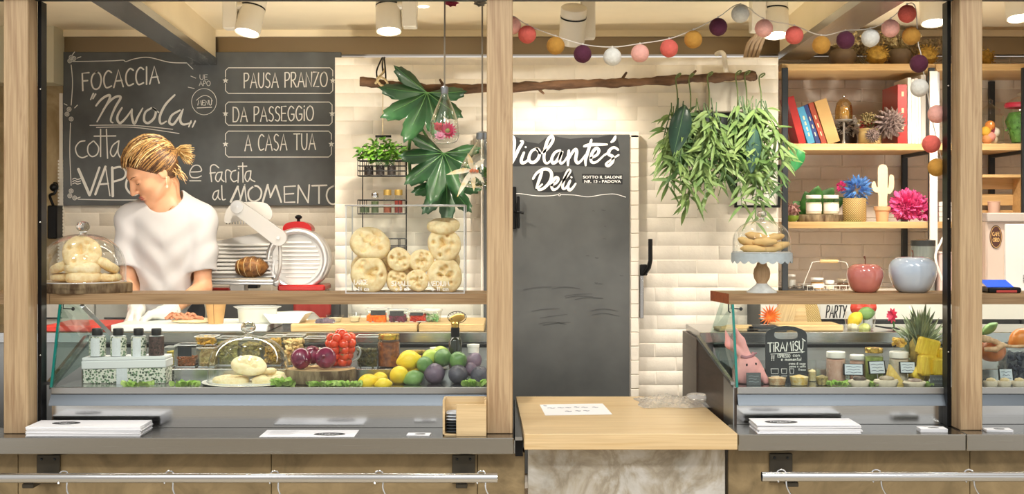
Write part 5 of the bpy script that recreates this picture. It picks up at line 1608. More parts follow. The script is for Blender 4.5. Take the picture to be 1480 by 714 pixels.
B().span((-W_ + .011, -.008, .011), (W_ - .011, -.002, H_ - .011)).build('paper', mat('picture_paper', '#f0ece2', .6), t)
b = B(); MP = lambda px, py, l=0: Vector(((px - 1094) * k, -.0095, (300 - py) * k))
write(b, 'dolce', 1086, 276, 1112, 9, 1.2, MP); write(b, 'casa', 1086, 290, 1108, 8, 1.2, MP)
b.ribbon([(1084, 281), (1112, 279.5)], 1.0, MP)
b.build('ink_lettering', mat('ink', '#2a2826', .6), t)
t = T('wall_cable', 'bundle of beige cables looping down from the ceiling above the branch end', 'cable', P(1092, 40, 6.5))
b = B()
for i in range(4):
    b.tube(catmull([(-.05 + .02 * i, .02, -.15), (-.035 + .022 * i, .0, -.08), (.01 + .012 * i, -.02, -.02), (.02 + .012 * i, 0, .12)], 6), .010, 8)
b.build('cable_strand', mat('cable_beige', '#b09a80', .6), t)

# ---- paper ball garland
DGA = 4.87
BALLS = [(740, 37, 'pink'), (762, 50, 'coral'), (803, 66, 'ochre'), (842, 78, 'plum'), (885, 82, 'white'), (925, 77, 'pink'), (967, 70, 'coral'), (1002, 57, 'ochre'), (1038, 39, 'plum'), (1070, 20, 'white'), (1104, 41, 'pink'), (1148, 51, 'coral'), (1187, 65, 'ochre'), (1222, 58, 'plum'), (1258, 55, 'white'), (1287, 41, 'pink'), (1311, 20, 'coral'), (1317, 52, 'ochre'), (1328, 92, 'plum'), (1329, 127, 'white'), (1354, 165, 'pink'), (1346, 208, 'coral'), (1354, 242, 'ochre')]
BC = {'pink': '#f0b3a6', 'coral': '#e06a5e', 'ochre': '#c28f3c', 'plum': '#57223b', 'white': '#e6e6de'}
t = T('ball_garland', 'cotton ball garland swagged under the lintel down to the right post', 'garland', P(900, 70, DGA))
o0 = P(900, 70, DGA)
top = lambda i: P(BALLS[i][0], BALLS[i][1] - 14, DGA) - o0
cord = B()
main = [P(728, 34, DGA) - o0] + [top(i) for i in range(17)] + [P(1322, 8, DGA) - o0, P(1325, 30, DGA) - o0] + [P(1327, 62, DGA) - o0, P(1331, 78, DGA) - o0, P(1334, 100, DGA) - o0, P(1339, 125, DGA + .03) - o0, P(1345, 160, DGA + .03) - o0, P(1352, 194, DGA + .03) - o0, P(1360, 228, DGA + .03) - o0]
cord.tube(catmull([tuple(p) for p in main], 5), .0021, 6)
cord.build('cord', mat('cord_white', '#e9e4da', .6), t)
bb = B(); rn = random.Random(1)
bb.ball((0, 0, 0), 1.0, 28, 18)
mm = {}
for i, (x, y, c_) in enumerate(BALLS):
    m_ = mat('cotton_' + c_, BC[c_], .85, var=.06, vscale=50, bump=.5, bscale=160)
    b = B(); b.ball((0, 0, 0), .0345, 28, 18, fn=lambda q, s=i: 1 + .012 * math.sin(q.x * 9 + s) * math.sin(q.z * 8 + s * 2))
    b.build('cotton_ball', m_, t, loc=P(x, y, DGA) - o0, label=c_ + ' cotton ball')
b = B()
for i in range(17):
    b.tube([top(i) + Vector((0, 0, .004)), top(i) + Vector((0, 0, -.014))], .0035, 6)
b.build('cord_knot', MATS['cord_white'], t)

# ---- hanging glass drops
M_DROP = glass('drop_glass', '#fbfdfc', .07, .9, 2.0)
def drop(px, ptop, pbot, w, d, label):
    k = d / FOC
    H = (pbot - ptop) * k; r = w * k / 2
    t = T('glass_drop', label, 'hanging vase', P(px, pbot, d))
    pr = [(0, 0), (r * .5, .002), (r * .82, H * .05), (r * .98, H * .16), (r, H * .26), (r * .93, H * .42), (r * .74, H * .6), (r * .46, H * .79), (r * .27, H * .92), (r * .22, H)]
    pr = catmull(pr, 4)
    B().lathe(pr, 36, cap=False).build('glass_bulb', M_DROP, t)
    B().lathe([(r * .24, H - .004), (r * .26, H), (r * .26, H + .02), (r * .16, H + .026), (0, H + .028)], 16).build('cap', mat('drop_cap', '#9aa0a6', .3, .8), t)
    return t, H, r
def bloom(b, c, n, r, nrm, seed, w=.5, cup=.5, layers=2):
    rn = random.Random(seed)
    nrm = Vector(nrm).normalized()
    x = nrm.cross(Vector((0.2, 0.3, 1))).normalized(); y = nrm.cross(x)
    for l in range(layers):
        for i in range(n):
            a = 2 * PI * (i + .5 * l) / n
            d = (x * math.cos(a) + y * math.sin(a)) * (1 - .25 * l) + nrm * (cup + .5 * l)
            b.leaf(c, d, nrm, r * (1 - .18 * l), r * w, 0, .25, 5)
d0_ = 4.90
tA, H, r_ = drop(642.5, 134, 208, 43, d0_, 'glass drop vase with pink flowers on a long cord')
b = B(); b.tube([(0, 0, H + .02), (0.001, 0, (208 - 3) * d0_ / FOC + .01)], .0032, 8); b.build('cord', mat('drop_cord', '#8b8272', .8), tA)
tB, H2, r2 = drop(697, 200, 272, 68, d0_ + .02, 'wider glass drop vase with cream lily, half behind the middle post')
b = B(); b.tube([(0, 0, H2 + .02), (0, 0, (272 - 3) * d0_ / FOC)], .0032, 8); b.build('cord', MATS['drop_cord'], tB)
z0_ = P(0, 208, d0_).z; x0_ = X(642.5, d0_)
t = T('pink_gerbera', 'deep pink gerbera with green eye inside the narrower glass drop', 'flower', (x0_ + .012, d0_ - .0, z0_ + .05))
b = B(); bloom(b, Vector((0, 0, 0)), 16, .036, (.1, -1, .25), 1, .36, .2, 3); b.build('petals', mat('gerbera_pink', '#e0456f', .6, col2='#c02c58', vscale=30), t)
B().ball((0, -.012, -.0), (.010, .006, .010), 14, 8).build('eye', mat('gerbera_eye', '#8fa043', .7), t)
t = T('pink_rosebud', 'coral pink rosebud beside the gerbera in the narrower glass drop', 'flower', (x0_ - .026, d0_ - .005, z0_ + .062))
b = B(); bloom(b, Vector((0, 0, -.012)), 6, .036, (.1, -.4, 1), 3, .8, 1.6, 3); b.build('petals', mat('rose_coral', '#e85a62', .6, col2='#cf3a4c', vscale=20), t)
t = T('pale_pink_petals', 'pale pink blossom at the bottom of the narrower glass drop', 'flower', (x0_ - .016, d0_ - .01, z0_ + .026))
b = B(); bloom(b, Vector((0, 0, 0)), 8, .026, (.0, -.8, .5), 5, .6, .5, 2); b.build('petals', mat('petal_pale', '#eaa7bd', .6, var=.1, vscale=40), t)
z0_ = P(0, 272, d0_).z; x0_ = X(697, d0_)
t = T('cream_lily', 'cream lily with orange throat spilling from the wider glass drop', 'flower', (X(683, 4.86), 4.86, P(0, 246, 4.86).z))
b = B()
for ex, ez in ((-34, 1), (-20, 30), (-6, -26), (16, -18), (16, 14), (2, 24)):
    k = 4.86 / FOC
    v = Vector((ex * k, -.02, -ez * k))
    b.leaf((0, 0, 0), v, (0, -1, .2), v.length * 1.1, .020, .15, .3, 6)
b.build('petals', mat('lily_cream', '#f4ead0', .6, col2='#ecc34a', vscale=20, lo=.3, hi=.5), t)
b = B()
for i in range(5): b.ball((-.006 + .006 * i, -.012, .004 * (i % 2) - .004), .006, 8, 6)
b.build('throat', mat('lily_orange', '#e0742a', .6), t)
t = T('green_foliage_tuft', 'dark green leaves inside the wider glass drop by the lily', 'foliage', (X(698, 4.93), 4.93, P(0, 256, 4.93).z))
b = B(); flower_ball(b, (0, 0, 0), .03, 70, .03, 9, .016); b.build('leaves', M_LEAFY, t)
for px, lab, colr in ((652, 'pink fabric flower hung up at the lintel above the pink flower drop', '#e36a86'), (693, 'white fabric flower hung up at the lintel beside the middle post', '#e7e2d6')):
    t = T('fabric_flower', lab, 'flower', P(px, 7, 4.88))
    b = B(); bloom(b, Vector((0, 0, 0)), 8, .035, (.1, -.7, .5), px, .6, .6, 2); b.build('petals', mat('fabric_%d' % px, colr, .8), t)
    b = B(); b.tube(catmull([(0, 0, 0), (.012, 0, .02), (0.0, 0, .045)], 5), .002, 6); b.build('thread', MATS['drop_cord'], t)
# ================================================================== bread, domes, fruit, jars
def bread_mat(name, light, mid, dark):
    m, t, b = _new(name)
    v = _coords(t, (1, 1, 1))
    n = _noise(t, v, 3.2, 4, .6)
    col = _ramp(t, n, [(.3, lin(mid)), (.55, lin(light)), (.78, lin(light))])
    g = t.nodes.new('ShaderNodeNewGeometry')
    n2 = _noise(t, v, 2.4, 3, .5)
    mx = t.nodes.new('ShaderNodeMix'); mx.data_type = 'RGBA'
    t.links.new(_ramp(t, n2, [(.42, (0, 0, 0, 1)), (.7, (.5, .5, .5, 1))]), mx.inputs[0])
    t.links.new(col, mx.inputs[6]); mx.inputs[7].default_value = lin(dark)
    t.links.new(mx.outputs[2], b.inputs['Base Color'])
    b.inputs['Roughness'].default_value = .75
    b.inputs['Subsurface Weight'].default_value = .15
    b.inputs['Subsurface Radius'].default_value = (.01, .006, .003); b.inputs['Subsurface Scale'].default_value = .3
    _bump(t, b, _noise(t, v, 14, 3), .10, .02)
    MATS[name] = m
    return m
M_BREAD = bread_mat('focaccia_crust', '#f8e6b9', '#ecd198', '#d9ae68')
M_BREADW = bread_mat('bun_crust', '#f8e9c4', '#eed9a4', '#e2c07c')

def bread_mesh(name, seed, r=1.0, h=.36, dim=9, m=None, deep=.75):
    """flat round loaf, unit radius, dimpled on its +z side"""
    rn = random.Random(seed)
    ds = []
    for i in range(dim):
        a = 2 * PI * i / dim + rn.uniform(-.5, .5); q = rn.uniform(.25, .75) if i % 3 else rn.uniform(0, .3)
        ds.append((q * math.cos(a), q * math.sin(a), rn.uniform(.08, .15), rn.uniform(.6, 1)))
    ph = [rn.uniform(0, 6) for _ in range(4)]
    b = B()
    nu, nv = 72, 44
    vs, fs = [], []
    for j in range(nv + 1):
        th = PI * j / nv
        for i in range(nu):
            a = 2 * PI * i / nu
            cs, sn = math.cos(th), math.sin(th)
            rr = (abs(sn) ** .55) * (1 + .03 * math.sin(2 * a + ph[0]) + .025 * math.sin(3 * a + ph[1]))
            z = h * math.copysign(abs(cs) ** .75, cs) * (1 + .12 * math.sin(2 * a + ph[2]) * sn)
            x, y = rr * math.cos(a), rr * math.sin(a)
            if cs > -.2:
                dz = 0
                for dx, dy, s_, k_ in ds:
                    dz += k_ * math.exp(-((x - dx) ** 2 + (y - dy) ** 2) / (s_ * s_))
                z -= deep * h * 1.6 * min(dz, 1.2) * min(1, cs + .2)
                z += .10 * h * math.sin(5 * x + ph[3]) * math.sin(6 * y + ph[1])
            vs.append((x * r, y * r, z * r))
    for j in range(nv):
        for i in range(nu):
            k = (i + 1) % nu
            fs.append((j * nu + i, (j + 1) * nu + i, (j + 1) * nu + k, j * nu + k))
    b.add(vs, fs)
    return b
BREADS = []
def bread(px, py, d, rpx, label, rot, variant, name='focaccia', group=None, m=None, zscale=1.0):
    k = d / FOC
    t = T(name, label, 'bread', P(px, py, d), 0, group, rot=rot)
    key = (variant, m or M_BREAD)
    me = None
    for kk, ob in BREADS:
        if kk == key: me = ob
    if me is None:
        me = bread_mesh(name, variant, dim=10 + variant % 4).build('crust', m or M_BREAD, None, True, angle=180)
        BREADS.append((key, me)); me.parent = t
        me.scale = (rpx * k, rpx * k, rpx * k * zscale)
    else:
        c = me.copy(); COL.objects.link(c); c.parent = t; c.scale = (rpx * k, rpx * k, rpx * k * zscale)
    return t
UP = R(90)
# clear acrylic box on the plank
dF, dBk = 4.96, 5.16
M_ACR = glass('acrylic', '#fafdfc', .02, .5, 3.5)
M_ACE = mat('acrylic_edge', '#f4f6f6', .2, trans=.3, emit=.0)
bx0, bx1 = X(500, dF), X(671, dF)
t = T('acrylic_box', 'clear acrylic box full of round focaccia on the oak plank', 'display box', ((bx0 + bx1) / 2, 5.06, ZP))
hw, hh = (bx1 - bx0) / 2, Z(298, dF) - ZP
f = dF - 5.06; r_ = .10
def pane(name, pts, lab=None): return B().add(pts, [(0, 1, 2, 3)]).build(name, M_ACR, t, False)
pane('front_pane', [(-hw, f, 0), (hw, f, 0), (hw, f, hh), (-hw, f, hh)])
pane('back_pane', [(-hw, r_, 0), (hw, r_, 0), (hw, r_, hh), (-hw, r_, hh)])
pane('side_pane', [(-hw, f, 0), (-hw, r_, 0), (-hw, r_, hh), (-hw, f, hh)])
pane('side_pane', [(hw, f, 0), (hw, r_, 0), (hw, r_, hh), (hw, f, hh)])
b = B()
b.span((-hw - .004, f - .004, hh), (hw + .004, r_ + .004, hh + .006), .001)
b.build('lid', mat('acrylic_lid', '#f2f4f4', .15, trans=.6), t)
b = B()
for x in (-hw, hw):
    for y in (f, r_): b.span((x - .0022, y - .0022, 0), (x + .0022, y + .0022, hh))
for y in (f, r_): b.span((-hw, y - .002, 0), (hw, y + .002, .004))
b.build('bright_edges', M_ACE, t)
b = B()
MX = lambda px, py, l=0: Vector((X(px, dF) - (bx0 + bx1) / 2, f - .0015, Z(py, dF) - ZP))
write(b, 'LARGE', 512, 411, 531, 6.5, 1.0, MX); write(b, 'o 14 cm', 512, 420, 533, 5.5, .9, MX)
b.build('size_lettering', mat('white_marker', '#fdfdf8', .6), t); b = B()
write(b, 'SMALL', 566, 413, 593, 6.5, 1.1, MX); write(b, 'o 8 cm', 572, 419.5, 591, 5.5, 1.0, MX)
b.build('size_lettering', mat('white_marker', '#fdfdf8', .6), t); b = B()
write(b, 'MEDiUM', 619, 413, 649, 6.5, 1.0, MX); write(b, 'o 11 cm', 624, 420, 648, 5.5, .9, MX)
b.build('size_lettering', mat('white_marker', '#fdfdf8', .6), t)
fr = dF + .045
bread(533.5, 396.5, fr, 27, 'large focaccia standing upright at the bottom over the word for large', (UP, 0, 0), 1)
bread(535, 352, fr + .03, 29, 'large focaccia lying tilted on top of the large ones', (R(48), R(4), .2), 2)
bread(541, 374, fr + .10, 26, 'large focaccia wedged behind, under the tilted one', (R(70), 0, .5), 3)
bread(577, 375, fr, 17.5, 'small focaccia in the upper row next to the large ones', (UP, 0, 0), 4)
bread(609.5, 377, fr, 17.5, 'small focaccia in the upper row next to the medium ones', (UP, 0, 0), 5)
bread(574, 406, fr + .015, 16.5, 'small focaccia in the bottom row next to the large one', (UP, .3, 0), 6)
bread(603, 405.5, fr - .005, 16.5, 'small focaccia in the bottom row next to the medium one', (UP, 0, 0), 7)
bread(643, 398, fr, 25.5, 'medium focaccia standing at the bottom over the word for medium', (UP, 0, 0), 8)
bread(642, 354, fr + .0, 24.5, 'medium focaccia standing in the middle of the medium stack', (UP - .1, 0, 0), 9)
bread(641, 326.5, fr + .03, 24.5, 'medium focaccia lying flat on top of the medium stack', (R(14), R(-3), 0), 3)
for i, (px, py, rr) in enumerate(((525, 386, 18), (560, 390, 18), (592, 392, 17), (648, 376, 18), (648, 405, 17))):
    bread(px, py, fr + .105, rr, ['focaccia half seen behind the large upright one', 'focaccia seen in the gap behind the first small ones', 'focaccia seen in the gap behind the second small ones', 'focaccia behind the two upright medium ones', 'focaccia behind the lowest medium one'][i], (UP, .2 * i, 0), 1 + i)

def dome(px, d, z, wpx, htop, knob, label, name='glass_dome', glassm=None, knobm=None):
    """bell of thin glass with a solid glass knob; htop = height in pixels to the bell's crown"""
    k = d / FOC
    r, h = wpx * k / 2, htop * k
    t = T(name, label, 'glass dome', (X(px, d), d, z))
    pr = [(r * 1.02, .001), (r, .006), (r, h * .30)]
    for i in range(1, 13):
        a = PI / 2 * i / 12
        pr.append((r * math.cos(a) ** .85 if i < 12 else .004, h * .30 + h * .70 * math.sin(a)))
    B().lathe(pr, 56, cap=False).build('bell', glassm or glass('dome_glass', '#fcfefd', .03, .7, 2.6), t)
    B().tube([(r * math.cos(2 * PI * i / 56), r * math.sin(2 * PI * i / 56), .003) for i in range(56)], .0022, 6, closed=True).build('rim', M_ACE, t)
    kr = knob * k
    B().lathe([(kr * .55, h - .003), (kr * .5, h + kr * .25), (kr, h + kr * .8), (kr * 1.05, h + kr * 1.2), (kr * .75, h + kr * 1.75), (0, h + kr * 1.95)], 28).build('knob', knobm or mat('solid_glass', '#f3f6f6', .03, trans=.95), t)
    return t
# dome with focaccia on a bark edged slice
dD = 5.06
log_slice((X(122, dD), dD, ZP), X(187, dD) - X(122, dD), .13, Z(408, dD) - ZP, 'bark edged log slice under the big bread dome on the plank', 1)
zl = Z(408, dD)
dome(120, dD, zl, 120, 70, 9.5, 'big glass dome over a pile of focaccia on the log slice')
for px, py, rr, rot, lab, v in ((122, 401, 27, (0, 0, 0), 'focaccia lying at the bottom middle under the big dome', 1), (90, 401, 17, (0, 0, .4), 'small focaccia lying at the bottom against the post side of the big dome', 4), (159, 401, 17, (0, 0, 1.4), 'small focaccia lying at the bottom near the woman under the big dome', 5),
                              (120, 388, 26, (0.02, 0, .8), 'focaccia lying as second layer under the big dome', 3), (91, 384, 20, (.0, R(-24), .3), 'focaccia leaning outward on the post side under the big dome', 6), (154, 383, 19, (0, R(30), .6), 'focaccia leaning outward on the side of the woman under the big dome', 7), (118, 366, 28, (R(58), R(6), .1), 'dimpled focaccia propped on top of the pile under the big dome', 9)):
    bread(px, py, dD - (.03 if rr > 25 else 0), rr, lab, rot, v, zscale=1.0 if rot[0] < .1 else .85, m=M_BREADW if v in (3,) else None)
# dome in the case with buns
dC = 5.0
kC = dC / FOC
t = T('white_plate', 'flat white plate under the bun dome in the display case', 'plate', (X(359, dC), dC, TRAY))
B().lathe([(60 * kC, 0), (64 * kC, .004), (66 * kC, .007), (60 * kC, .006), (0, .005)], 48).build('dish', mat('porcelain', '#f1efe9', .25), t)
dome(359, dC, TRAY + .0075, 116, 66, 10.5, 'glass dome over four plain buns inside the display case')
for px, py, rr, rot, lab, v in ((334, 550, 26, (0, 0, 0), 'plain bun lying nearest the sauce bottles under the case dome', 2), (391, 548, 27, (0, R(-6), 1), 'plain bun lying nearest the onions under the case dome', 5), (360, 528, 25, (R(24), 0, .5), 'dimpled bun lying on top under the case dome', 7), (382, 537, 18, (0, R(6), 2), 'bun half hidden behind the top one under the case dome', 1)):
    bread(px, py, dC + (.03 if rr == 18 else -.01), rr, lab, rot, v, 'bread_bun', m=M_BREADW, zscale=.78)
# cake stand with biscuits
dS = 5.05; k = dS / FOC
t = T('cake_stand', 'pale blue scalloped cake stand on a turned wooden foot', 'cake stand', (X(1101, dS), dS, ZP))
B().lathe([(22 * k, 0), (21 * k, 2 * k), (14 * k, 7 * k), (9 * k, 11 * k), (8 * k, 13 * k)], 36).build('base', mat('distressed_white', '#c9cdca', .5, var=.12, vscale=30), t)
B().lathe([(7 * k, 12 * k), (8 * k, 15 * k), (11 * k, 20 * k), (12.2 * k, 27 * k), (11 * k, 34 * k), (8 * k, 38 * k), (6.5 * k, 43 * k)], 32).build('turned_foot', wood('turned_wood', '#d0b08a', '#a6845f', 'z', .5, .6), t)
zc_ = 57 * k
b = B(); b.lathe([(0, 43 * k), (40 * k, 46 * k), (43 * k, zc_ - .004), (43 * k, zc_), (0, zc_ - .001)], 56)
n = 20
vs, fs = [], []
for i in range(n * 6):
    a = 2 * PI * i / (n * 6)
    dz = abs(math.sin(a * n / 2)) * 4.0 * k
    vs += [(43.6 * k * math.cos(a), 43.6 * k * math.sin(a), zc_), (44 * k * math.cos(a), 44 * k * math.sin(a), 46 * k - dz)]
m_ = n * 6
fs = [(2 * i, 2 * i + 1, (2 * i + 3) % (2 * m_), (2 * i + 2) % (2 * m_)) for i in range(m_)]
b.add(vs, fs)
b.build('scalloped_plate', mat('pale_blue_metal', '#aab7bd', .45, var=.06, vscale=40), t)
dome(1101, dS, ZP + zc_, 84, 48, 7, 'glass dome over finger biscuits on the pale blue cake stand')
M_BISC = bread_mat('biscuit', '#dcbb7e', '#c9a263', '#b3833f')
rn = random.Random(3)
for i, (px, py, a, y_, lab) in enumerate(((1088, 360, .05, -.05, 'finger biscuit lying lowest at the front of the cake stand'), (1112, 360, -.1, -.04, 'finger biscuit lying lowest toward the shelves on the cake stand'), (1101, 361.5, .9, .04, 'finger biscuit lying lowest at the back of the cake stand'), (1082, 351, .35, -.02, 'finger biscuit tilted in the second layer on the door side of the cake stand'), (1104, 350, -.05, -.05, 'finger biscuit in the middle of the second layer on the cake stand'), (1124, 356, -.2, .0, 'short biscuit near the shelf side rim of the cake stand'), (1094, 342, .2, .02, 'finger biscuit on top, nearer the door, on the cake stand'), (1116, 344, -.18, .0, 'finger biscuit on top, nearer the shelves, on the cake stand'))):
    o = T('finger_biscuit', lab, 'biscuit', P(px, py, dS + y_), rot=(0, a, (.3 if i % 2 else -.4)))
    B().ball((0, 0, 0), (19 * k, 8.5 * k, 6.0 * k), 26, 14, fn=lambda q: 1 + .06 * math.sin(9 * q.x) + .03 * math.sin(14 * q.y)).build('biscuit_body', M_BISC, o)
# ceramic apples
def apple(px, d, w, h, hst, m, label):
    k = d / FOC
    r, H = w * k / 2, h * k
    t = T('ceramic_apple', label, 'ornament', (X(px, d), d, ZP))
    pr = [(0, .05 * H), (.28 * r, .02 * H), (.46 * r, 0), (.62 * r, .035 * H), (.80 * r, .18 * H), (.95 * r, .42 * H), (r, .62 * H), (.94 * r, .82 * H), (.74 * r, .96 * H), (.5 * r, 1.0 * H), (.26 * r, .95 * H), (.1 * r, .87 * H), (0, .84 * H)]
    B().lathe(catmull(pr, 4), 48, cap=False, wob=lambda a, z: 1 + .02 * math.cos(5 * a) * (1 - z / H)).build('apple_body', m, t)
    B().tube([(0, 0, .83 * H), (.002, 0, H + hst * k * .6), (-.003, 0, H + hst * k)], [.0025, .002, .0045], 8).build('stem', mat('apple_stem', '#7a4a3a', .5), t)
    return t
apple(1250, 5.05, 52, 41, 11, mat('pink_glaze', '#c97c70', .12, coat=.8, col2='#b96a63', vscale=8), 'glossy pink ceramic apple on the oak plank')
apple(1319, 5.05, 68, 51, 10, mat('blue_glaze', '#c3cfdc', .1, coat=.9, col2='#aebfd2', vscale=6), 'bigger glossy pale blue ceramic apple on the oak plank')

# ---------------------------------------------------------------- left case: front row
def leafpat(name, base='#e4e3d6', dark='#3a4a3c', mid='#7d9a78', sc=110):
    m, t, b = _new(name)
    v = _coords(t, (1, 1, 1))
    vo = t.nodes.new('ShaderNodeTexVoronoi'); vo.inputs['Scale'].default_value = sc
    t.links.new(v, vo.inputs['Vector'])
    n = _noise(t, v, sc * .6, 2)
    mx = t.nodes.new('ShaderNodeMix'); mx.data_type = 'RGBA'
    t.links.new(_ramp(t, vo.outputs['Distance'], [(.42, (1, 1, 1, 1)), (.52, (0, 0, 0, 1))]), mx.inputs[0])
    mx.inputs[6].default_value = lin(base)
    t.links.new(_ramp(t, n, [(.45, lin(dark)), (.55, lin(mid))]), mx.inputs[7])
    t.links.new(mx.outputs[2], b.inputs['Base Color'])
    b.inputs['Roughness'].default_value = .5
    MATS[name] = m
    return m
M_PAT = leafpat('leaf_print'); M_PATD = leafpat('dark_leaf_print', '#4a3c3a', '#171515', '#6b4f4a', 200)
M_LBL = mat('bottle_label', '#dfe3e8', .5, var=.05, vscale=200)
dX = 4.97; k = dX / FOC
x0, x1 = X(119, dX), X(240, dX)
t = T('gift_box', 'white gift box with leaf print and tilted lid holding the four bottles', 'box', ((x0 + x1) / 2, dX + .03, TRAY))
hw = (x1 - x0) / 2; hb = Z(533, dX) - TRAY
B().span((-hw + .002, -.03, 0), (hw - .002, .07, hb + .01), .002).build('box_body', M_PAT, t)
B().span((-.012 - .018, -.0318, .0), (.012 - .0, -.0295, hb + .005)).build('white_band', M_LBL, t)
q = B(); q.span((-hw - .002, -.034, hb + .001), (hw + .002, .074, hb + .033), .003); q.span((-hw + .0, -.030, hb + .034), (hw - .0, .07, hb + .046), .002)
q.build('lid', mat('box_white', '#e9ebee', .45), t, rot=(0, R(-1.2), 0))
zb = TRAY + hb + .047
for i, (px, w, mb_, lb, nm) in enumerate(((136, 24, M_PAT, 1, 'printed sauce bottle with white label, first from the post'), (166.5, 23, M_PAT, 1, 'printed sauce bottle with white label, second from the post'), (196, 22, M_PAT, 1, 'printed sauce bottle with white label, third from the post'), (222, 22, M_PATD, 0, 'dark printed sauce bottle without label, fourth from the post'))):
    t = T('sauce_bottle', nm, 'bottle', (X(px, dX), dX + .04, zb))
    r = w * k / 2; H = 28.5 * k
    B().lathe([(r * .94, 0), (r, .003), (r, H * .90), (r * .96, H), (r * .62, H + .003), (r * .6, H + .006)], 32).build('bottle_body', mb_, t)
    B().lathe([(r * .93, H - .001), (r * .97, H + .001), (r * .6, H + .0045)], 28, cap=False).build('shoulder', mat('silver_shoulder', '#c3c8cc', .3, .6), t)
    B().lathe([(r * .62, H + .004), (r * .66, H + .006), (r * .66, H + .028), (r * .6, H + .031), (0, H + .031)], 28).build('cap', mat('black_cap', '#1c1c1e', .35), t)
    if lb:
        vs = []
        n = 12
        for j in range(n + 1):
            a = -PI / 2 + (j / n - .5) * 1.15
            for zz in (.0, H * .93): vs.append((r * 1.015 * math.cos(a), r * 1.015 * math.sin(a), zz))
        B().add(vs, [(2 * j, 2 * j + 2, 2 * j + 3, 2 * j + 1) for j in range(n)]).build('label', M_LBL, t)
M_LETT = mat('lettuce', '#c9e08a', .6, col2='#96bf52', vscale=40)
def lettuce(px, py, d, w, h, seed, label):
    k = d / FOC
    t = T('lettuce_leaf', label, 'lettuce', (X(px, d), d, TRAY))
    rn = random.Random(seed); b = B()
    for q in range(34):
        a = rn.uniform(0, 2 * PI); rr = rn.random() ** .5
        c = Vector((rr * math.cos(a) * w * k / 2, rr * math.sin(a) * .018, .002))
        b.leaf(c, (math.cos(a) * .6, math.sin(a) * .4 - .2, .9), (rn.gauss(0, 1), -1, rn.gauss(0, 1)), h * k * rn.uniform(.6, 1.15), h * k * rn.uniform(.6, 1.0), .2, rn.uniform(-.8, .8), 4)
    b.build('frilly_leaf', M_LETT, t)
for i, (px, w, h, lab) in enumerate(((200, 40, 9, 'frilly lettuce tuft in front of the printed gift box'), (268, 34, 9, 'frilly lettuce tuft between gift box and bun dome'), (408, 26, 12, 'frilly lettuce tuft between the bun dome and the log slice'), (466, 36, 9, 'frilly lettuce tuft in front of the onion log slice'), (506, 26, 9, 'frilly lettuce tuft between log slice and lemons'), (688, 32, 10, 'frilly lettuce tuft in front of the avocados by the middle post'))):
    lettuce(px, 0, 4.895, w, h * 1.2, i + 40, lab)
# log slice, onions, mug of cherry tomatoes
dL = 5.02; k = dL / FOC
zL = Z(532, dL)
log_slice((X(465, dL), dL, TRAY + .001), 50 * k, .11, zL - TRAY - .001, 'bark edged log slice carrying red onions and the tomato mug', 4)
M_ONI = mat('red_onion', '#8d2a4d', .22, col2='#5d1636', vscale=10, stretch=(3, 3, .6), coat=.4)
def onion(px, py, rx, ry, dd, rot, label):
    t = T('red_onion', label, 'onion', P(px, py, dL + dd), rot=rot)
    pr = [(0, -ry * .92), (rx * .4, -ry * .85), (rx * .85, -ry * .5), (rx, 0), (rx * .88, ry * .45), (rx * .5, ry * .8), (rx * .18, ry * 1.0), (rx * .1, ry * 1.2), (rx * .06, ry * 1.35), (0, ry * 1.36)]
    B().lathe([(a * k, z * k) for a, z in catmull(pr, 3)], 32, cap=False).build('bulb', M_ONI, t)
    b = B()
    for i in range(7): b.tube([(0, 0, -ry * k * .9), (.004 * math.cos(i), .004 * math.sin(i), -ry * k * 1.08)], .0006, 4)
    b.build('roots', mat('root', '#b09a74', .9), t)
onion(435, 518, 15.5, 14, -.045, (R(95), R(30), R(40)), 'red onion lying nearest the bun dome on the log slice')
onion(452, 513, 14, 13, .03, (R(40), R(20), 0), 'red onion behind between the two front ones on the log slice')
onion(470.5, 517, 15.5, 14.5, -.05, (R(78), R(-8), 0), 'red onion turned tip to the front beside the tomato mug')
dM_ = dL + .05; k = dM_ / FOC
t = T('glass_mug', 'glass mug with curved handle heaped with cherry tomatoes', 'mug', (X(493, dM_), dM_, zL))
B().lathe([(14 * k, .003), (15 * k, 4 * k), (16 * k, 8 * k), (19 * k, 24 * k), (20 * k, 32 * k)], 36, cap=False).lathe([(0, .003), (17 * k, .002), (14 * k, .005)], 36, cap=False).build('glass_cup', M_CLEAR, t)
B().lathe([(19 * k, .0), (20 * k, .001), (16 * k, .004), (0, .004)], 32).build('foot', mat('glass_foot', '#e9efef', .05, trans=.7), t)
b = B(); b.tube(catmull([(17 * k, 0, 8 * k), (24 * k, 0, 12 * k), (28 * k, 0, 21 * k), (25 * k, 0, 28 * k), (19 * k, 0, 27 * k)], 6), .0042, 10); b.build('handle', mat('glass_foot', '#e9efef'), t)
M_TOM = mat('cherry_tomato', '#e2451f', .16, coat=.5, var=.12, vscale=9); M_CAL = mat('calyx', '#4f6d2c', .6)
tom = T('cherry_tomato', 'small shiny cherry tomato in the glass mug', 'tomato', (0, 0, 0), 0, 'cherry tomatoes in the mug')
rt = 7.2 * k
B().ball((0, 0, 0), (rt, rt, rt * .98), 20, 14).build('tomato_body', M_TOM, tom)
q = B()
for i in range(5): q.leaf((0, 0, rt * .95), (math.cos(i * 1.26), math.sin(i * 1.26), .15), (0, 0, 1), rt * .6, rt * .22, .1, .2, 3)
q.build('calyx', M_CAL, tom)
spots = []
rn = random.Random(17)
levels = [(5, 9), (14, 11), (23, 13.5), (32, 16), (40, 14), (46, 6)]
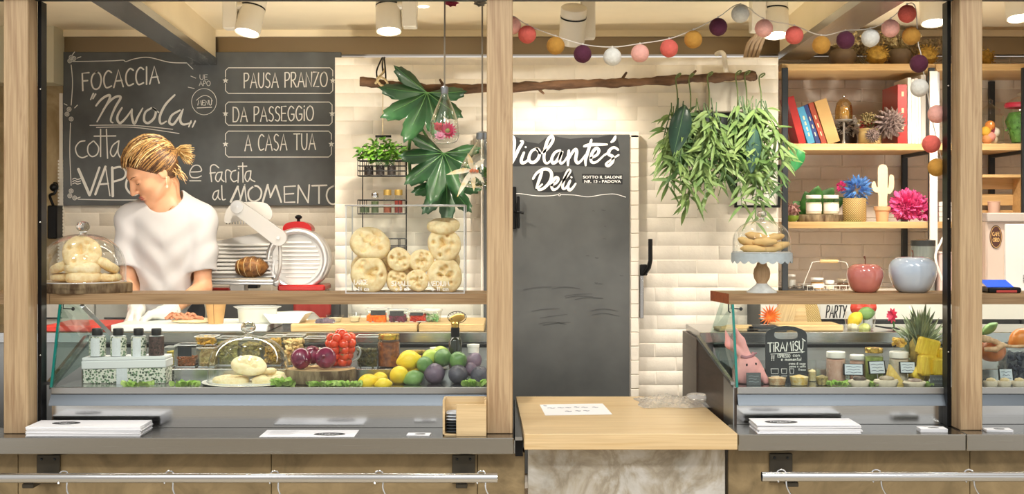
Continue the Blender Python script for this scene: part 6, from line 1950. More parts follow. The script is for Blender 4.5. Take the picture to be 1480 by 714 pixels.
for zz, rad in levels:
    n = max(1, int(2 * PI * rad / 13.5))
    for i in range(n):
        a = 2 * PI * i / n + zz
        spots.append((rad * math.cos(a), rad * math.sin(a) * .95, zz))
    if rad > 12: spots += [(2, 2, zz)]
for i, (x, y, z) in enumerate(spots):
    loc = (X(493, dM_) + x * k, dM_ + y * k, zL + .006 + z * k)
    o = tom if i == 0 else dup(tom, loc)
    o.location = loc; o.rotation_euler = (rn.uniform(-1.3, 1.3), rn.uniform(-1.3, 1.3), rn.uniform(0, 6))
# lemons, limes, avocados and figs
M_LEM = mat('lemon_peel', '#f0cf34', .35, var=.05, vscale=12, bump=.25, bscale=220)
M_LIME = mat('green_citrus', '#7fa45c', .35, col2='#4d7744', vscale=7, bump=.2, bscale=220)
M_LIMEY = mat('yellowgreen_citrus', '#c9d458', .35, col2='#8fb04a', vscale=7, bump=.2, bscale=220)
M_AVO = mat('dusky_fruit', '#6c6a77', .45, col2='#45434f', vscale=9, bump=.4, bscale=120)
M_FIG = mat('mauve_fruit', '#8d7484', .45, col2='#5f5468', vscale=8, bump=.3, bscale=90)
def fruit(name, cat, px, py, d, rx, rz, m, label, rot=(0, 0, 0), tip=.22, stem=None):
    k = d / FOC
    t = T(name, label, cat, P(px, py, d), rot=rot)
    pr = []
    for i in range(25):
        th = PI * i / 24
        z = -math.cos(th); r = math.sin(th)
        e = abs(z) ** 9
        pr.append((max(r, 0) * (1 - .05 * e), z * (1 + tip * e)))
    B().lathe([(max(a, 0) * rx * k, z * rz * k) for a, z in pr], 36, cap=False).build('peel', m, t)
    if stem: B().lathe([(2 * k, rz * k * .98), (2 * k, rz * k * 1.08), (0, rz * k * 1.1)], 10).build('stem_end', stem, t)
    return t
M_STEMB = mat('stem_brown', '#6b5436', .8)
H90 = R(90)
fruit('lemon', 'lemon', 591, 521, 5.04, 15, 15.5, M_LEM, 'lemon lying on top of the fruit pile', (0, R(80), R(10)))
fruit('lemon', 'lemon', 577, 543, 4.98, 14, 13.5, M_LEM, 'lemon with its tip to the front at the bottom of the pile', (R(78), 0, 0), .2, M_STEMB)
fruit('lemon', 'lemon', 531, 552, 4.93, 11.5, 14, M_LEM, 'lemon lying nearest the onion log slice', (0, R(75), R(20)))
fruit('lemon', 'lemon', 549, 549, 4.98, 11.5, 12, M_LEM, 'lemon behind the two front ones left of the pile', (R(10), R(60), R(-30)))
fruit('lemon', 'lemon', 554, 555.5, 4.90, 9.5, 11, M_LEM, 'small lemon lying at the very front edge of the case', (0, R(85), 0))
fruit('lemon', 'lemon', 596, 540, 5.04, 9, 10, M_LEM, 'lemon peeping out between the other lemons and green limes', (0, R(50), 0))
fruit('lime', 'lime', 598, 547, 4.955, 12, 13, M_LIME, 'dark green lime at the bottom next to the tip forward lemon', (0, R(70), R(15)))
fruit('lime', 'lime', 614, 527, 5.0, 12, 12, M_LIME, 'green lime above the bottom lime in the pile', (R(60), R(20), 0))
fruit('lime', 'lime', 622, 517, 5.06, 12, 12, M_LIMEY, 'yellowish green lime at the back of the pile', (R(20), R(60), 0))
fruit('lime', 'lime', 640, 517, 5.03, 13, 14, M_LIME, 'big green lime in the top row middle', (R(70), R(30), 0))
fruit('lime', 'lime', 636, 511, 5.08, 11, 11, M_LIMEY, 'yellow green lime peeping over the big green one', (0, R(70), 0))
fruit('lime', 'lime', 662, 521, 5.02, 13, 13, M_LIME, 'green lime in front of the dark oil bottle', (R(40), R(50), 0))
fruit('avocado', 'avocado', 628, 540, 4.985, 15, 15.5, M_FIG, 'mauve avocado in the bottom row beside the limes', (R(80), R(20), 0), .1)
fruit('avocado', 'avocado', 662, 541, 4.985, 14, 17, M_AVO, 'grey avocado in the bottom row under the green lime', (R(90), R(70), 0), .1)
fruit('avocado', 'avocado', 680, 534, 5.03, 10, 10, M_FIG, 'small pinkish fruit wedged between the grey avocados', (R(40), 0, 0), .1)
fruit('avocado', 'avocado', 694, 543, 4.99, 14, 14, M_AVO, 'grey avocado at the end of the row by the middle post', (R(60), R(40), 0), .1)
fruit('avocado', 'avocado', 685, 522, 5.08, 11, 13, M_FIG, 'speckled dark fruit under the white capped bottle', (R(20), R(30), 0), .1)

# ---- containers on the step
zt_ = STEP
M_PLGL = glass('tub_plastic', '#f7faf8', .06, .5, 2.5)
def tub(px0, px1, py0, d, z, label, fill, fm, lab=None, lid=False, name='food_tub', dep=.10, fn=140, chip=.02, heap=.6, seed=0):
    k = d / FOC
    x0, x1 = X(px0, d), X(px1, d)
    h = Z(py0, d) - z
    w = x1 - x0
    t = T(name, label, 'container', ((x0 + x1) / 2, d + dep / 2, z))
    b = B()
    e = .006
    lo = [(-w / 2 + e, -dep / 2 + e), (w / 2 - e, -dep / 2 + e), (w / 2 - e, dep / 2 - e), (-w / 2 + e, dep / 2 - e)]
    hi = [(-w / 2, -dep / 2), (w / 2, -dep / 2), (w / 2, dep / 2), (-w / 2, dep / 2)]
    b.add([(x, y, 0) for x, y in lo] + [(x, y, h) for x, y in hi], [(0, 1, 5, 4), (1, 2, 6, 5), (2, 3, 7, 6), (3, 0, 4, 7)])
    b.build('clear_walls', M_PLGL, t, False)
    b = B(); b.tube([(x, y, h) for x, y in hi], .0022, 6, closed=True); b.tube([(x, y, .002) for x, y in lo], .002, 6, closed=True); b.build('rim', M_ACE, t)
    fh = h * fill
    b = B(); b.span((-w / 2 + .009, -dep / 2 + .009, .003), (w / 2 - .009, dep / 2 - .009, fh * .8), .004)
    rn = random.Random(seed)
    for i in range(fn):
        c = Vector((rn.uniform(-w / 2 + .010, w / 2 - .010), rn.uniform(-dep / 2 + .008, dep / 2 - .012), rn.uniform(.006, fh)))
        if rn.random() < .55: c.y = -dep / 2 + .008
        if rn.random() < .3: c.z = fh
        b.ball(c, (chip * rn.uniform(.25, .6), chip * rn.uniform(.15, .35), chip * rn.uniform(.2, .5)), 7, 5, rot=(rn.random() * 3, rn.random() * 3, rn.random() * 3))
    o = b.build('contents', fm, t)
    if lab:
        a0, a1, b0, b1 = lab
        B().span((-w / 2 + w * a0, -dep / 2 - .003, h * b0), (-w / 2 + w * a1, -dep / 2 - .0005, h * b1)).build('black_label', mat('label_black', '#2a2f33', .5, var=.3, vscale=120), t)
    if lid: B().span((-w / 2 - .002, -dep / 2 - .002, h), (w / 2 + .002, dep / 2 + .002, h + .008), .002).build('lid', mat('clear_lid', '#dde3e0', .2, trans=.7), t)
    return t
dT2 = 5.13
F = lambda n, a, b_, s=45: mat(n, a, .6, col2=b_, vscale=s)
tub(238, 251, 502, dT2, STEP, 'narrow glass of yellow mustard beside the gift box', .75, F('mustard', '#d6c24a', '#a9963a'), name='glass_tub', dep=.05, chip=.01)
tub(252.5, 283, 499, dT2, STEP, 'glass tub of reddish pulses with a black label', .42, F('red_pulses', '#b0673f', '#8a5a34'), (.15, .8, .5, .92), name='glass_tub', chip=.012)
tub(284, 311, 503, dT2, STEP, 'lower tub of pale chopped pasta next to the reddish pulses', .95, F('pale_pasta', '#d9c592', '#b3925e'), chip=.014, seed=4, name='glass_tub')
tub(281, 311, 487, dT2 + .02, STEP + .0885 - .002, 'upper tub of golden noodles stacked on the pale pasta', .8, F('golden_noodle', '#d9a93a', '#a3792a'), chip=.018, seed=5, name='glass_tub', dep=.085)
tub(313, 345, 489, dT2 + .06, STEP, 'tub of olive green pickles behind the bun dome, nearest the noodles', .8, F('olive_pickle', '#a39a4e', '#6f6a33'), chip=.018, seed=6)
tub(346, 378, 491, dT2 + .06, STEP, 'tub of mixed pickles behind the middle of the bun dome', .8, F('mixed_pickle', '#b3a15a', '#75652f'), chip=.018, seed=7)
tub(379, 407, 487, dT2 + .06, STEP, 'tub of golden fried onions behind the bun dome near the bread strips', .85, F('fried_onion', '#c9a24a', '#8f6c2c'), chip=.02, seed=8)
tub(409, 437, 486, dT2 + .04, STEP, 'tub of pale bread strips between the bun dome and red onions', .8, F('bread_strips', '#e6cf98', '#c39b5c'), chip=.03, seed=9)
tub(440, 470, 489, dT2 + .05, STEP, 'tub of white cheese pieces behind the red onions', .5, F('white_cheese', '#eeeade', '#cfc7b3'), chip=.03, seed=10)
tub(514, 546, 487, dT2 - .02, STEP, 'clear tub of dark olives behind the tomato mug', .55, F('dark_olive', '#5b552c', '#312d1a'), chip=.02, seed=11, name='glass_tub')
jar(562, 5.15, STEP, 32, 48, 'preserving jar of amber pickles with a gold lid', mat('gold_lid2', '#d0b060', .25, .8), 1, F('amber_pickle', '#9a5a2a', '#5e2f1c', 60), lidh=8, fillh=.9)
jar(603, 5.2, STEP, 26, 22, 'low jar with gold lid behind the top lemon', MATS['gold_lid2'], 1, F('amber_pickle', '#9a5a2a', '#5e2f1c', 60), lidh=4, fillh=.9)
def capbottle(px, d, z, w, h, label, bm, caph):
    k = d / FOC; r = w * k / 2
    t = T('capped_bottle', label, 'bottle', (X(px, d), d, z))
    B().lathe([(r, 0), (r, (h - caph - 5) * k), (r * .6, (h - caph) * k)], 24).build('bottle_body', bm, t)
    B().lathe([(r * .85, (h - caph) * k), (r * .88, (h - 5) * k), (r * .95, (h - 4.5) * k), (r * .95, (h - 1) * k), (0, h * k)], 24).build('cap', M_LID, t)
capbottle(629, 5.2, STEP, 16, 27, 'bottle with plain white cap behind the limes', mat('bottle_clear', '#cfd6d6', .2), 12)
capbottle(684, 5.14, STEP, 19, 34, 'bottle with white flip cap beside the oil bottle', mat('bottle_speck', '#8a8f92', .3, var=.2, vscale=40), 13)
d = 5.12; k = d / FOC
t = T('oil_bottle', 'dark green oil bottle with a gold fish shaped stopper', 'bottle', (X(658, d), d, STEP))
H = Z(487, d) - STEP
B().lathe([(9 * k, 0), (9.6 * k, .004), (9.6 * k, H - 6 * k), (7 * k, H - 1 * k), (5.8 * k, H), (5.6 * k, H + 12 * k), (6 * k, H + 14 * k), (6, 0)][:7] + [(0, H + 14 * k)], 28).build('bottle_body', mat('dark_green_glass', '#20251b', .12, coat=.5), t)
B().lathe([(6.4 * k, H + 1 * k), (6.4 * k, H + 13 * k)], 24).build('neck_sleeve', M_BLACK, t)
B().lathe([(5.6 * k, H + 14 * k), (6 * k, H + 20 * k), (4.5 * k, H + 22 * k)], 20).build('collar', MATS['gold_lid2'], t)
b = B()
b.ball((2.5 * k, 0, H + 27 * k), (12 * k, 3.5 * k, 6.5 * k), 26, 16, rot=(0, R(-18), 0))
b.build('fish_stopper', mat('fish_gold', '#cfa557', .3, .6), t)
b = B(); b.tube([(2.5 * k + 13.5 * k * math.cos(a * PI / 9 + .1), -.002, H + 28.5 * k + 8.5 * k * math.sin(a * PI / 9 + .1)) for a in range(19)], .0017, 6)
for a in range(13):
    an = a * PI / 8 - .3
    b.tube([(2.5 * k + 11 * k * math.cos(an), -.003, H + 28 * k + 6.5 * k * math.sin(an)), (2.5 * k + 13.5 * k * math.cos(an), -.003, H + 28.5 * k + 8.5 * k * math.sin(an))], .0012, 5)
b.ball((-5 * k, -.011, H + 26.5 * k), .0025, 8, 6)
b.build('fin_wires', mat('fin_dark', '#3b3324', .4, .6), t)

# ---- things on the left worktop
def zb(): return BOARD
d = 5.52; k = d / FOC
tub(528, 559, 447, d, WTOP + .0345, 'square glass of chopped orange carrot on the beech board', .45, F('carrot', '#ef7f28', '#d9601a'), (.25, .95, .55, .92), name='square_glass', dep=.09, chip=.025, seed=21)
tub(560, 588, 448, d, WTOP + .0345, 'square glass of chopped red onion on the beech board', .48, F('chopped_onion', '#7d3a52', '#3b2730'), (.12, .85, .52, .92), name='square_glass', dep=.09, chip=.022, seed=22)
tub(590, 617, 450, d, WTOP + .0345, 'square glass of chopped red tomato on the beech board', .58, F('chopped_tomato', '#c73d26', '#8f231b'), (.1, .8, .6, .9), name='square_glass', dep=.09, chip=.018, seed=23)
t = T('plastic_tub', 'round white tub with green filling on the beech board', 'tub', (X(625, d), d + .04, WTOP + .0345))
B().lathe([(11 * k, 0), (13 * k, 17 * k)], 28, cap=False).build('clear_walls', M_PLGL, t)
b = B(); rn = random.Random(8)
for i in range(60): b.ball((rn.uniform(-8, 8) * k, rn.uniform(-8, 8) * k, rn.uniform(1, 11) * k), (2.5 * k, 1.5 * k, 1.2 * k), 7, 5, rot=(rn.random() * 3, rn.random() * 3, 0))
b.build('green_filling', F('green_filling', '#4fae5c', '#d8efd4'), t)
B().lathe([(13.5 * k, 15.5 * k), (14 * k, 17 * k), (13 * k, 19 * k), (0, 19.2 * k)], 28).build('lid', M_LID, t)
for i, (px, w, h, lab) in enumerate(((483, 26, 10, 'small clear tasting cup nearest the aubergine tray'), (512, 20, 12, 'small clear tasting cup beside the orange carrot glass'))):
    t = T('tasting_cup', lab, 'cup', (X(px, d), d + .02, WTOP + .0345))
    B().lathe([(w * .3 * k, 0), (w * .5 * k, h * k)], 24, cap=False).lathe([(0, .001), (w * .3 * k, .001)], 24, cap=False).build('cup_walls', M_PLGL, t)
    B().lathe([(w * .3 * k, .002), (w * .42 * k, h * .6 * k), (0, h * .7 * k)], 20).build('cream_filling', M_CREAMFILL, t)
d = 5.5; k = d / FOC
t = T('salad_tub', 'translucent plastic tub of shredded white cabbage with spread rim', 'tub', (X(368, d), d + .06, WTOP + .031))
B().lathe([(27 * k, 0), (29 * k, 20 * k), (35 * k, 22.5 * k), (35 * k, 23.5 * k)], 36, cap=False, sy=.7).build('clear_walls', glass('milky_plastic', '#f2f4ee', .08, .5, 2, haze=.45), t)
b = B(); b.lathe([(25.5 * k, .002), (27 * k, 14 * k), (0, 17 * k)], 30, sy=.66); b.build('cabbage', F('cabbage', '#eef0d6', '#d5dab0'), t)
t = T('white_dish', 'flat white rectangular dish beside the salad tub', 'dish', (X(414, d), d + .0, WTOP + .035))
b = B(); q1 = [(-20, -.05), (20, -.05), (22, .09), (-22, .09)]
lo = [(x * k, y) for x, y in q1]; hi = [(x * k * 1.5, y * 1.12) for x, y in q1]
b.add([(x, y, 0) for x, y in lo] + [(x, y, .04) for x, y in hi] + [(x * .93, y * .93, .038) for x, y in hi] + [(x * .95, y * .95, .006) for x, y in lo], [(0, 1, 5, 4), (1, 2, 6, 5), (2, 3, 7, 6), (3, 0, 4, 7), (4, 5, 9, 8), (5, 6, 10, 9), (6, 7, 11, 10), (7, 4, 8, 11), (8, 9, 13, 12), (9, 10, 14, 13), (10, 11, 15, 14), (11, 8, 12, 15), (12, 13, 14, 15), (3, 2, 1, 0)])
b.build('dish_body', MATS['porcelain'], t, False)
t = T('clear_lid', 'clear oval plastic lid resting behind the white dish', 'lid', (X(428, 5.7), 5.70, WTOP + .035), rot=(R(12), 0, 0))
B().lathe([(36 * k, 0), (35 * k, .006), (28 * k, .028), (0, .034)], 36, sy=.45).build('lid_shell', glass('milky_lid', '#e6ebe8', .1, .6, 2, haze=.3), t)
tub(455, 483, 466, 5.46, WTOP + .0345, 'low tray of grilled aubergine behind the tomato mug', .8, F('aubergine', '#7a6a78', '#4a4450'), name='food_tray', chip=.03, seed=31)
# stacked paper cups
for i, zz in enumerate((0, .012, .024)):
    t = T('kraft_cup', 'brown kraft paper cup in the stack on the white board, %s' % ['lowest and fully seen', 'nested in the middle', 'nested on top'][i], 'cup', (X(309.5, 5.47), 5.50, WTOP + .0305 + zz))
    k = 5.5 / FOC
    B().lathe([(10.5 * k, 0), (14.5 * k, 29 * k), (15.2 * k, 29.5 * k), (14.5 * k, 30.2 * k), (13.6 * k, 29 * k), (9.8 * k, .004), (0, .003)], 28).build('cup_wall', mat('kraft', '#c79a63', .65, var=.06, vscale=30), t)
    q = B(); q.tube([(0.0, -10.6 * k, .001), (0, -14.7 * k, 29 * k)], .0012, 5); q.build('cup_seam', mat('kraft_seam', '#8a5f35', .7), t)
t = T('open_focaccia', 'flat focaccia topped with ham ribbons being filled on the white board', 'bread', (X(270, 5.55), 5.55, WTOP + .031))
b = B(); b.ball((.03, 0, .008), (.095, .06, .012), 28, 12, fn=lambda q: 1 + .05 * math.sin(7 * q.x) * math.sin(6 * q.y)); b.build('crust', M_BREADW, t)
b = B(); rn = random.Random(7)
for i in range(16):
    x, y = rn.uniform(-.06, .05), rn.uniform(-.05, .03)
    b.tube(catmull([(x - .035, y, .018), (x - .012, y + .012, .03 + rn.random() * .012), (x + .012, y - .01, .026), (x + .038, y, .018 + rn.random() * .01)], 4), [.006] * 13, 6)
b.build('ham_ribbons', F('ham', '#d79a78', '#b4704f'), t)

# ---------------------------------------------------------------- right case
d = 4.96; k = d / FOC
M_PINK = mat('bunny_pink', '#eba8a6', .8, var=.05, vscale=40, bump=.2, bscale=200)
t = T('plush_rabbit', 'pink plush rabbit with long folded ears in the case corner', 'toy', (X(1083, d), d + .03, TRAY))
def rab(x, y, z):
    b = d_ell(x, y, z, (0, 0, .035), (.062, .045, .060))
    b = smin(b, d_ell(x, y, z, (.0, -.002, .072), (.043, .040, .040)), .03)
    b = smin(b, d_cap(x, y, z, (-.012, 0, .100), (-.070, .01, .152), .0125, .016), .012)
    b = smin(b, d_cap(x, y, z, (-.070, .01, .152), (-.088, .0, .205), .016, .003), .012)
    b = smin(b, d_cap(x, y, z, (.004, 0, .100), (-.026, .012, .165), .0125, .016), .012)
    b = smin(b, d_cap(x, y, z, (-.026, .012, .165), (-.054, .0, .225), .015, .003), .012)
    b = smin(b, d_cap(x, y, z, (.045, -.02, .05), (.066, -.03, .008), .015, .013), .012)
    b = smin(b, d_cap(x, y, z, (-.045, -.02, .05), (-.058, -.03, .008), .015, .013), .012)
    return np.maximum(b, -(z - .001))
sdf_obj('body', rab, (-.12, -.07, -.01), (.10, .07, .25), .004, M_PINK, t)
b = B(); b.ball((-.012, -.044, .076), (.004, .003, .006), 10, 8); b.ball((.024, -.040, .080), (.004, .003, .005), 10, 8); b.build('eyes', M_BLACK, t)
b = B(); b.ball((-.026, -.0375, .052), (.009, .004, .008), 12, 8); b.build('cheek', mat('cheek_red', '#e0645e', .8), t)
b = B(); b.tube(catmull([(-.03, -.02, .108), (-.01, -.03, .104), (.016, -.02, .112), (.02, .0, .118)], 5), .006, 8); b.tube([(.014, -.02, .112), (.03, -.024, .122)], .004, 6); b.build('ribbon_bow', mat('bow_mauve', '#a9727c', .6), t)
t = T('price_card', 'small black card leaning on the pink rabbit', 'price card', (X(1087, d) , 4.925, TRAY), rot=(R(-8), 0, 0))
B().span((-10.5 * k, -.002, 0), (10.5 * k, .002, 18 * k), .001).build('card', M_SLATE, t)
b = B(); MC = lambda px, py, l=0: Vector((px * k, -.0026, py * k))
for i in range(3): b.ribbon([(-7, 13 - 4 * i), (-3, 13.4 - 4 * i), (2, 12.6 - 4 * i), (7 - 3 * (i % 2), 13 - 4 * i)], .8, MC)
b.build('chalk_marks', mat('chalk_faint', '#8f989c', .9), t)

d = 5.03; k = d / FOC
t = T('tiramisu_board', 'black cutting board shaped sign with chalk word Tiramisu', 'sign', (X(1137, d), d, TRAY), rot=(R(-4), 0, 0))
H = Z(471, d) - TRAY
w = 30 * k
M_SIGNSL = mat('sign_slate', '#2b2e32', .45, var=.2, vscale=6)
out = [(-w, 0), (w, 0), (w, H - 14 * k), (w * .93, H - 8 * k), (w * .75, H - 5 * k), (w * .4, H - 1.5 * k), (0, H), (-w * .4, H - 1.5 * k), (-w * .75, H - 5 * k), (-w * .93, H - 8 * k), (-w, H - 14 * k)]
hole = []
hx, hz0, hz1 = 17.5 * k, H - 19.5 * k, H - 6.5 * k
for a in range(24):
    an = 2 * PI * a / 24
    hole.append((math.copysign(abs(math.cos(an)) ** .6, math.cos(an)) * hx, (hz0 + hz1) / 2 + math.copysign(abs(math.sin(an)) ** .7, math.sin(an)) * (hz1 - hz0) / 2))
# board with a grip hole: bridge the outline and the hole ring by angle
def ringpts(poly, n):
    cx_, cz_ = 0, (hz0 + hz1) / 2
    res = []
    for i in range(n):
        an = 2 * PI * i / n
        dx, dz = math.cos(an), math.sin(an)
        best = None
        for j in range(len(poly)):
            (x1_, z1_), (x2_, z2_) = poly[j], poly[(j + 1) % len(poly)]
            ex, ez = x2_ - x1_, z2_ - z1_
            den = dx * ez - dz * ex
            if abs(den) < 1e-12: continue
            tt_ = ((x1_ - cx_) * ez - (z1_ - cz_) * ex) / den
            uu = ((x1_ - cx_) * dz - (z1_ - cz_) * dx) / den
            if tt_ > 0 and -1e-6 <= uu <= 1 + 1e-6 and (best is None or tt_ < best): best = tt_
        res.append((cx_ + dx * best, cz_ + dz * best))
    return res
n = 144
ro, rh = ringpts(out, n), ringpts(hole, n)
th_ = .006
b = B()
vs = [(x, -th_, z) for x, z in ro] + [(x, -th_, z) for x, z in rh] + [(x, th_, z) for x, z in ro] + [(x, th_, z) for x, z in rh]
fs = []
for i in range(n):
    j = (i + 1) % n
    fs += [(i, j, n + j, n + i), (2 * n + j, 2 * n + i, 3 * n + i, 3 * n + j), (j, i, 2 * n + i, 2 * n + j), (n + i, n + j, 3 * n + j, 3 * n + i)]
b.add(vs, fs); b.build('board', M_SIGNSL, t, True, angle=30)
MT = lambda px, py, l=0: Vector((X(px, d) - X(1137, d), -th_ - .0012, Z(py, d) - TRAY))
b = B()
write(b, 'TiRAMiSU', 1110, 509, 1161, 13, 1.5, MT, rise=3); b.ribbon([(1160, 490), (1164, 493)], 1.5, MT)
b.ribbon([(1114, 512), (1163, 508.5)], .9, MT); b.ribbon([(1158, 507.5), (1163, 508.5), (1159, 510)], .8, MT, False)
write(b, '!!', 1115, 521, 1119, 7, 1.2, MT)
write(b, 'ESPRESSO', 1124, 516.5, 1142, 4.2, .7, MT); write(b, 'con', 1146, 515.5, 1156, 4.5, .7, MT); write(b, 'e momento!', 1129, 521.5, 1158, 4.4, .7, MT)
write(b, 'crema di cacao', 1140, 527, 1164, 3.2, .5, MT); write(b, 'panna e caffe', 1141, 531, 1164, 3.2, .5, MT); write(b, 'fresco', 1154, 535.5, 1164, 3.0, .5, MT)
for x0_, w_ in ((1114, 11), (1129, 8), (1141, 6)):
    b.ribbon([(x0_, 533), (x0_ + .7, 540), (x0_ + w_ - .7, 540), (x0_ + w_, 533), (x0_, 533)], .8, MT, False)
    b.ribbon([(x0_, 543.5), (x0_ + w_, 543.2)], .9, MT)
b.build('chalk_lettering', M_CHALK, t)
# cups and jars of the right case
d = 4.93
def rcup(px, w, h, d, label, fm, heap=True, z=TRAY, name='dessert_cup', fillh=.9):
    k = d / FOC
    t = T(name, label, 'cup', (X(px, d), d, z))
    r = w * k / 2; H = h * k
    B().lathe([(r * .82, 0), (r * .85, .002), (r, H)], 28, cap=False).lathe([(0, .001), (r * .82, .001)], 28, cap=False).build('clear_walls', M_CLEAR, t)
    B().lathe([(r * .78, .002), (r * .92, H * fillh * .9), (0, H * fillh * (1.15 if heap else 1.0))], 26, wob=lambda a, z: 1 + .03 * math.sin(9 * a)).build('filling', fm, t)
    return t
rcup(1123, 28, 13, d, 'clear tub of crumbly orange dessert under the tiramisu board', F('orange_crumb', '#c98f5e', '#e6cfa8'))
rcup(1155, 29, 15, d, 'clear tub of layered yellow dessert under the tiramisu board', F('yellow_cream', '#e6b84a', '#f2e2b4'))
rcup(1188, 19, 24, d, 'clear cup of cream and biscuit pieces beside the yellow dessert', F('biscuit_cream', '#d9c27a', '#6e5a38'), fillh=.55)
rcup(1174, 13, 32, 5.05, 'tall clear glass of cream behind the tiramisu board edge', F('plain_cream', '#ecdcb0', '#d9c088'), fillh=.5)
d = 5.03
M_PINKSPR = F('pink_spread', '#d9b3a2', '#c89a86')
jar(1208, d, TRAY, 28, 44, 'white lidded jar of pink spread behind the lettuce', M_LID, 1, M_PINKSPR, lidh=9, fillh=.95)
jar(1239, d + .05, TRAY, 22, 37, 'white lidded jar half hidden behind the first white card', M_LID, 1, M_PINKSPR, lidh=6, fillh=.9)
jar(1263, d + .03, TRAY, 27, 48, 'gold lidded jar of green pesto behind the middle white card', MATS['gold_lid2'], 1, F('pesto', '#a7b45e', '#788a3c'), lidh=7, fillh=.85)
jar(1299, d, TRAY, 28, 44, 'white lidded jar of pale spread carrying the little glass bowl', M_LID, 1, F('pale_spread', '#d9cdbb', '#bfae98'), lidh=9, fillh=.95)
k = d / FOC
t = T('glass_bowl', 'little footed glass bowl of yellow cubes standing on a white lid', 'bowl', (X(1299, d), d, TRAY + 44 * k))
B().lathe([(7 * k, 0), (8 * k, 5 * k), (12 * k, 16 * k), (14 * k, 22 * k)], 28, cap=False).build('glass_wall', M_CLEAR, t)
b = B(); rn = random.Random(5)
for i in range(40): b.box((rn.uniform(-8, 8) * k, rn.uniform(-8, 8) * k, rn.uniform(8, 18) * k), (3.6 * k,) * 3, (rn.random() * 3, rn.random() * 3, 0))
b.build('yellow_cubes', F('yellow_cube', '#e6bd52', '#d0a040'), t)
def card(px, py0, py1, w, d, rz, label, frame=True):
    k = d / FOC
    t = T('label_card', label, 'label card', (X(px, d), d, TRAY + .001), rot=(R(-14), 0, rz))
    h0 = Z(py1, d) - TRAY; h1 = Z(py0, d) - TRAY
    B().span((-w * k / 2, -.0015, h0), (w * k / 2, .0015, h1), .0008).build('black_back', M_BLACK, t)
    B().span((-w * k / 2 + 2.2 * k, -.003, h0 + 1 * k), (w * k / 2 - 2 * k, -.0012, h1 - 1 * k)).build('white_front', mat('card_white', '#c9d3dc', .5), t)
    b = B(); M_ = lambda u, v, l=0: Vector((u * k, -.0036, h0 + v * k))
    hh_ = (h1 - h0) / k
    for i in range(3):
        v = hh_ * (.72 - .24 * i); e = w / 2 - 4 - 2 * (i % 2)
        b.ribbon([(-e, v), (-e * .5, v + .6), (0, v - .5), (e * .5, v + .5), (e, v)], .7, M_)
    b.build('ink_lines', mat('ink_blue', '#3a4660', .6), t)
    B().tube([(0, .003, 0), (0, .003, h1 * .9)], .0015, 6).build('pin', M_CHROME, t)
card(1234, 526, 543, 29, 4.965, R(-10), 'white label card in black clip in front of the half hidden jar')
card(1270, 522, 541, 27, 4.975, R(12), 'white label card in black clip in front of the gold lidded jar')
card(1313, 523, 540, 24, 4.97, R(-4), 'white label card in black clip below the little glass bowl')
d = 4.895; k = d / FOC
t = T('price_card', 'small black card in front of the pineapple chunks', 'price card', (X(1356, d), d - .0, TRAY), rot=(R(-8), 0, 0))
B().span((-11.5 * k, -.002, 0), (11.5 * k, .002, 16 * k), .001).build('card', M_SLATE, t)
b = B(); MC = lambda px, py, l=0: Vector((px * k, -.0026, py * k))
write(b, 'ANANAS', -8, 9, 8, -3.4, .6, MC); b.ribbon([(-8, 4), (0, 4.4), (8, 4)], .6, MC)
b.build('chalk_marks', MATS['chalk_faint'], t)
for i, (px, w, h, lab) in enumerate(((1214, 36, 10, 'lettuce tuft in front of the pink spread jar'), (1262, 24, 9, 'lettuce tuft between the two tartlets'), (1338, 20, 7, 'lettuce tuft next to the black pineapple card'))):
    lettuce(px, 0, 4.91, w, h, i + 60, lab)
def tartlet(px, w, h, d, label, top, m2):
    k = d / FOC
    t = T('filled_shell', label, 'snack', (X(px, d), d, TRAY))
    B().lathe([(w * .42 * k, 0), (w * .5 * k, h * .4 * k), (w * .46 * k, h * .62 * k), (w * .3 * k, h * .6 * k), (0, h * .55 * k)], 30, sy=.6, wob=lambda a, z: 1 + .05 * math.sin(5 * a)).build('pale_shell', mat('shell_pale', '#dccfb8', .6, var=.08, vscale=50), t)
    B().ball((0, 0, h * .72 * k), (w * .30 * k, w * .2 * k, h * .28 * k), 20, 10, fn=lambda q: 1 + .08 * math.sin(8 * q.x + 3 * q.y)).build('topping', top, t)
tartlet(1242, 32, 14, 4.905, 'pale shell with black topping beside the lettuce', F('black_topping', '#3a3330', '#5b4f48'), 0)
tartlet(1281, 36, 15, 4.905, 'pale shell with grey mushroom topping between the lettuce tufts', F('mushroom', '#8a7d6c', '#b9ab94'), 0)
tartlet(1322, 34, 11, 4.905, 'pale shell of pinkish seafood near the pineapple', F('seafood', '#b7a79c', '#8f7a72'), 0)
t = T('cheese_wedge', 'wedge of yellow cheese behind the mushroom topped shell', 'cheese', (X(1294, 4.95), 4.95, TRAY), 0)
k = 4.95 / FOC
B().prism([(-15 * k, 0), (14 * k, 0), (-8 * k, 29 * k)], .03, lambda u, v, w: Vector((u, w - .015, v))).build('wedge', F('wedge_cheese', '#e8cf7c', '#d4b35a'), t)
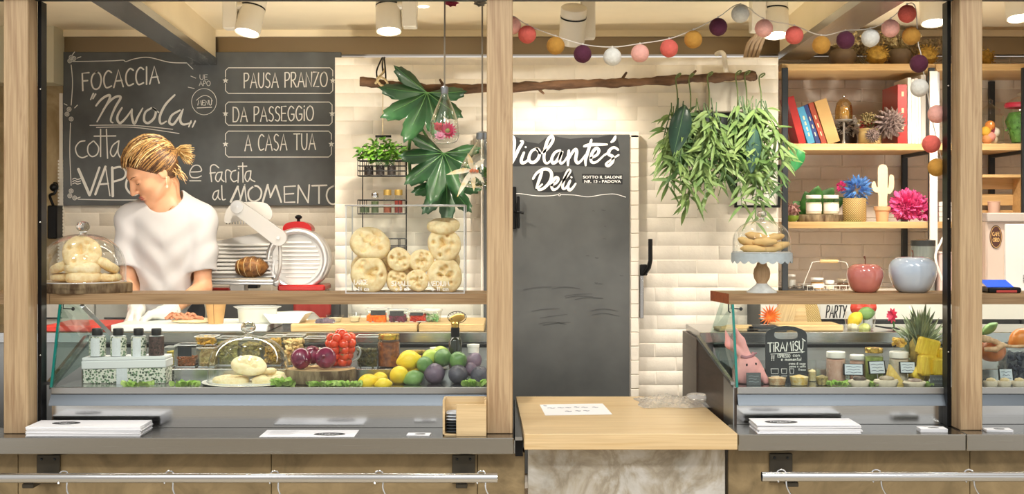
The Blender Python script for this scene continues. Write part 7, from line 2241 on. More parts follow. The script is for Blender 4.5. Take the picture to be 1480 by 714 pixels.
# pineapple: cut chunks and the leafy crown
M_PINE = mat('pineapple_flesh', '#eed24a', .4, col2='#dcb636', vscale=40, stretch=(3, 3, .5))
for i, (px, py, w, h, rot, y_, lab) in enumerate(((1341, 502, 30, 26, (0, R(14), 0), .02, 'pineapple chunk lying on top, tilted'), (1340, 528, 26, 30, (0, R(5), .3), .0, 'pineapple chunk standing under the tilted one'), (1357, 530, 22, 26, (0, 0, .1), -.02, 'pineapple chunk behind the black card'), (1362, 513, 20, 18, (0, R(-8), .4), .01, 'pineapple chunk at the post side in the upper row'), (1325, 540, 22, 18, (0, R(30), .4), .03, 'pineapple wedge leaning toward the white card'))):
    k = 4.97 / FOC
    t = T('pineapple_chunk', lab, 'pineapple', P(px, py, 4.97 + y_), rot=rot)
    B().box((0, 0, 0), (w * k, .05, h * k), None, .008).build('flesh', M_PINE, t)
d = 5.06; k = d / FOC
t = T('pineapple', 'grey green spiky pineapple crown behind the yellow chunks', 'pineapple', (X(1333, d), d + .02, TRAY))
B().lathe([(.03, 0), (.045, .03), (.05, .09), (.045, .15), (.02, .18), (0, .185)], 24).build('fruit_body', mat('pine_skin', '#8f7a35', .7, var=.3, vscale=50, bump=.6, bscale=60), t)
b = B(); rn = random.Random(15)
for i in range(120):
    q = i / 120
    a = i * 2.39996
    el = R(22 + 62 * (i % 12) / 12 + rn.uniform(-8, 8))
    v = Vector((math.cos(a) * math.cos(el), math.sin(a) * math.cos(el) * .7, math.sin(el)))
    c = Vector((0, 0, .05 + .11 * q))
    L_ = (26 + 16 * rn.random()) * k * (.75 + .5 * math.sin(el))
    b.leaf(c + v * .02, v, (0, -.6, 1), L_, .018, -.04, .5, 6)
b.build('crown_leaves', mat('crown_green', '#b4bfa0', .5, col2='#7f8c70', vscale=16), t)

# ---- on the right worktop
d = 5.62; k = d / FOC
for i, (px0, px1, zz, lab) in enumerate(((1030, 1085, 0, 'beige tray lowest at the end of the right worktop'), (1068, 1125, .0, 'dark knife tray on the right worktop'))):
    t = T('flat_tray', lab, 'tray', ((X(px0, d) + X(px1, d)) / 2, d - .1, WTOP + zz))
    w = X(px1, d) - X(px0, d)
    B().span((-w / 2, -.08, 0), (w / 2, .08, .012), .003).build('tray_base', [mat('tray_beige', '#b59f78', .5, var=.1), mat('tray_slate', '#4a4a48', .4)][i], t)
    b = B()
    for j in range(5): b.span((-w / 2 + .01 + j * .01, -.07 + .02 * j, .0125), (w / 2 - .02 + j * .002, -.06 + .02 * j, .022), .001)
    b.build('loose_strips', [M_BOARDWOOD, M_DARK][i], t)
board(X(1122, 5.5), X(1216, 5.5), 5.46, 5.66, WTOP, .026, M_BOARDWOOD, 'pale wooden cutting board behind the tiramisu sign')
for i, (px, py, w, h, a, m_, lab) in enumerate(((1128, 458, 30, 38, .35, 'x', 'fan shaped wooden board leaning outward beside the orange dahlia'), (1149, 455, 36, 44, .02, 'x', 'pale wooden board standing upright in the middle'), (1177, 461, 28, 36, -.1, 'z', 'woven straw board beside the white party sign'))):
    t = T('serving_board', lab, 'board', (X(px, 5.74), 5.74 + .03 * i, WTOP), rot=(R(-8), a, 0))
    w_, h_ = w * k / 2, h * k
    out = [(-w_ * .9, 0), (w_ * .9, 0), (w_, h_ * .4), (w_ * .85, h_ * .8), (w_ * .5, h_), (-w_ * .5, h_), (-w_ * .85, h_ * .8), (-w_, h_ * .4)]
    B().prism(catmull(out, 3, True), .012).build('board', [wood('fan_wood', '#d9bb88', '#bd9a62', 'z', .5), M_BOARDWOOD, woven('straw_board', '#a98a4a', '#cfb47c')][i], t)
t = T('orange_dahlia', 'spiky orange dahlia flower at the end of the right worktop', 'flower', P(1113, 457, 5.66))
b = B()
for l in range(4): bloom(b, Vector((0, 0, 0)), 18, (17 - 2.5 * l) * k, (-.2, -1, .15), l, .16, .15 + .25 * l, 1)
b.build('petals', mat('dahlia_orange', '#f08a2c', .6, col2='#e2601f', vscale=30), t)
b = B(); b.tube([(0, 0, 0), (.01, .02, -.05), (.02, .03, -.075)], .003, 6); b.build('stem', M_LEAFY, t)
t = T('red_flower_bunch', 'bunch of small red flowers behind the wooden boards', 'flowers', P(1135, 444, 5.9))
b = B()
rn = random.Random(3)
for i in range(7): bloom(b, Vector((rn.uniform(-.05, .1), rn.uniform(-.02, .02), rn.uniform(-.015, .03))), 6, .03, (rn.uniform(-.4, .4), -1, .4), i, .6, .4, 2)
b.build('petals', mat('red_petal', '#c42a33', .6, var=.1, vscale=40), t)
b = B(); b.tube([(0, 0, -.02), (0.02, .0, -.13)], .012, 8); b.build('stems', M_LEAFY, t)
t = T('red_book', 'red edged book lying behind the pale wooden board', 'book', (X(1152, 5.82), 5.83, WTOP))
B().span((-.07, -.02, 0), (.085, .03, Z(441, 5.82) - WTOP), .003).build('cover', mat('red_edge', '#c8323f', .5), t)
# PARTY lettering on the white apron of the side counter
t = T('party_sign', 'white paper sign hand lettered PARTY on the counter front', 'sign', (X(1222, 6.07), 6.074, Z(461, 6.07)))
w_ = X(1258, 6.07) - X(1222, 6.07)
B().span((-w_, -.002, 0), (w_, .002, Z(436, 6.07) - Z(461, 6.07)), .0005).build('paper', M_LABELW, t)
b = B(); MPY = lambda px, py, l=0: Vector((X(px, 6.07) - X(1222, 6.07), -.003, Z(py, 6.07) - Z(461, 6.07)))
write(b, 'PARTY', 1194, 459, 1222, 17, 1.7, MPY, slant=.1)
b.build('ink_lettering', mat('ink_black', '#1d1c1c', .6), t)
# fruit bowl
d = 5.56; k = d / FOC
t = T('fruit_bowl', 'clear bowl with garlic and citrus on the right worktop', 'bowl', (X(1243, d), d, WTOP))
B().lathe([(16 * k, 0), (20 * k, 3 * k), (22 * k, 14 * k), (21 * k, 26 * k)], 36, cap=False).build('glass_wall', M_CLEAR, t)
fruit('lemon', 'lemon', 1236, 461, d, 9.5, 11, M_LEM, 'lemon in the clear bowl on the right worktop', (0, R(50), 0))
fruit('lime', 'lime', 1252, 453, d + .01, 9.5, 11, M_LIME, 'green lime on top in the clear bowl on the right worktop', (0, R(85), 0))
for i, (px, py, lab) in enumerate(((1233, 473, 'garlic bulb at the bottom of the clear bowl'), (1250, 474, 'pale citrus slice heap at the bottom of the clear bowl'))):
    t = T('garlic_bulb' if i == 0 else 'citrus_piece', lab, 'garlic' if i == 0 else 'fruit', P(px, py, d - .01))
    B().ball((0, 0, 0), (8 * k, 8 * k, 6.5 * k), 24, 12, fn=lambda q: 1 + .08 * math.cos(6 * math.atan2(q.y, q.x))).build('bulb', mat('garlic', '#e9e0c6', .5) if i == 0 else F('citrus_flesh', '#dfe09a', '#c4cc72'), t)
for px, py, lab in ((1255, 444, 'red pepper behind the clear fruit bowl'), (1241, 445, 'orange red pepper behind the lemon of the fruit bowl')):
    t = T('red_pepper', lab, 'pepper', P(px, py, 5.8))
    B().ball((0, 0, 0), (12 * k, 10 * k, 11 * k), 24, 14, fn=lambda q: 1 + .07 * math.cos(4 * math.atan2(q.y, q.x))).build('pepper_body', mat('pepper_red', '#d7422f', .25, coat=.4), t)
    B().tube([(0, 0, -10 * k), (0, 0, -(Z(py, 5.8) - WTOP))], .02, 10).build('holder', M_ACE, t)
t = T('pink_gerbera', 'bright pink flower standing at the dark edge behind the pineapple', 'flower', P(1291, 456, 5.7))
b = B(); bloom(b, Vector((0, 0, 0)), 9, 12 * k, (-1, -.5, .1), 2, .5, .2, 2); b.build('petals', mat('hot_pink', '#e8456c', .6), t)
B().tube([(0, .01, 0), (.01, .02, -(Z(456, 5.7) - WTOP))], .004, 6).build('stem', M_LEAFY, t)
t = T('tongs', 'black tongs lying on the right worktop near the pineapple', 'tongs', (X(1284, 5.5), 5.52, WTOP + .006))
b = B(); b.tube([(-.05, .0, .012), (0, -.01, .004), (.05, -.03, .0)], .004, 6); b.tube([(-.05, .0, .012), (0, .01, .004), (.05, .02, .0)], .004, 6); b.build('arms', M_BLACK, t)
# right bay: pumpkin pieces, ginger, peppers
d = 5.0; k = d / FOC
t = T('glass_vase', 'glass vase of orange pumpkin right of the right post', 'vase', (X(1434, d), d, TRAY))
B().lathe([(16 * k, 0), (18 * k, 4 * k), (20 * k, 32 * k), (22 * k, 62 * k)], 32, cap=False).build('glass_wall', M_CLEAR, t)
fruit('small_pumpkin', 'pumpkin', 1434, 507, d, 19, 17, mat('pumpkin', '#d97d3c', .4, col2='#b85a28', vscale=12), 'orange red pumpkin in the glass vase right of the post', (0, 0, 0), -.1)
t = T('ginger_root', 'long knobbly ginger root lying across the pumpkin vase', 'ginger', P(1440, 500, 4.95))
b = B(); b.tube(catmull([(-.06, 0, .03), (-.02, 0, .022), (.02, -.01, .006), (.06, 0, -.002), (.12, 0, .0)], 5), [.012, .014, .016, .013, .014, .011, .010, .012, .010, .009, .010, .008, .007, .007, .006, .006, .006, .006, .006, .005, .004], 10)
b.tube([(.02, -.01, .004), (-.01, -.02, -.012), (-.05, -.01, -.012)], [.012, .012, .008], 10)
b.build('root_skin', F('ginger', '#d9b894', '#b98f68'), t)
fruit('lime', 'lime', 1430, 475, 5.1, 7, 12, M_LIME, 'narrow green lime above the pumpkin right of the post', (0, R(55), 0))
fruit('mango', 'mango', 1475, 489, 5.05, 14, 16, mat('mango', '#dc8a3c', .35, col2='#c9682c', vscale=8), 'orange mango at the far end beside the ginger root', (0, R(60), 0))
tub(1452, 1500, 505, 5.05, TRAY, 'tall dark tub at the end of the case under the mango', .8, F('dark_greens', '#3a4250', '#262a38'), name='food_tub', chip=.03, seed=77)
card(1455, 533, 552, 22, 4.96, R(0), 'blue grey label card right of the right post')
for i, (px, lab) in enumerate(((1432, 'pale snack shell just right of the post'), (1452, 'pale snack shell in front of the blue grey card'), (1473, 'pale snack shell at the far end of the case'))):
    tartlet(px, 22, 12, 4.905, lab, F('shell_fill', '#e6d6b0', '#c9b48a'), 0)
# ================================================================== the woman behind the case
DPP = 6.05
PO = Vector((X(240, DPP), DPP, 0.20))
person = T('person', 'woman with tied blond hair, white T-shirt and clear gloves, looking down at her work', 'person', PO)
LP = lambda px, py, d: P(px, py, d) - PO
th, pt, hs = R(57), R(33), 1.10
F0 = Vector((-math.sin(th), -math.cos(th), 0)); S_ = Vector((math.cos(th), -math.sin(th), 0)); Zv = Vector((0, 0, 1))
F_ = F0 * math.cos(pt) - Zv * math.sin(pt); U_ = Zv * math.cos(pt) + F0 * math.sin(pt)
HC = LP(222, 250.5, DPP - .02)
HM = lambda f, s, u: HC + (F_ * (f * 1.08 if f > 0 else f) + S_ * s + U_ * u) * hs
def hcoord(x, y, z):
    dx, dy, dz = x - HC.x, y - HC.y, z - HC.z
    g = lambda v: (dx * v.x + dy * v.y + dz * v.z) / hs
    f = g(F_)
    return np.where(f > 0, f / 1.08, f), g(S_), g(U_)
def head_sdf(f, s, u):
    a = np.abs(s)
    d = d_ell(f, s, u, (-.012, 0, .042), (.098, .077, .098))
    d = smin(d, d_ell(f, s, u, (.028, 0, -.030), (.066, .060, .088)), .03)
    d = smin(d, d_cap(f, a, u, (-.01, .052, -.045), (.066, .014, -.098), .018, .017), .03)
    d = smin(d, d_ell(f, s, u, (.076, 0, -.102), (.020, .022, .016)), .018)
    d = smin(d, d_ell(f, a, u, (.058, .040, -.026), (.026, .022, .022)), .025)
    d = smin(d, d_ell(f, s, u, (.078, 0, .040), (.018, .046, .014)), .02)
    d = smax(d, -d_ell(f, a, u, (.104, .033, .008), (.020, .017, .013)), .014)
    d = smin(d, d_ell(f, a, u, (.076, .033, .007), (.0125, .0150, .0105)), .004)
    d = smin(d, d_cap(f, s, u, (.090, 0, .026), (.114, 0, -.026), .0075, .0105), .012)
    d = smin(d, d_ell(f, a, u, (.100, .0105, -.030), (.010, .0075, .0075)), .006)
    d = smin(d, d_ell(f, s, u, (.0885, 0, -.0575), (.012, .023, .0058)), .006)
    d = smin(d, d_ell(f, s, u, (.0865, 0, -.0690), (.012, .020, .0062)), .006)
    d = smin(d, d_ell(f, a, u, (-.012, .080, -.002), (.020, .0075, .032)), .006)
    d = smax(d, -d_ell(f, a, u, (-.008, .0885, .0), (.011, .005, .019)), .004)
    return d
SHL, SHR = Vector((.172, .0, 1.318)), Vector((-.176, .02, 1.318))
ELL_, ELR = LP(293, 416, 6.0), LP(186, 418, 5.97)
WRL, WRR = LP(243, 450, 5.72), LP(199, 449, 5.74)
NB = LP(243, 302, DPP + .02)
NT = HM(-.030, 0, -.075)
def hand_sdf(x, y, z, wr, tip, nrm, thumb, off=0.0):
    """palm, four unequal bent fingers and a thumb from the palm's side"""
    d1 = (tip - wr).normalized(); nn = (nrm - d1 * nrm.dot(d1)).normalized(); sd = d1.cross(nn)
    g = lambda a, b, c: wr + d1 * a + sd * b + nn * c
    c = lambda p, q, ra, rb: d_cap(x, y, z, tuple(p), tuple(q), ra + off, rb + off)
    d = c(g(.0, 0, 0), g(.03, 0, 0), .024, .026)
    for b in (-.024, -.008, .008, .024):
        d = smin(d, c(g(.02, b * .5, 0), g(.085, b, 0), .013, .0115), .010)
    for b, L in ((-.026, .062), (-.009, .074), (.009, .078), (.026, .070)):
        p0 = g(.085, b, 0); p1 = g(.085 + L * .42, b * 1.12, .016); p2 = g(.085 + L * .66, b * 1.15, .040); p3 = g(.085 + L * .72, b * 1.12, .060)
        d = np.minimum(d, smin(smin(c(p0, p1, .0098, .0092), c(p1, p2, .0092, .0086), .003), c(p2, p3, .0086, .0076), .003))
    t0 = g(.022, thumb * .020, .006); t1 = g(.050, thumb * .044, .022); t2 = g(.074, thumb * .046, .040); t3 = g(.088, thumb * .036, .054)
    return np.minimum(d, smin(smin(c(t0, t1, .014, .0115), c(t1, t2, .0115, .010), .004), c(t2, t3, .010, .0085), .004))
HL = (WRL, LP(203, 459, 5.66), Vector((-.15, -.35, -1)), -1)
HR = (WRR, LP(186, 466, 5.70), Vector((.3, -.3, -1)), 1)
def body_sdf(x, y, z):
    f, s, u = hcoord(x, y, z)
    d = head_sdf(f, s, u) * hs
    d = smin(d, d_cap(x, y, z, tuple(NT), tuple(NB), .050, .056), .022)
    d = smin(d, d_cap(x, y, z, tuple(NB), tuple(NB + Vector((.0, .0, -.06))), .062, .09), .03)
    t = d_ell(x, y, z, (0, .02, 1.17), (.145, .082, .24))
    t = smin(t, d_cap(x, y, z, tuple(SHL), tuple(SHR), .048), .07)
    t = smin(t, d_cap(x, y, z, tuple(NB + Vector((0, .03, -.02))), (.13, .02, 1.335), .04, .036), .05)
    t = smin(t, d_cap(x, y, z, tuple(NB + Vector((0, .03, -.02))), (-.13, .03, 1.335), .04, .036), .05)
    d = smin(d, t, .035)
    for sh, el, wr, h in ((SHL, ELL_, WRL, HL), (SHR, ELR, WRR, HR)):
        a = smin(d_cap(x, y, z, tuple(sh), tuple(el), .050, .040), d_cap(x, y, z, tuple(el), tuple(wr), .041, .026), .02)
        d = smin(d, a, .025)
        d = smin(d, hand_sdf(x, y, z, *h), .012)
    d = smin(d, d_ell(x, y, z, (0, .02, .92), (.165, .115, .14)), .06)
    for sx in (-1, 1):
        d = smin(d, d_cap(x, y, z, (sx * .085, .02, .86), (sx * .095, .03, .46), .078, .055), .03)
        d = smin(d, d_cap(x, y, z, (sx * .095, .03, .46), (sx * .10, .05, .07), .052, .036), .02)
        d = smin(d, d_cap(x, y, z, (sx * .10, .05, .036), (sx * .11, -.11, .028), .036, .026), .02)
    return d
M_SKIN = mat('skin', '#dba681', .45, var=.05, vscale=14, sss=.25, bump=.08, bscale=260)
lo = (-.27, -.46, .0); hi = (.27, .16, 1.74)
sdf_obj('body', body_sdf, lo, hi, .0052, M_SKIN, person)
# finer head is part of the same surface: the grid is refined by a corrective smooth
def proj(f, s, u):
    """push a point along the face direction onto the head's surface"""
    f1 = f
    for _ in range(40):
        dd = float(head_sdf(np.array([f1]), np.array([s]), np.array([u]))[0])
        if abs(dd) < 2e-4: break
        f1 -= dd * .8
    return f1
hp = lambda f, s, u, o=.0: HM(proj(f, s, u) + o, s, u)
M_BROW = mat('brow_hair', '#6b4a2f', .8)
for sg in (1, -1):
    b = B(); b.tube([hp(.10, sg * (.016 + .032 * i / 6), .030 + .006 * math.sin(PI * (i / 6) * .8), .0005) for i in range(7)], [.0016, .0022, .0024, .0022, .0018, .0014, .0008], 6)
    b.build('eyebrow', M_BROW, person)
    b = B(); b.tube([hp(.10, sg * (.021 + .025 * i / 6), .0035 - .005 * math.sin(PI * i / 6), .0008) for i in range(7)], [.0008, .0014, .0017, .0017, .0016, .0014, .0008], 6)
    b.build('eyelash', mat('lash', '#2d1f18', .7), person)
b = B()
for uu, hw_ in ((-.0585, .0205), (-.0665, .018)):
    b.tube([hp(.10, -hw_ + 2 * hw_ * i / 10, uu + (.0022 if uu > -.06 else -.001) * math.cos(PI * (i / 10 - .5)), -.0012) for i in range(11)], [.0012, .0026, .0034, .0038, .004, .004, .004, .0038, .0034, .0026, .0012], 8)
b.build('lips', mat('lip', '#b9605a', .4), person)
# hair: cap, swept strands, short ponytail
def hair_sdf(x, y, z):
    f, s, u = hcoord(x, y, z)
    d = d_ell(f, s, u, (-.016, 0, .050), (.108, .087, .106))
    d = smin(d, d_ell(f, s, u, (-.06, 0, .0), (.055, .066, .06)), .03)
    d = d + .0035 * np.sin(46 * s + 18 * f) * np.sin(20 * u + 5)
    cut = f * .76 - u * .65 - .004 - .10 * np.abs(s)
    d = smax(d, cut, .012)
    return smax(d, -d_ell(f, np.abs(s), u, (-.004, .086, -.008), (.020, .016, .032)), .006) * hs
M_HAIRB = mat('hair_brown', '#6b4829', .5, col2='#402917', vscale=60, spec=.5); M_HAIRL = mat('hair_blond', '#b58b50', .45, col2='#9a7240', vscale=60, spec=.5); M_HAIRY = mat('hair_light', '#e8d09a', .45, col2='#c9a768', vscale=60)
hair = sdf_obj('hair', hair_sdf, tuple(HC - Vector((.2, .2, .17))), tuple(HC + Vector((.2, .2, .2))), .005, M_HAIRB, person)
b = B(); rn = random.Random(4)
KN = (-.122, .012, .030)
def onshell(p, o):
    q = Vector(((p[0] + .016) / .108, p[1] / .087, (p[2] - .05) / .106)); q.normalize()
    return Vector((q.x * (.108 + o) - .016, q.y * (.087 + o), q.z * (.106 + o) + .05))
for i in range(500):
    s0 = rn.uniform(-.082, .082)
    kk = rn.random()
    u0 = .125 * math.sqrt(max(0, 1 - (s0 / .086) ** 2)) * rn.uniform(.45, 1) + .01
    f0 = (u0 * .65 + .003 + .1 * abs(s0)) / .76 - rn.uniform(0, .10)
    if i > 320: s0, u0 = .09, rn.uniform(-.03, .075); f0 = (u0 * .65 + .014) / .76 - rn.uniform(0, .05)
    a_ = onshell((f0, s0, u0), 0); e_ = Vector(KN)
    pts = []
    off = rn.uniform(.002, .007)
    for j in range(9):
        q = j / 8
        m_ = a_.lerp(e_, q)
        m_ = onshell((m_.x, m_.y + .01 * math.sin(q * 3 + i), m_.z + .018 * math.sin(PI * q)), off + .007 * math.sin(PI * q)) if j < 8 else e_ + Vector((rn.uniform(-.01, .01), rn.uniform(-.01, .01), rn.uniform(-.01, .01)))
        pts.append(HM(*m_))
    b.m(rn.choice((0, 0, 1, 1, 2)) if u0 > .06 and i <= 320 else rn.choice((0, 0, 1)))
    b.tube(pts, [.0012, .0020, .0024, .0025, .0025, .0024, .0022, .002, .0016], 5)
b.build('hair_strands', [M_HAIRB, M_HAIRL, M_HAIRY], hair)
b = B(); kn = HM(*KN)
b.m(1).ball(kn, .022, 14, 10)
for i in range(120):
    v = Vector((rn.uniform(.5, 1.0), rn.uniform(-.4, .3), rn.uniform(-.45, .42)))
    L_ = rn.uniform(.06, .10)
    b.m(rn.choice((1, 2, 2)))
    e = kn + v.normalized() * L_ + Vector((0, 0, -.012))
    b.tube([kn + Vector((rn.uniform(-.012, .012), rn.uniform(-.01, .01), rn.uniform(-.012, .012))), kn + v.normalized() * L_ * .5 + Vector((0, 0, rn.uniform(0, .012))), e], [.0026, .0024, .0010], 5)
for i in range(26):      # loose wisps at the nape
    p = HM(rn.uniform(-.09, -.05), rn.uniform(.02, .07), rn.uniform(-.04, .0))
    e = p + Vector((rn.uniform(.02, .06), rn.uniform(-.02, .02), rn.uniform(-.06, -.03)))
    b.m(rn.choice((1, 2))); b.tube([p, p.lerp(e, .5) + Vector((.008, 0, .004)), e], [.002, .0018, .0006], 4)
b.m(0).tube([kn + Vector((.01 * math.cos(a), .02 * math.sin(a), .02 * math.cos(a))) for a in [2 * PI * i / 14 for i in range(14)]], .005, 6, closed=True)
b.build('ponytail', [M_HAIRB, M_HAIRL, M_HAIRY], hair)
ear = HM(-.012, .086, -.032)
b = B(); b.ball(ear, .004, 8, 6); b.ball(ear + Vector((0, 0, -.012)), .0035, 8, 6); b.tube([ear, ear + Vector((.003, 0, -.04))], .0009, 5); b.ball(ear + Vector((.003, 0, -.043)), (.006, .006, .008), 10, 8)
b.build('earring', mat('pearl', '#e9dcc0', .25), person)
# T-shirt
def fold(x, y, z):
    e = np.clip((1.36 - z) * 6, 0, 1); e2 = np.clip((1.27 - z) * 5, 0, 1) * .0035 * np.sin(38 * z + 24 * x + 3 * np.sin(14 * x))
    return e2 + e * (.0022 * np.sin(30 * x + 10 * z + 5 * np.sin(7 * z)) * np.sin(9 * z + 5 * x + 1) + .004 * np.sin(50 * z - 44 * np.abs(x - .02)))
def shirt_sdf(x, y, z):
    t = d_ell(x, y, z, (0, .01, 1.17), (.158, .098, .25))
    t = smin(t, d_cap(x, y, z, (0, .012, 1.20), (0, .012, .84), .128, .135), .05)
    t = smin(t, d_cap(x, y, z, tuple(SHL), tuple(SHR), .052), .07)
    t = smin(t, d_cap(x, y, z, tuple(NB + Vector((0, .03, -.02))), (.13, .02, 1.345), .04, .038), .05)
    t = smin(t, d_cap(x, y, z, tuple(NB + Vector((0, .03, -.02))), (-.13, .03, 1.345), .04, .038), .05)
    t = smin(t, d_cap(x, y, z, (.052, .05, 1.415), (.15, .01, 1.325), .030, .048), .03)
    t = smin(t, d_cap(x, y, z, (-.06, .05, 1.395), (-.15, .02, 1.325), .030, .048), .03)
    for sh, el, q in ((SHL, ELL_, .72), (SHR, ELR, .66)):
        en = sh.lerp(el, q)
        s = d_cap(x, y, z, tuple(sh), tuple(sh.lerp(el, 1.0)), .050, .056)
        ax = (el - sh).normalized()
        s = np.maximum(s, (x - en.x) * ax.x + (y - en.y) * ax.y + (z - en.z) * ax.z)
        t = smin(t, s, .03)
    t = t - .011 + fold(x, y, z)
    shell = np.abs(t + .002) - .0075
    # open ends: neck, sleeves, hem
    shell = np.maximum(shell, -d_ell(x, y, z, (-.004, -.015, 1.425), (.084, .125, .086)))
    for sh, el, q in ((SHL, ELL_, .72), (SHR, ELR, .66)):
        en = sh.lerp(el, q); ax = (el - sh).normalized()
        pl = (x - en.x) * ax.x + (y - en.y) * ax.y + (z - en.z) * ax.z
        inside = d_cap(x, y, z, tuple(sh), tuple(el), .052, .056)
        shell = np.maximum(shell, -np.maximum(inside, -(pl + .02)))
    return np.maximum(shell, -(z - .80))
M_SHIRT = mat('white_cotton', '#c6c5c5', .8, var=.015, vscale=6, bump=.1, bscale=400)
sh_ = sdf_obj('t_shirt', shirt_sdf, (-.29, -.24, .78), (.29, .2, 1.46), .0055, M_SHIRT, person)
def trouser_sdf(x, y, z):
    d = d_ell(x, y, z, (0, .02, .90), (.172, .122, .15))
    for sx in (-1, 1):
        d = smin(d, d_cap(x, y, z, (sx * .085, .02, .86), (sx * .10, .04, .08), .088, .055), .03)
    return np.maximum(d, -(z - .07))
sdf_obj('trousers', trouser_sdf, (-.22, -.16, .05), (.22, .2, 1.06), .01, mat('dark_trousers', '#2c2d33', .8), person)
for sx in (-1, 1):
    b = B(); b.ball((sx * .105, -.03, .035), (.048, .115, .042), 20, 12); b.build('shoe', M_BLACK, person)
def glove(h, cuffdir, name):
    wr, tip, nrm, thu = h
    def fn(x, y, z):
        d = hand_sdf(x, y, z, wr, tip, nrm, thu, .006)
        c0 = wr + cuffdir * .035
        cu = d_cap(x, y, z, tuple(wr - cuffdir * .01), tuple(c0), .030, .040)
        cu = np.maximum(np.abs(cu + .003 * np.sin(90 * x + 60 * z) * np.sin(70 * y + 40 * z)) - .0025, (x - c0.x) * cuffdir.x + (y - c0.y) * cuffdir.y + (z - c0.z) * cuffdir.z)
        return smin(d + .0022 * np.sin(150 * x + 80 * z) * np.sin(120 * y - 60 * z), cu, .008)
    c = (wr + tip) / 2
    return sdf_obj(name, fn, tuple(c - Vector((.14, .14, .13))), tuple(c + Vector((.16, .16, .13))), .004, mat('glove', '#eceae4', .35, spec=.6, sss=.1), person)
glove(HL, (ELL_ - WRL).normalized(), 'glove')
glove(HR, (ELR - WRR).normalized(), 'glove')
b = B()
b.tube(catmull([NB + Vector((-.055, -.03, .0)), NB + Vector((-.06, -.075, -.045)), NB + Vector((-.052, -.105, -.085)), NB + Vector((-.02, -.10, -.06)), NB + Vector((.03, -.075, -.0)), NB + Vector((.056, -.03, .03))], 5), .0011, 5)
b.ball(NB + Vector((-.052, -.108, -.09)), (.004, .003, .006), 8, 6)
b.build('necklace', mat('gold_chain', '#c79b4a', .3, .8), person)

# ================================================================== meat slicer
DSL = 6.36
k = DSL / FOC
zs_ = Z(425, 6.2)
t = T('meat_slicer', 'red flywheel meat slicer with steel table and round blade', 'slicer', (X(400, DSL), DSL, zs_))
oz = Vector((X(400, DSL), DSL, zs_))
L = lambda px, py, dy=0.0: P(px, py, DSL) - oz + Vector((0, dy, 0))
M_ALU = mat('polished_alu', '#e4e5e6', .3, .8); M_ALUW = mat('cast_alu', '#cfcdc9', .4, .55)
b = B()
b.span(L(404, 420, -.06) + Vector((0, 0, -.0)), L(472, 411, .16), .01)
b.span(L(410, 424, -.1) + Vector((0, 0, 0)), L(468, 420, .2), .004)
b.build('red_base', M_RED, t)
b = B(); b.span(L(302, 424, -.07), L(336, 415, .12), .012); b.build('red_foot', mat('dark_red', '#7d1512', .3, coat=.4), t)
# blade housing ring
def torus_y(c, R1, r1, n=56, m=14, sy=1.0):
    bb = B(); vs, fs = [], []
    for i in range(n):
        a = 2 * PI * i / n
        for j in range(m):
            e = 2 * PI * j / m
            rr = R1 + r1 * math.cos(e)
            vs.append((c.x + rr * math.cos(a), c.y + r1 * sy * math.sin(e), c.z + rr * math.sin(a)))
    for i in range(n):
        for j in range(m): fs.append((i * m + j, ((i + 1) % n) * m + j, ((i + 1) % n) * m + (j + 1) % m, i * m + (j + 1) % m))
    return bb.add(vs, fs)
c = L(431, 375, -.02)
torus_y(c, 41 * k, 5.0 * k, sy=1.6).build('blade_guard', M_ALU, t)
b = B(); b.lathe([(0, -.004), (35 * k, -.003), (38 * k, .004), (38.5 * k, .008)], 56, c, (R(90), 0, 0)); b.lathe([(0, -.012), (6 * k, -.012), (6.5 * k, -.006)], 24, c + Vector((0, -.0, 0)), (R(90), 0, 0))
b.build('blade', mat('blade_steel', '#d4d4d2', .3, .6), t, label='mirror bright round blade')
b = B()
for i in range(9):
    z_ = (-25 + 6.2 * i) * k
    b.box((c.x + .006, c.y - .012, c.z + z_), (2 * math.sqrt((31 * k) ** 2 - z_ * z_), .008, 2.6 * k), None, .002)
b.build('table_rib', mat('rib_white', '#eceae6', .35), t)  # feed table ribs showing inside the ring, added over the blade disc
b = B(); b.lathe([(38 * k, .0), (44 * k, .02), (44 * k, .10), (20 * k, .13), (0, .13)], 48, c + Vector((.006, .0, 0)), (R(-90), 0, 0)); b.build('rear_housing', M_ALUW, t)
b = B()
pr = catmull([(-21, 0), (-20, 7), (-14, 12), (0, 14), (13, 12), (20, 6), (21, 0)], 4)
b.prism([(u * k, v * k) for u, v in pr], .10, lambda u, v, w: Vector((u, -w, v)) + L(430, 334, .09))
b.build('red_motor_cap', M_RED, t)
b = B(); b.lathe([(2.5 * k, 0), (2.2 * k, 5 * k), (5 * k, 7 * k), (5.2 * k, 9 * k), (3 * k, 11 * k), (0, 11.4 * k)], 20, L(430, 322, .03)); b.build('black_knob', M_BLACK, t)
# slanted feed table with ribs
b = B()
p0, p1 = L(310, 349, .02), L(400, 332, .02)
q0, q1 = L(304, 402, -.05), L(398, 400, -.05)
b.add([p0, p1, q1, q0], [(0, 1, 2, 3)])
b.build('feed_table', M_ALUW, t, False, solid=.006)
b = B()
for i in range(8):
    y_ = 354 + 5.6 * i
    b.box(Vector(((L(304, y_).x + L(396, y_).x) / 2, -.012 - .008 * i, L(0, y_).z)), (92 * k, .012, 3.0 * k), (.4, 0, 0), .003)
b.build('rib', mat('rib_white', '#eceae6', .35), t)
b = B()
b.tube([L(302, 404, -.10), L(404, 405, -.10)], .008, 10); b.tube([L(302, 408, -.10), L(404, 409, -.10)], .006, 10)
b.ball(L(405, 407, -.1), .02, 16, 10)
b.build('slide_rail', M_ALU, t)
b = B(); b.span(L(334, 424, -.04), L(356, 409, .06), .004); b.build('rail_block', M_ALUW, t)
b = B(); b.span(L(361, 416, -.05), L(375, 408, .03), .003); b.build('black_catch', M_BLACK, t)
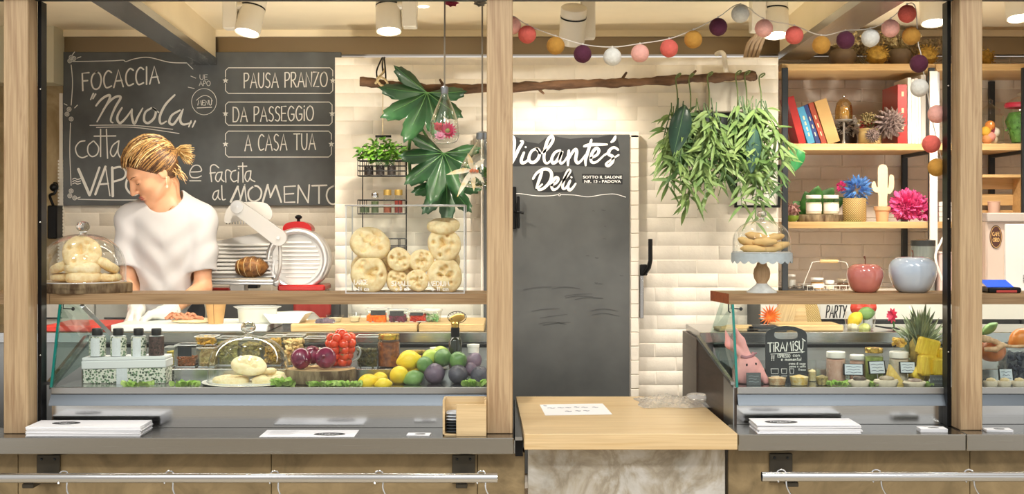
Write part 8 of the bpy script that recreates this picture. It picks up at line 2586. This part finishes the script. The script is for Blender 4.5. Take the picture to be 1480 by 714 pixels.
# arm from the blade to the pusher
b = B()
a0, a1 = L(353, 300, -.13), L(411, 343, -.13)
dv = (a1 - a0).normalized(); nv = Vector((-dv.z, 0, dv.x))
def slab(w0, w1, th_, ends=10):
    pts = []
    ang0 = math.atan2(nv.z, nv.x)
    for i in range(ends + 1):
        an = ang0 + PI * i / ends
        pts.append((a0.x + w0 * math.cos(an), a0.z + w0 * math.sin(an)))
    for i in range(ends + 1):
        an = ang0 + PI + PI * i / ends
        pts.append((a1.x + w1 * math.cos(an), a1.z + w1 * math.sin(an)))
    return pts
b.prism(slab(10 * k, 11.5 * k, 0), .035, lambda u, v, w: Vector((u, -.13 - w, v)))
b.build('pusher_arm', M_ALUW, t)
b = B(); b.lathe([(8.5 * k, 0), (8.5 * k, .008), (0, .010)], 28, a0 + Vector((0, -.035, 0)), (R(90), 0, 0)); b.lathe([(2 * k, 0), (2 * k, .014), (0, .015)], 14, a0 + Vector((0, -.035, 0)), (R(90), 0, 0)); b.lathe([(2.6 * k, 0), (2.6 * k, .008), (0, .009)], 14, a1 + Vector((0, -.035, 0)), (R(90), 0, 0))
b.build('pivot_cap', M_ALU, t)
b = B(); b.tube(catmull([L(411, 345, -.14), L(412.5, 365, -.14), L(412, 385, -.14), L(408, 397, -.13), L(404, 405, -.11)], 5), .009, 10); b.build('handle', M_ALUW, t)
pr = catmull([(330, 321), (331, 308), (338, 297), (352, 293), (372, 292), (388, 294), (396, 302), (398, 312), (392, 318), (372, 316), (352, 319), (338, 322)], 4, True)
b = B(); b.prism([((L(x, y)).x, (L(x, y)).z) for x, y in pr], .012, lambda u, v, w: Vector((u, -.07 - w, v))); b.build('pusher_plate', mat('pusher_white', '#dddad4', .35), t)
b = B()
for i in range(11): b.span(L(332 + 4 * i, 324, -.078), L(333.4 + 4 * i, 318, -.070))
b.build('pusher_teeth', M_CHROME, t)
t = T('tied_roast', 'browned meat roast tied with string on the slicer table', 'meat', P(363, 386, DSL - .07))
b = B(); b.ball((0, 0, 0), (23.5 * k, 15 * k, 15 * k), 40, 24, fn=lambda q: 1 + .03 * math.sin(14 * q.x) + .03 * math.sin(7 * q.z + 9 * q.y)); b.build('roast', mat('roast_brown', '#a8743a', .5, col2='#5b3617', vscale=34, detail=5, bump=.5, bscale=60), t)
b = B()
for xx in (-15, -6, 3, 12):
    rr = 15.4 * k * math.sqrt(max(0, 1 - (xx / 23.5) ** 2))
    b.tube([(xx * k + .006 * math.sin(a * PI / 6), rr * math.cos(a * PI / 10), rr * math.sin(a * PI / 10)) for a in range(20)], .0016, 5, closed=True)
b.build('string', mat('butcher_string', '#d9c08a', .8), t)
# dark gear stored on the cabinet front shelf below the plank line
t = T('red_slicer_cover', 'dark red folded cover hanging over the cabinet front under the slicer', 'cover', (X(452, 6.13), 6.13, Z(452, 6.13)))
b = B()
vs, fs = [], []
for i in range(13):
    for j in range(5):
        vs.append((-.09 + .18 * i / 12, -.012 - .006 * math.sin(i * 1.3), .07 - .10 * j / 4 - .006 * math.sin(i * .9) * j))
for i in range(12):
    for j in range(4): fs.append((i * 5 + j, (i + 1) * 5 + j, (i + 1) * 5 + j + 1, i * 5 + j + 1))
b.add(vs, fs); b.build('cloth', mat('cover_red', '#9c2a22', .7), t, solid=.004)
# wall dispenser on the stone column
t = T('wall_dispenser', 'black wall dispenser beside the left end of the blackboard', 'dispenser', P(80, 345, 6.80))
k = 6.8 / FOC
B().span((-7 * k, -.05, 0), (7 * k, .05, 48 * k), .006).build('housing', M_BLACK, t)
b = B(); b.tube(catmull([(-3 * k, 0, 48 * k), (-6 * k, -.02, 62 * k), (2 * k, -.03, 66 * k), (3 * k, -.01, 78 * k), (-2 * k, 0, 80 * k)], 5), .008, 8); b.ball((0, -.02, 74 * k), (6 * k, .03, 6 * k), 12, 8); b.build('hose', M_BLACK, t)

# ================================================================== paper things on the ledge
M_PAPER = mat('menu_paper', '#eff1f6', .55)
M_INKD = mat('logo_black', '#2c2b30', .5)
def logo(b, bl, cx, cy, rx, ry, z):
    n = 40
    M_ = lambda u, v, l=0: Vector((u, v, z + l))
    b.add([(cx, cy, z)] + [(cx + rx * math.cos(2 * PI * i / n), cy + ry * math.sin(2 * PI * i / n), z) for i in range(n)], [(0, 1 + i, 1 + (i + 1) % n) for i in range(n)])
    W_ = lambda u, v, l=0: Vector((cx + u * rx * .011, cy - v * ry * .011, z + .0004))
    for q in ([(-60, 5), (-52, -22), (-40, -10), (-44, 10), (-20, -22)], [(-22, 8), (-12, -6), (-6, 8)], [(0, -20), (-2, 8), (6, 6)], [(14, -6), (8, 4), (16, 8), (24, -4), (24, 8)], [(34, -18), (30, 8)], [(24, -8), (42, -10)], [(44, 4), (52, -4), (46, -8), (42, 4), (56, 6)], [(-24, 40), (-22, 18), (-6, 22), (-10, 38), (-24, 40)], [(2, 38), (8, 26), (2, 26), (0, 38), (14, 36)], [(20, 18), (18, 38)], [(28, 28), (26, 38)]):
        bl.ribbon(q, 6.5, W_, True, True)
def sheet(t, w, dpt, th_, off=(0, 0), rot=0, m=None):
    b = B(); b.box((off[0], off[1], th_ / 2), (w, dpt, th_ * .86), (0, 0, rot), .0003)
    return b.build('paper', m or M_PAPER, t)
rn = random.Random(21)
def menus(cx, cy, z0, w, dp, n, th_, group, lab, toplab, rz, jit, logopos):
    for i in range(n):
        last = i == n - 1
        t = T('menu_sheet', toplab if last else lab, 'menu', (cx + rn.uniform(-jit, jit), cy + rn.uniform(-jit, jit) * .6, z0 + i * th_ + .0003), rz + rn.uniform(-.012, .012) * (jit / .003), None if last else group)
        sheet(t, w, dp, th_)
        if last and logopos:
            b, bl = B(), B(); logo(b, bl, *logopos, th_ * .93 + .0004)
            o = b.build('round_logo', M_INKD, t, False); bl.build('logo_lettering', M_PAPER, o, False)
xw = X(203, 4.62) - X(32, 4.62)
menus((X(32, 4.62) + X(203, 4.62)) / 2 + .006, 4.70, LZ, .415, .16, 11, .0033, 'menus in the thick stack by the left post', 'white menu sheet within the thick stack beside the left wooden post', 'topmost menu with black oval logo in the stack beside the left post', .01, .003, (-.09, .01, .052, .034))
menus(X(446, 4.66), 4.692, LZ, .345, .155, 1, .0016, None, '', 'single white menu sheet with black oval logo lying flat on the left ledge', .0, .0, (.075, -.02, .058, .034))
menus((X(1090, 4.63) + X(1245, 4.63)) / 2 + .004, 4.695, RZ, .375, .165, 9, .0036, 'menus in the fanned stack on the right ledge', 'white menu sheet within the fanned stack on the right ledge', 'topmost menu with black oval logo in the fanned stack on the right ledge', -.012, .005, (-.085, -.01, .06, .036))
b = B(); M_ = lambda u, v, l=0: Vector((X(446, 4.66) + u, 4.692 + v, LZ + .0022))
for i in range(6): b.ribbon([(-.15, .05 - .016 * i), (-.05 - .01 * (i % 3), .05 - .016 * i)], .0022, M_, False)
single = [o for o in bpy.data.objects if o.get('label', '').startswith('single white menu')][0]
o = b.build('printed_lines', mat('print_grey', '#9a9ca4', .6), single); o.location = -single.location
def cards(cx, cy, z, w, dp, n, lab, group, toplab, rz):
    for i in range(n):
        last = i == n - 1
        t = T('business_card', toplab if last else lab, 'card', (cx + rn.uniform(-.001, .001), cy + rn.uniform(-.001, .001), z + i * .0028 + .0002), rz + rn.uniform(-.02, .02), None if last or n < 3 else group)
        sheet(t, w, dp, .0028)
        if last:
            b, bl = B(), B(); logo(b, bl, .005, 0, .02, .015, .0028)
            q = b.build('round_logo', M_INKD, t, False); bl.build('logo_lettering', M_PAPER, q, False)
cards(X(605, 4.67), 4.672, LZ, .085, .055, 1, '', None, 'single white card with round logo lying beside the wooden napkin box', -.05)
cards(X(1348, 4.66), 4.668, RZ, .098, .055, 5, 'white card within the small pile left of the right post', 'cards left of the right post', 'top card with round logo on the pile left of the right post', -.02)
cards(X(1444, 4.66), 4.675, RZ, .095, .055, 3, 'white card within the small pile right of the right post', 'cards right of the right post', 'top card with round logo on the pile right of the right post', -.05)
# napkin box
d = 4.66; k = d / FOC
bx = X(640, d); ex = X(703, 4.64)
t = T('napkin_box', 'small wooden box holding dark napkins beside the middle post', 'box', ((bx + ex) / 2, 4.70, LZ))
hw = (ex - bx) / 2; hb_ = Z(575.5, 4.70) - LZ
q = B()
q.span((-hw, -.055, 0), (-hw + .008, .055, hb_), .001); q.span((hw - .008, -.055, 0), (hw, .055, hb_ - .0), .001)
q.span((-hw, .047, 0), (hw, .055, hb_), .001); q.span((-hw, -.055, 0), (hw, .055, .006), .001)
q.build('box_body', M_COUNTER, t)
q = B(); q.span((-hw + .05, -.063, 0), (hw, -.055, hb_ - .014), .001); q.build('front_panel', M_COUNTER, t)
for i in range(7):
    o = T('napkin', 'folded dark napkin in the wooden box' if i < 4 else 'folded pale napkin in the wooden box', 'napkin', ((bx + ex) / 2 - .002, 4.697, LZ + .007 + i * .011), 0, 'dark napkins in the box' if i < 4 else 'pale napkins in the box')
    b = B(); b.ball((0, 0, .0055), (hw - .011, .043, .0052), 24, 8, fn=lambda q, s=i: Vector((math.copysign(abs(q.x) ** .35, q.x), math.copysign(abs(q.y) ** .35, q.y), q.z)) * 1.0 * .98)
    b.build('cloth', mat('napkin_dark', '#2c3136', .8) if i < 4 else mat('napkin_pale', '#b9c0c9', .8), o)
# sheet and plastic bag on the hatch counter
zc0 = Z(627, 4.555) + .0008
p = lambda px, py: Vector((0, 0, 0))
def on_counter(px, py):
    d = (ZC - zc0) * FOC / (py - 323.0)
    return Vector((X(px, d), d, zc0))
cs = [on_counter(788, 600.5), on_counter(885, 599), on_counter(871, 583.5), on_counter(780, 585)]
cc = sum(cs, Vector()) / 4
t = T('price_sheet', 'white printed paper sheet lying on the birch counter flap', 'paper', cc)
b = B(); b.add([v - cc for v in cs] + [v - cc + Vector((0, 0, .0008)) for v in cs], [(3, 2, 1, 0), (4, 5, 6, 7), (0, 1, 5, 4), (1, 2, 6, 5), (2, 3, 7, 6), (3, 0, 4, 7)]); b.build('paper', M_PAPER, t, False)
b = B()
MQ = lambda u, v, l=0: (cs[3].lerp(cs[2], u)).lerp(cs[0].lerp(cs[1], u), v) - cc + Vector((0, 0, .0011))
for u0, v0, L_ in ((.06, .14, .03), (.1, .36, .1), (.26, .34, .08), (.38, .34, .07), (.52, .3, .06), (.63, .33, .08), (.8, .34, .07), (.34, .68, .08), (.5, .66, .06), (.62, .66, .07)):
    b.ribbon([(u0, v0), (u0 + L_ * .3, v0 - .03), (u0 + L_ * .6, v0 + .03), (u0 + L_, v0)], .035, MQ)
b.build('printed_words', mat('print_blue', '#8f96a8', .6), t)
zc1 = zc0
pc = on_counter(975, 584)
t = T('plastic_bag', 'crumpled clear plastic bags lying on the counter corner', 'plastic bag', pc)
def crumple(cx, cy, rx, ry, h, seed):
    rn = random.Random(seed); b = B()
    ph = [rn.uniform(0, 6) for _ in range(8)]
    n, m = 60, 24
    vs, fs = [], []
    for i in range(n + 1):
        for j in range(m + 1):
            u, v = i / n * 2 - 1, j / m * 2 - 1
            e = max(0, 1 - max(abs(u), abs(v)) ** 4)
            z = h * e * (.45 + .22 * math.sin(7 * u + ph[0] + 3 * v) + .2 * math.sin(11 * v + 5 * u + ph[1]) + .16 * abs(math.sin(15 * u - 9 * v + ph[2])) + .1 * math.sin(31 * u + 17 * v + ph[3]))
            vs.append((cx + rx * u * (1 + .05 * math.sin(5 * v + ph[4])), cy + ry * v * (1 + .08 * math.sin(6 * u + ph[5])), max(z, .0015)))
    for i in range(n):
        for j in range(m): fs.append((i * (m + 1) + j, (i + 1) * (m + 1) + j, (i + 1) * (m + 1) + j + 1, i * (m + 1) + j + 1))
    return b.add(vs, fs)
M_FILM = glass('plastic_film', '#fafbfb', .10, .5, 1.8, rough=.15, haze=.3)
crumple(0, .02, .15, .14, .032, 3).build('film', M_FILM, t, True, angle=180)
t = T('plastic_bag', 'rolled clear plastic film hanging over the counter edge against the display case', 'plastic bag', pc + Vector((.155, -.01, 0)))
b = B(); b.tube(catmull([(-.10, .03, .026), (-.05, .01, .028), (.0, -.03, .026), (.03, -.06, .022)], 5), [.012, .016, .018, .019, .02, .02, .02, .02, .019, .019, .018, .018, .017, .016, .014, .010], 12); b.build('film', M_FILM, t)
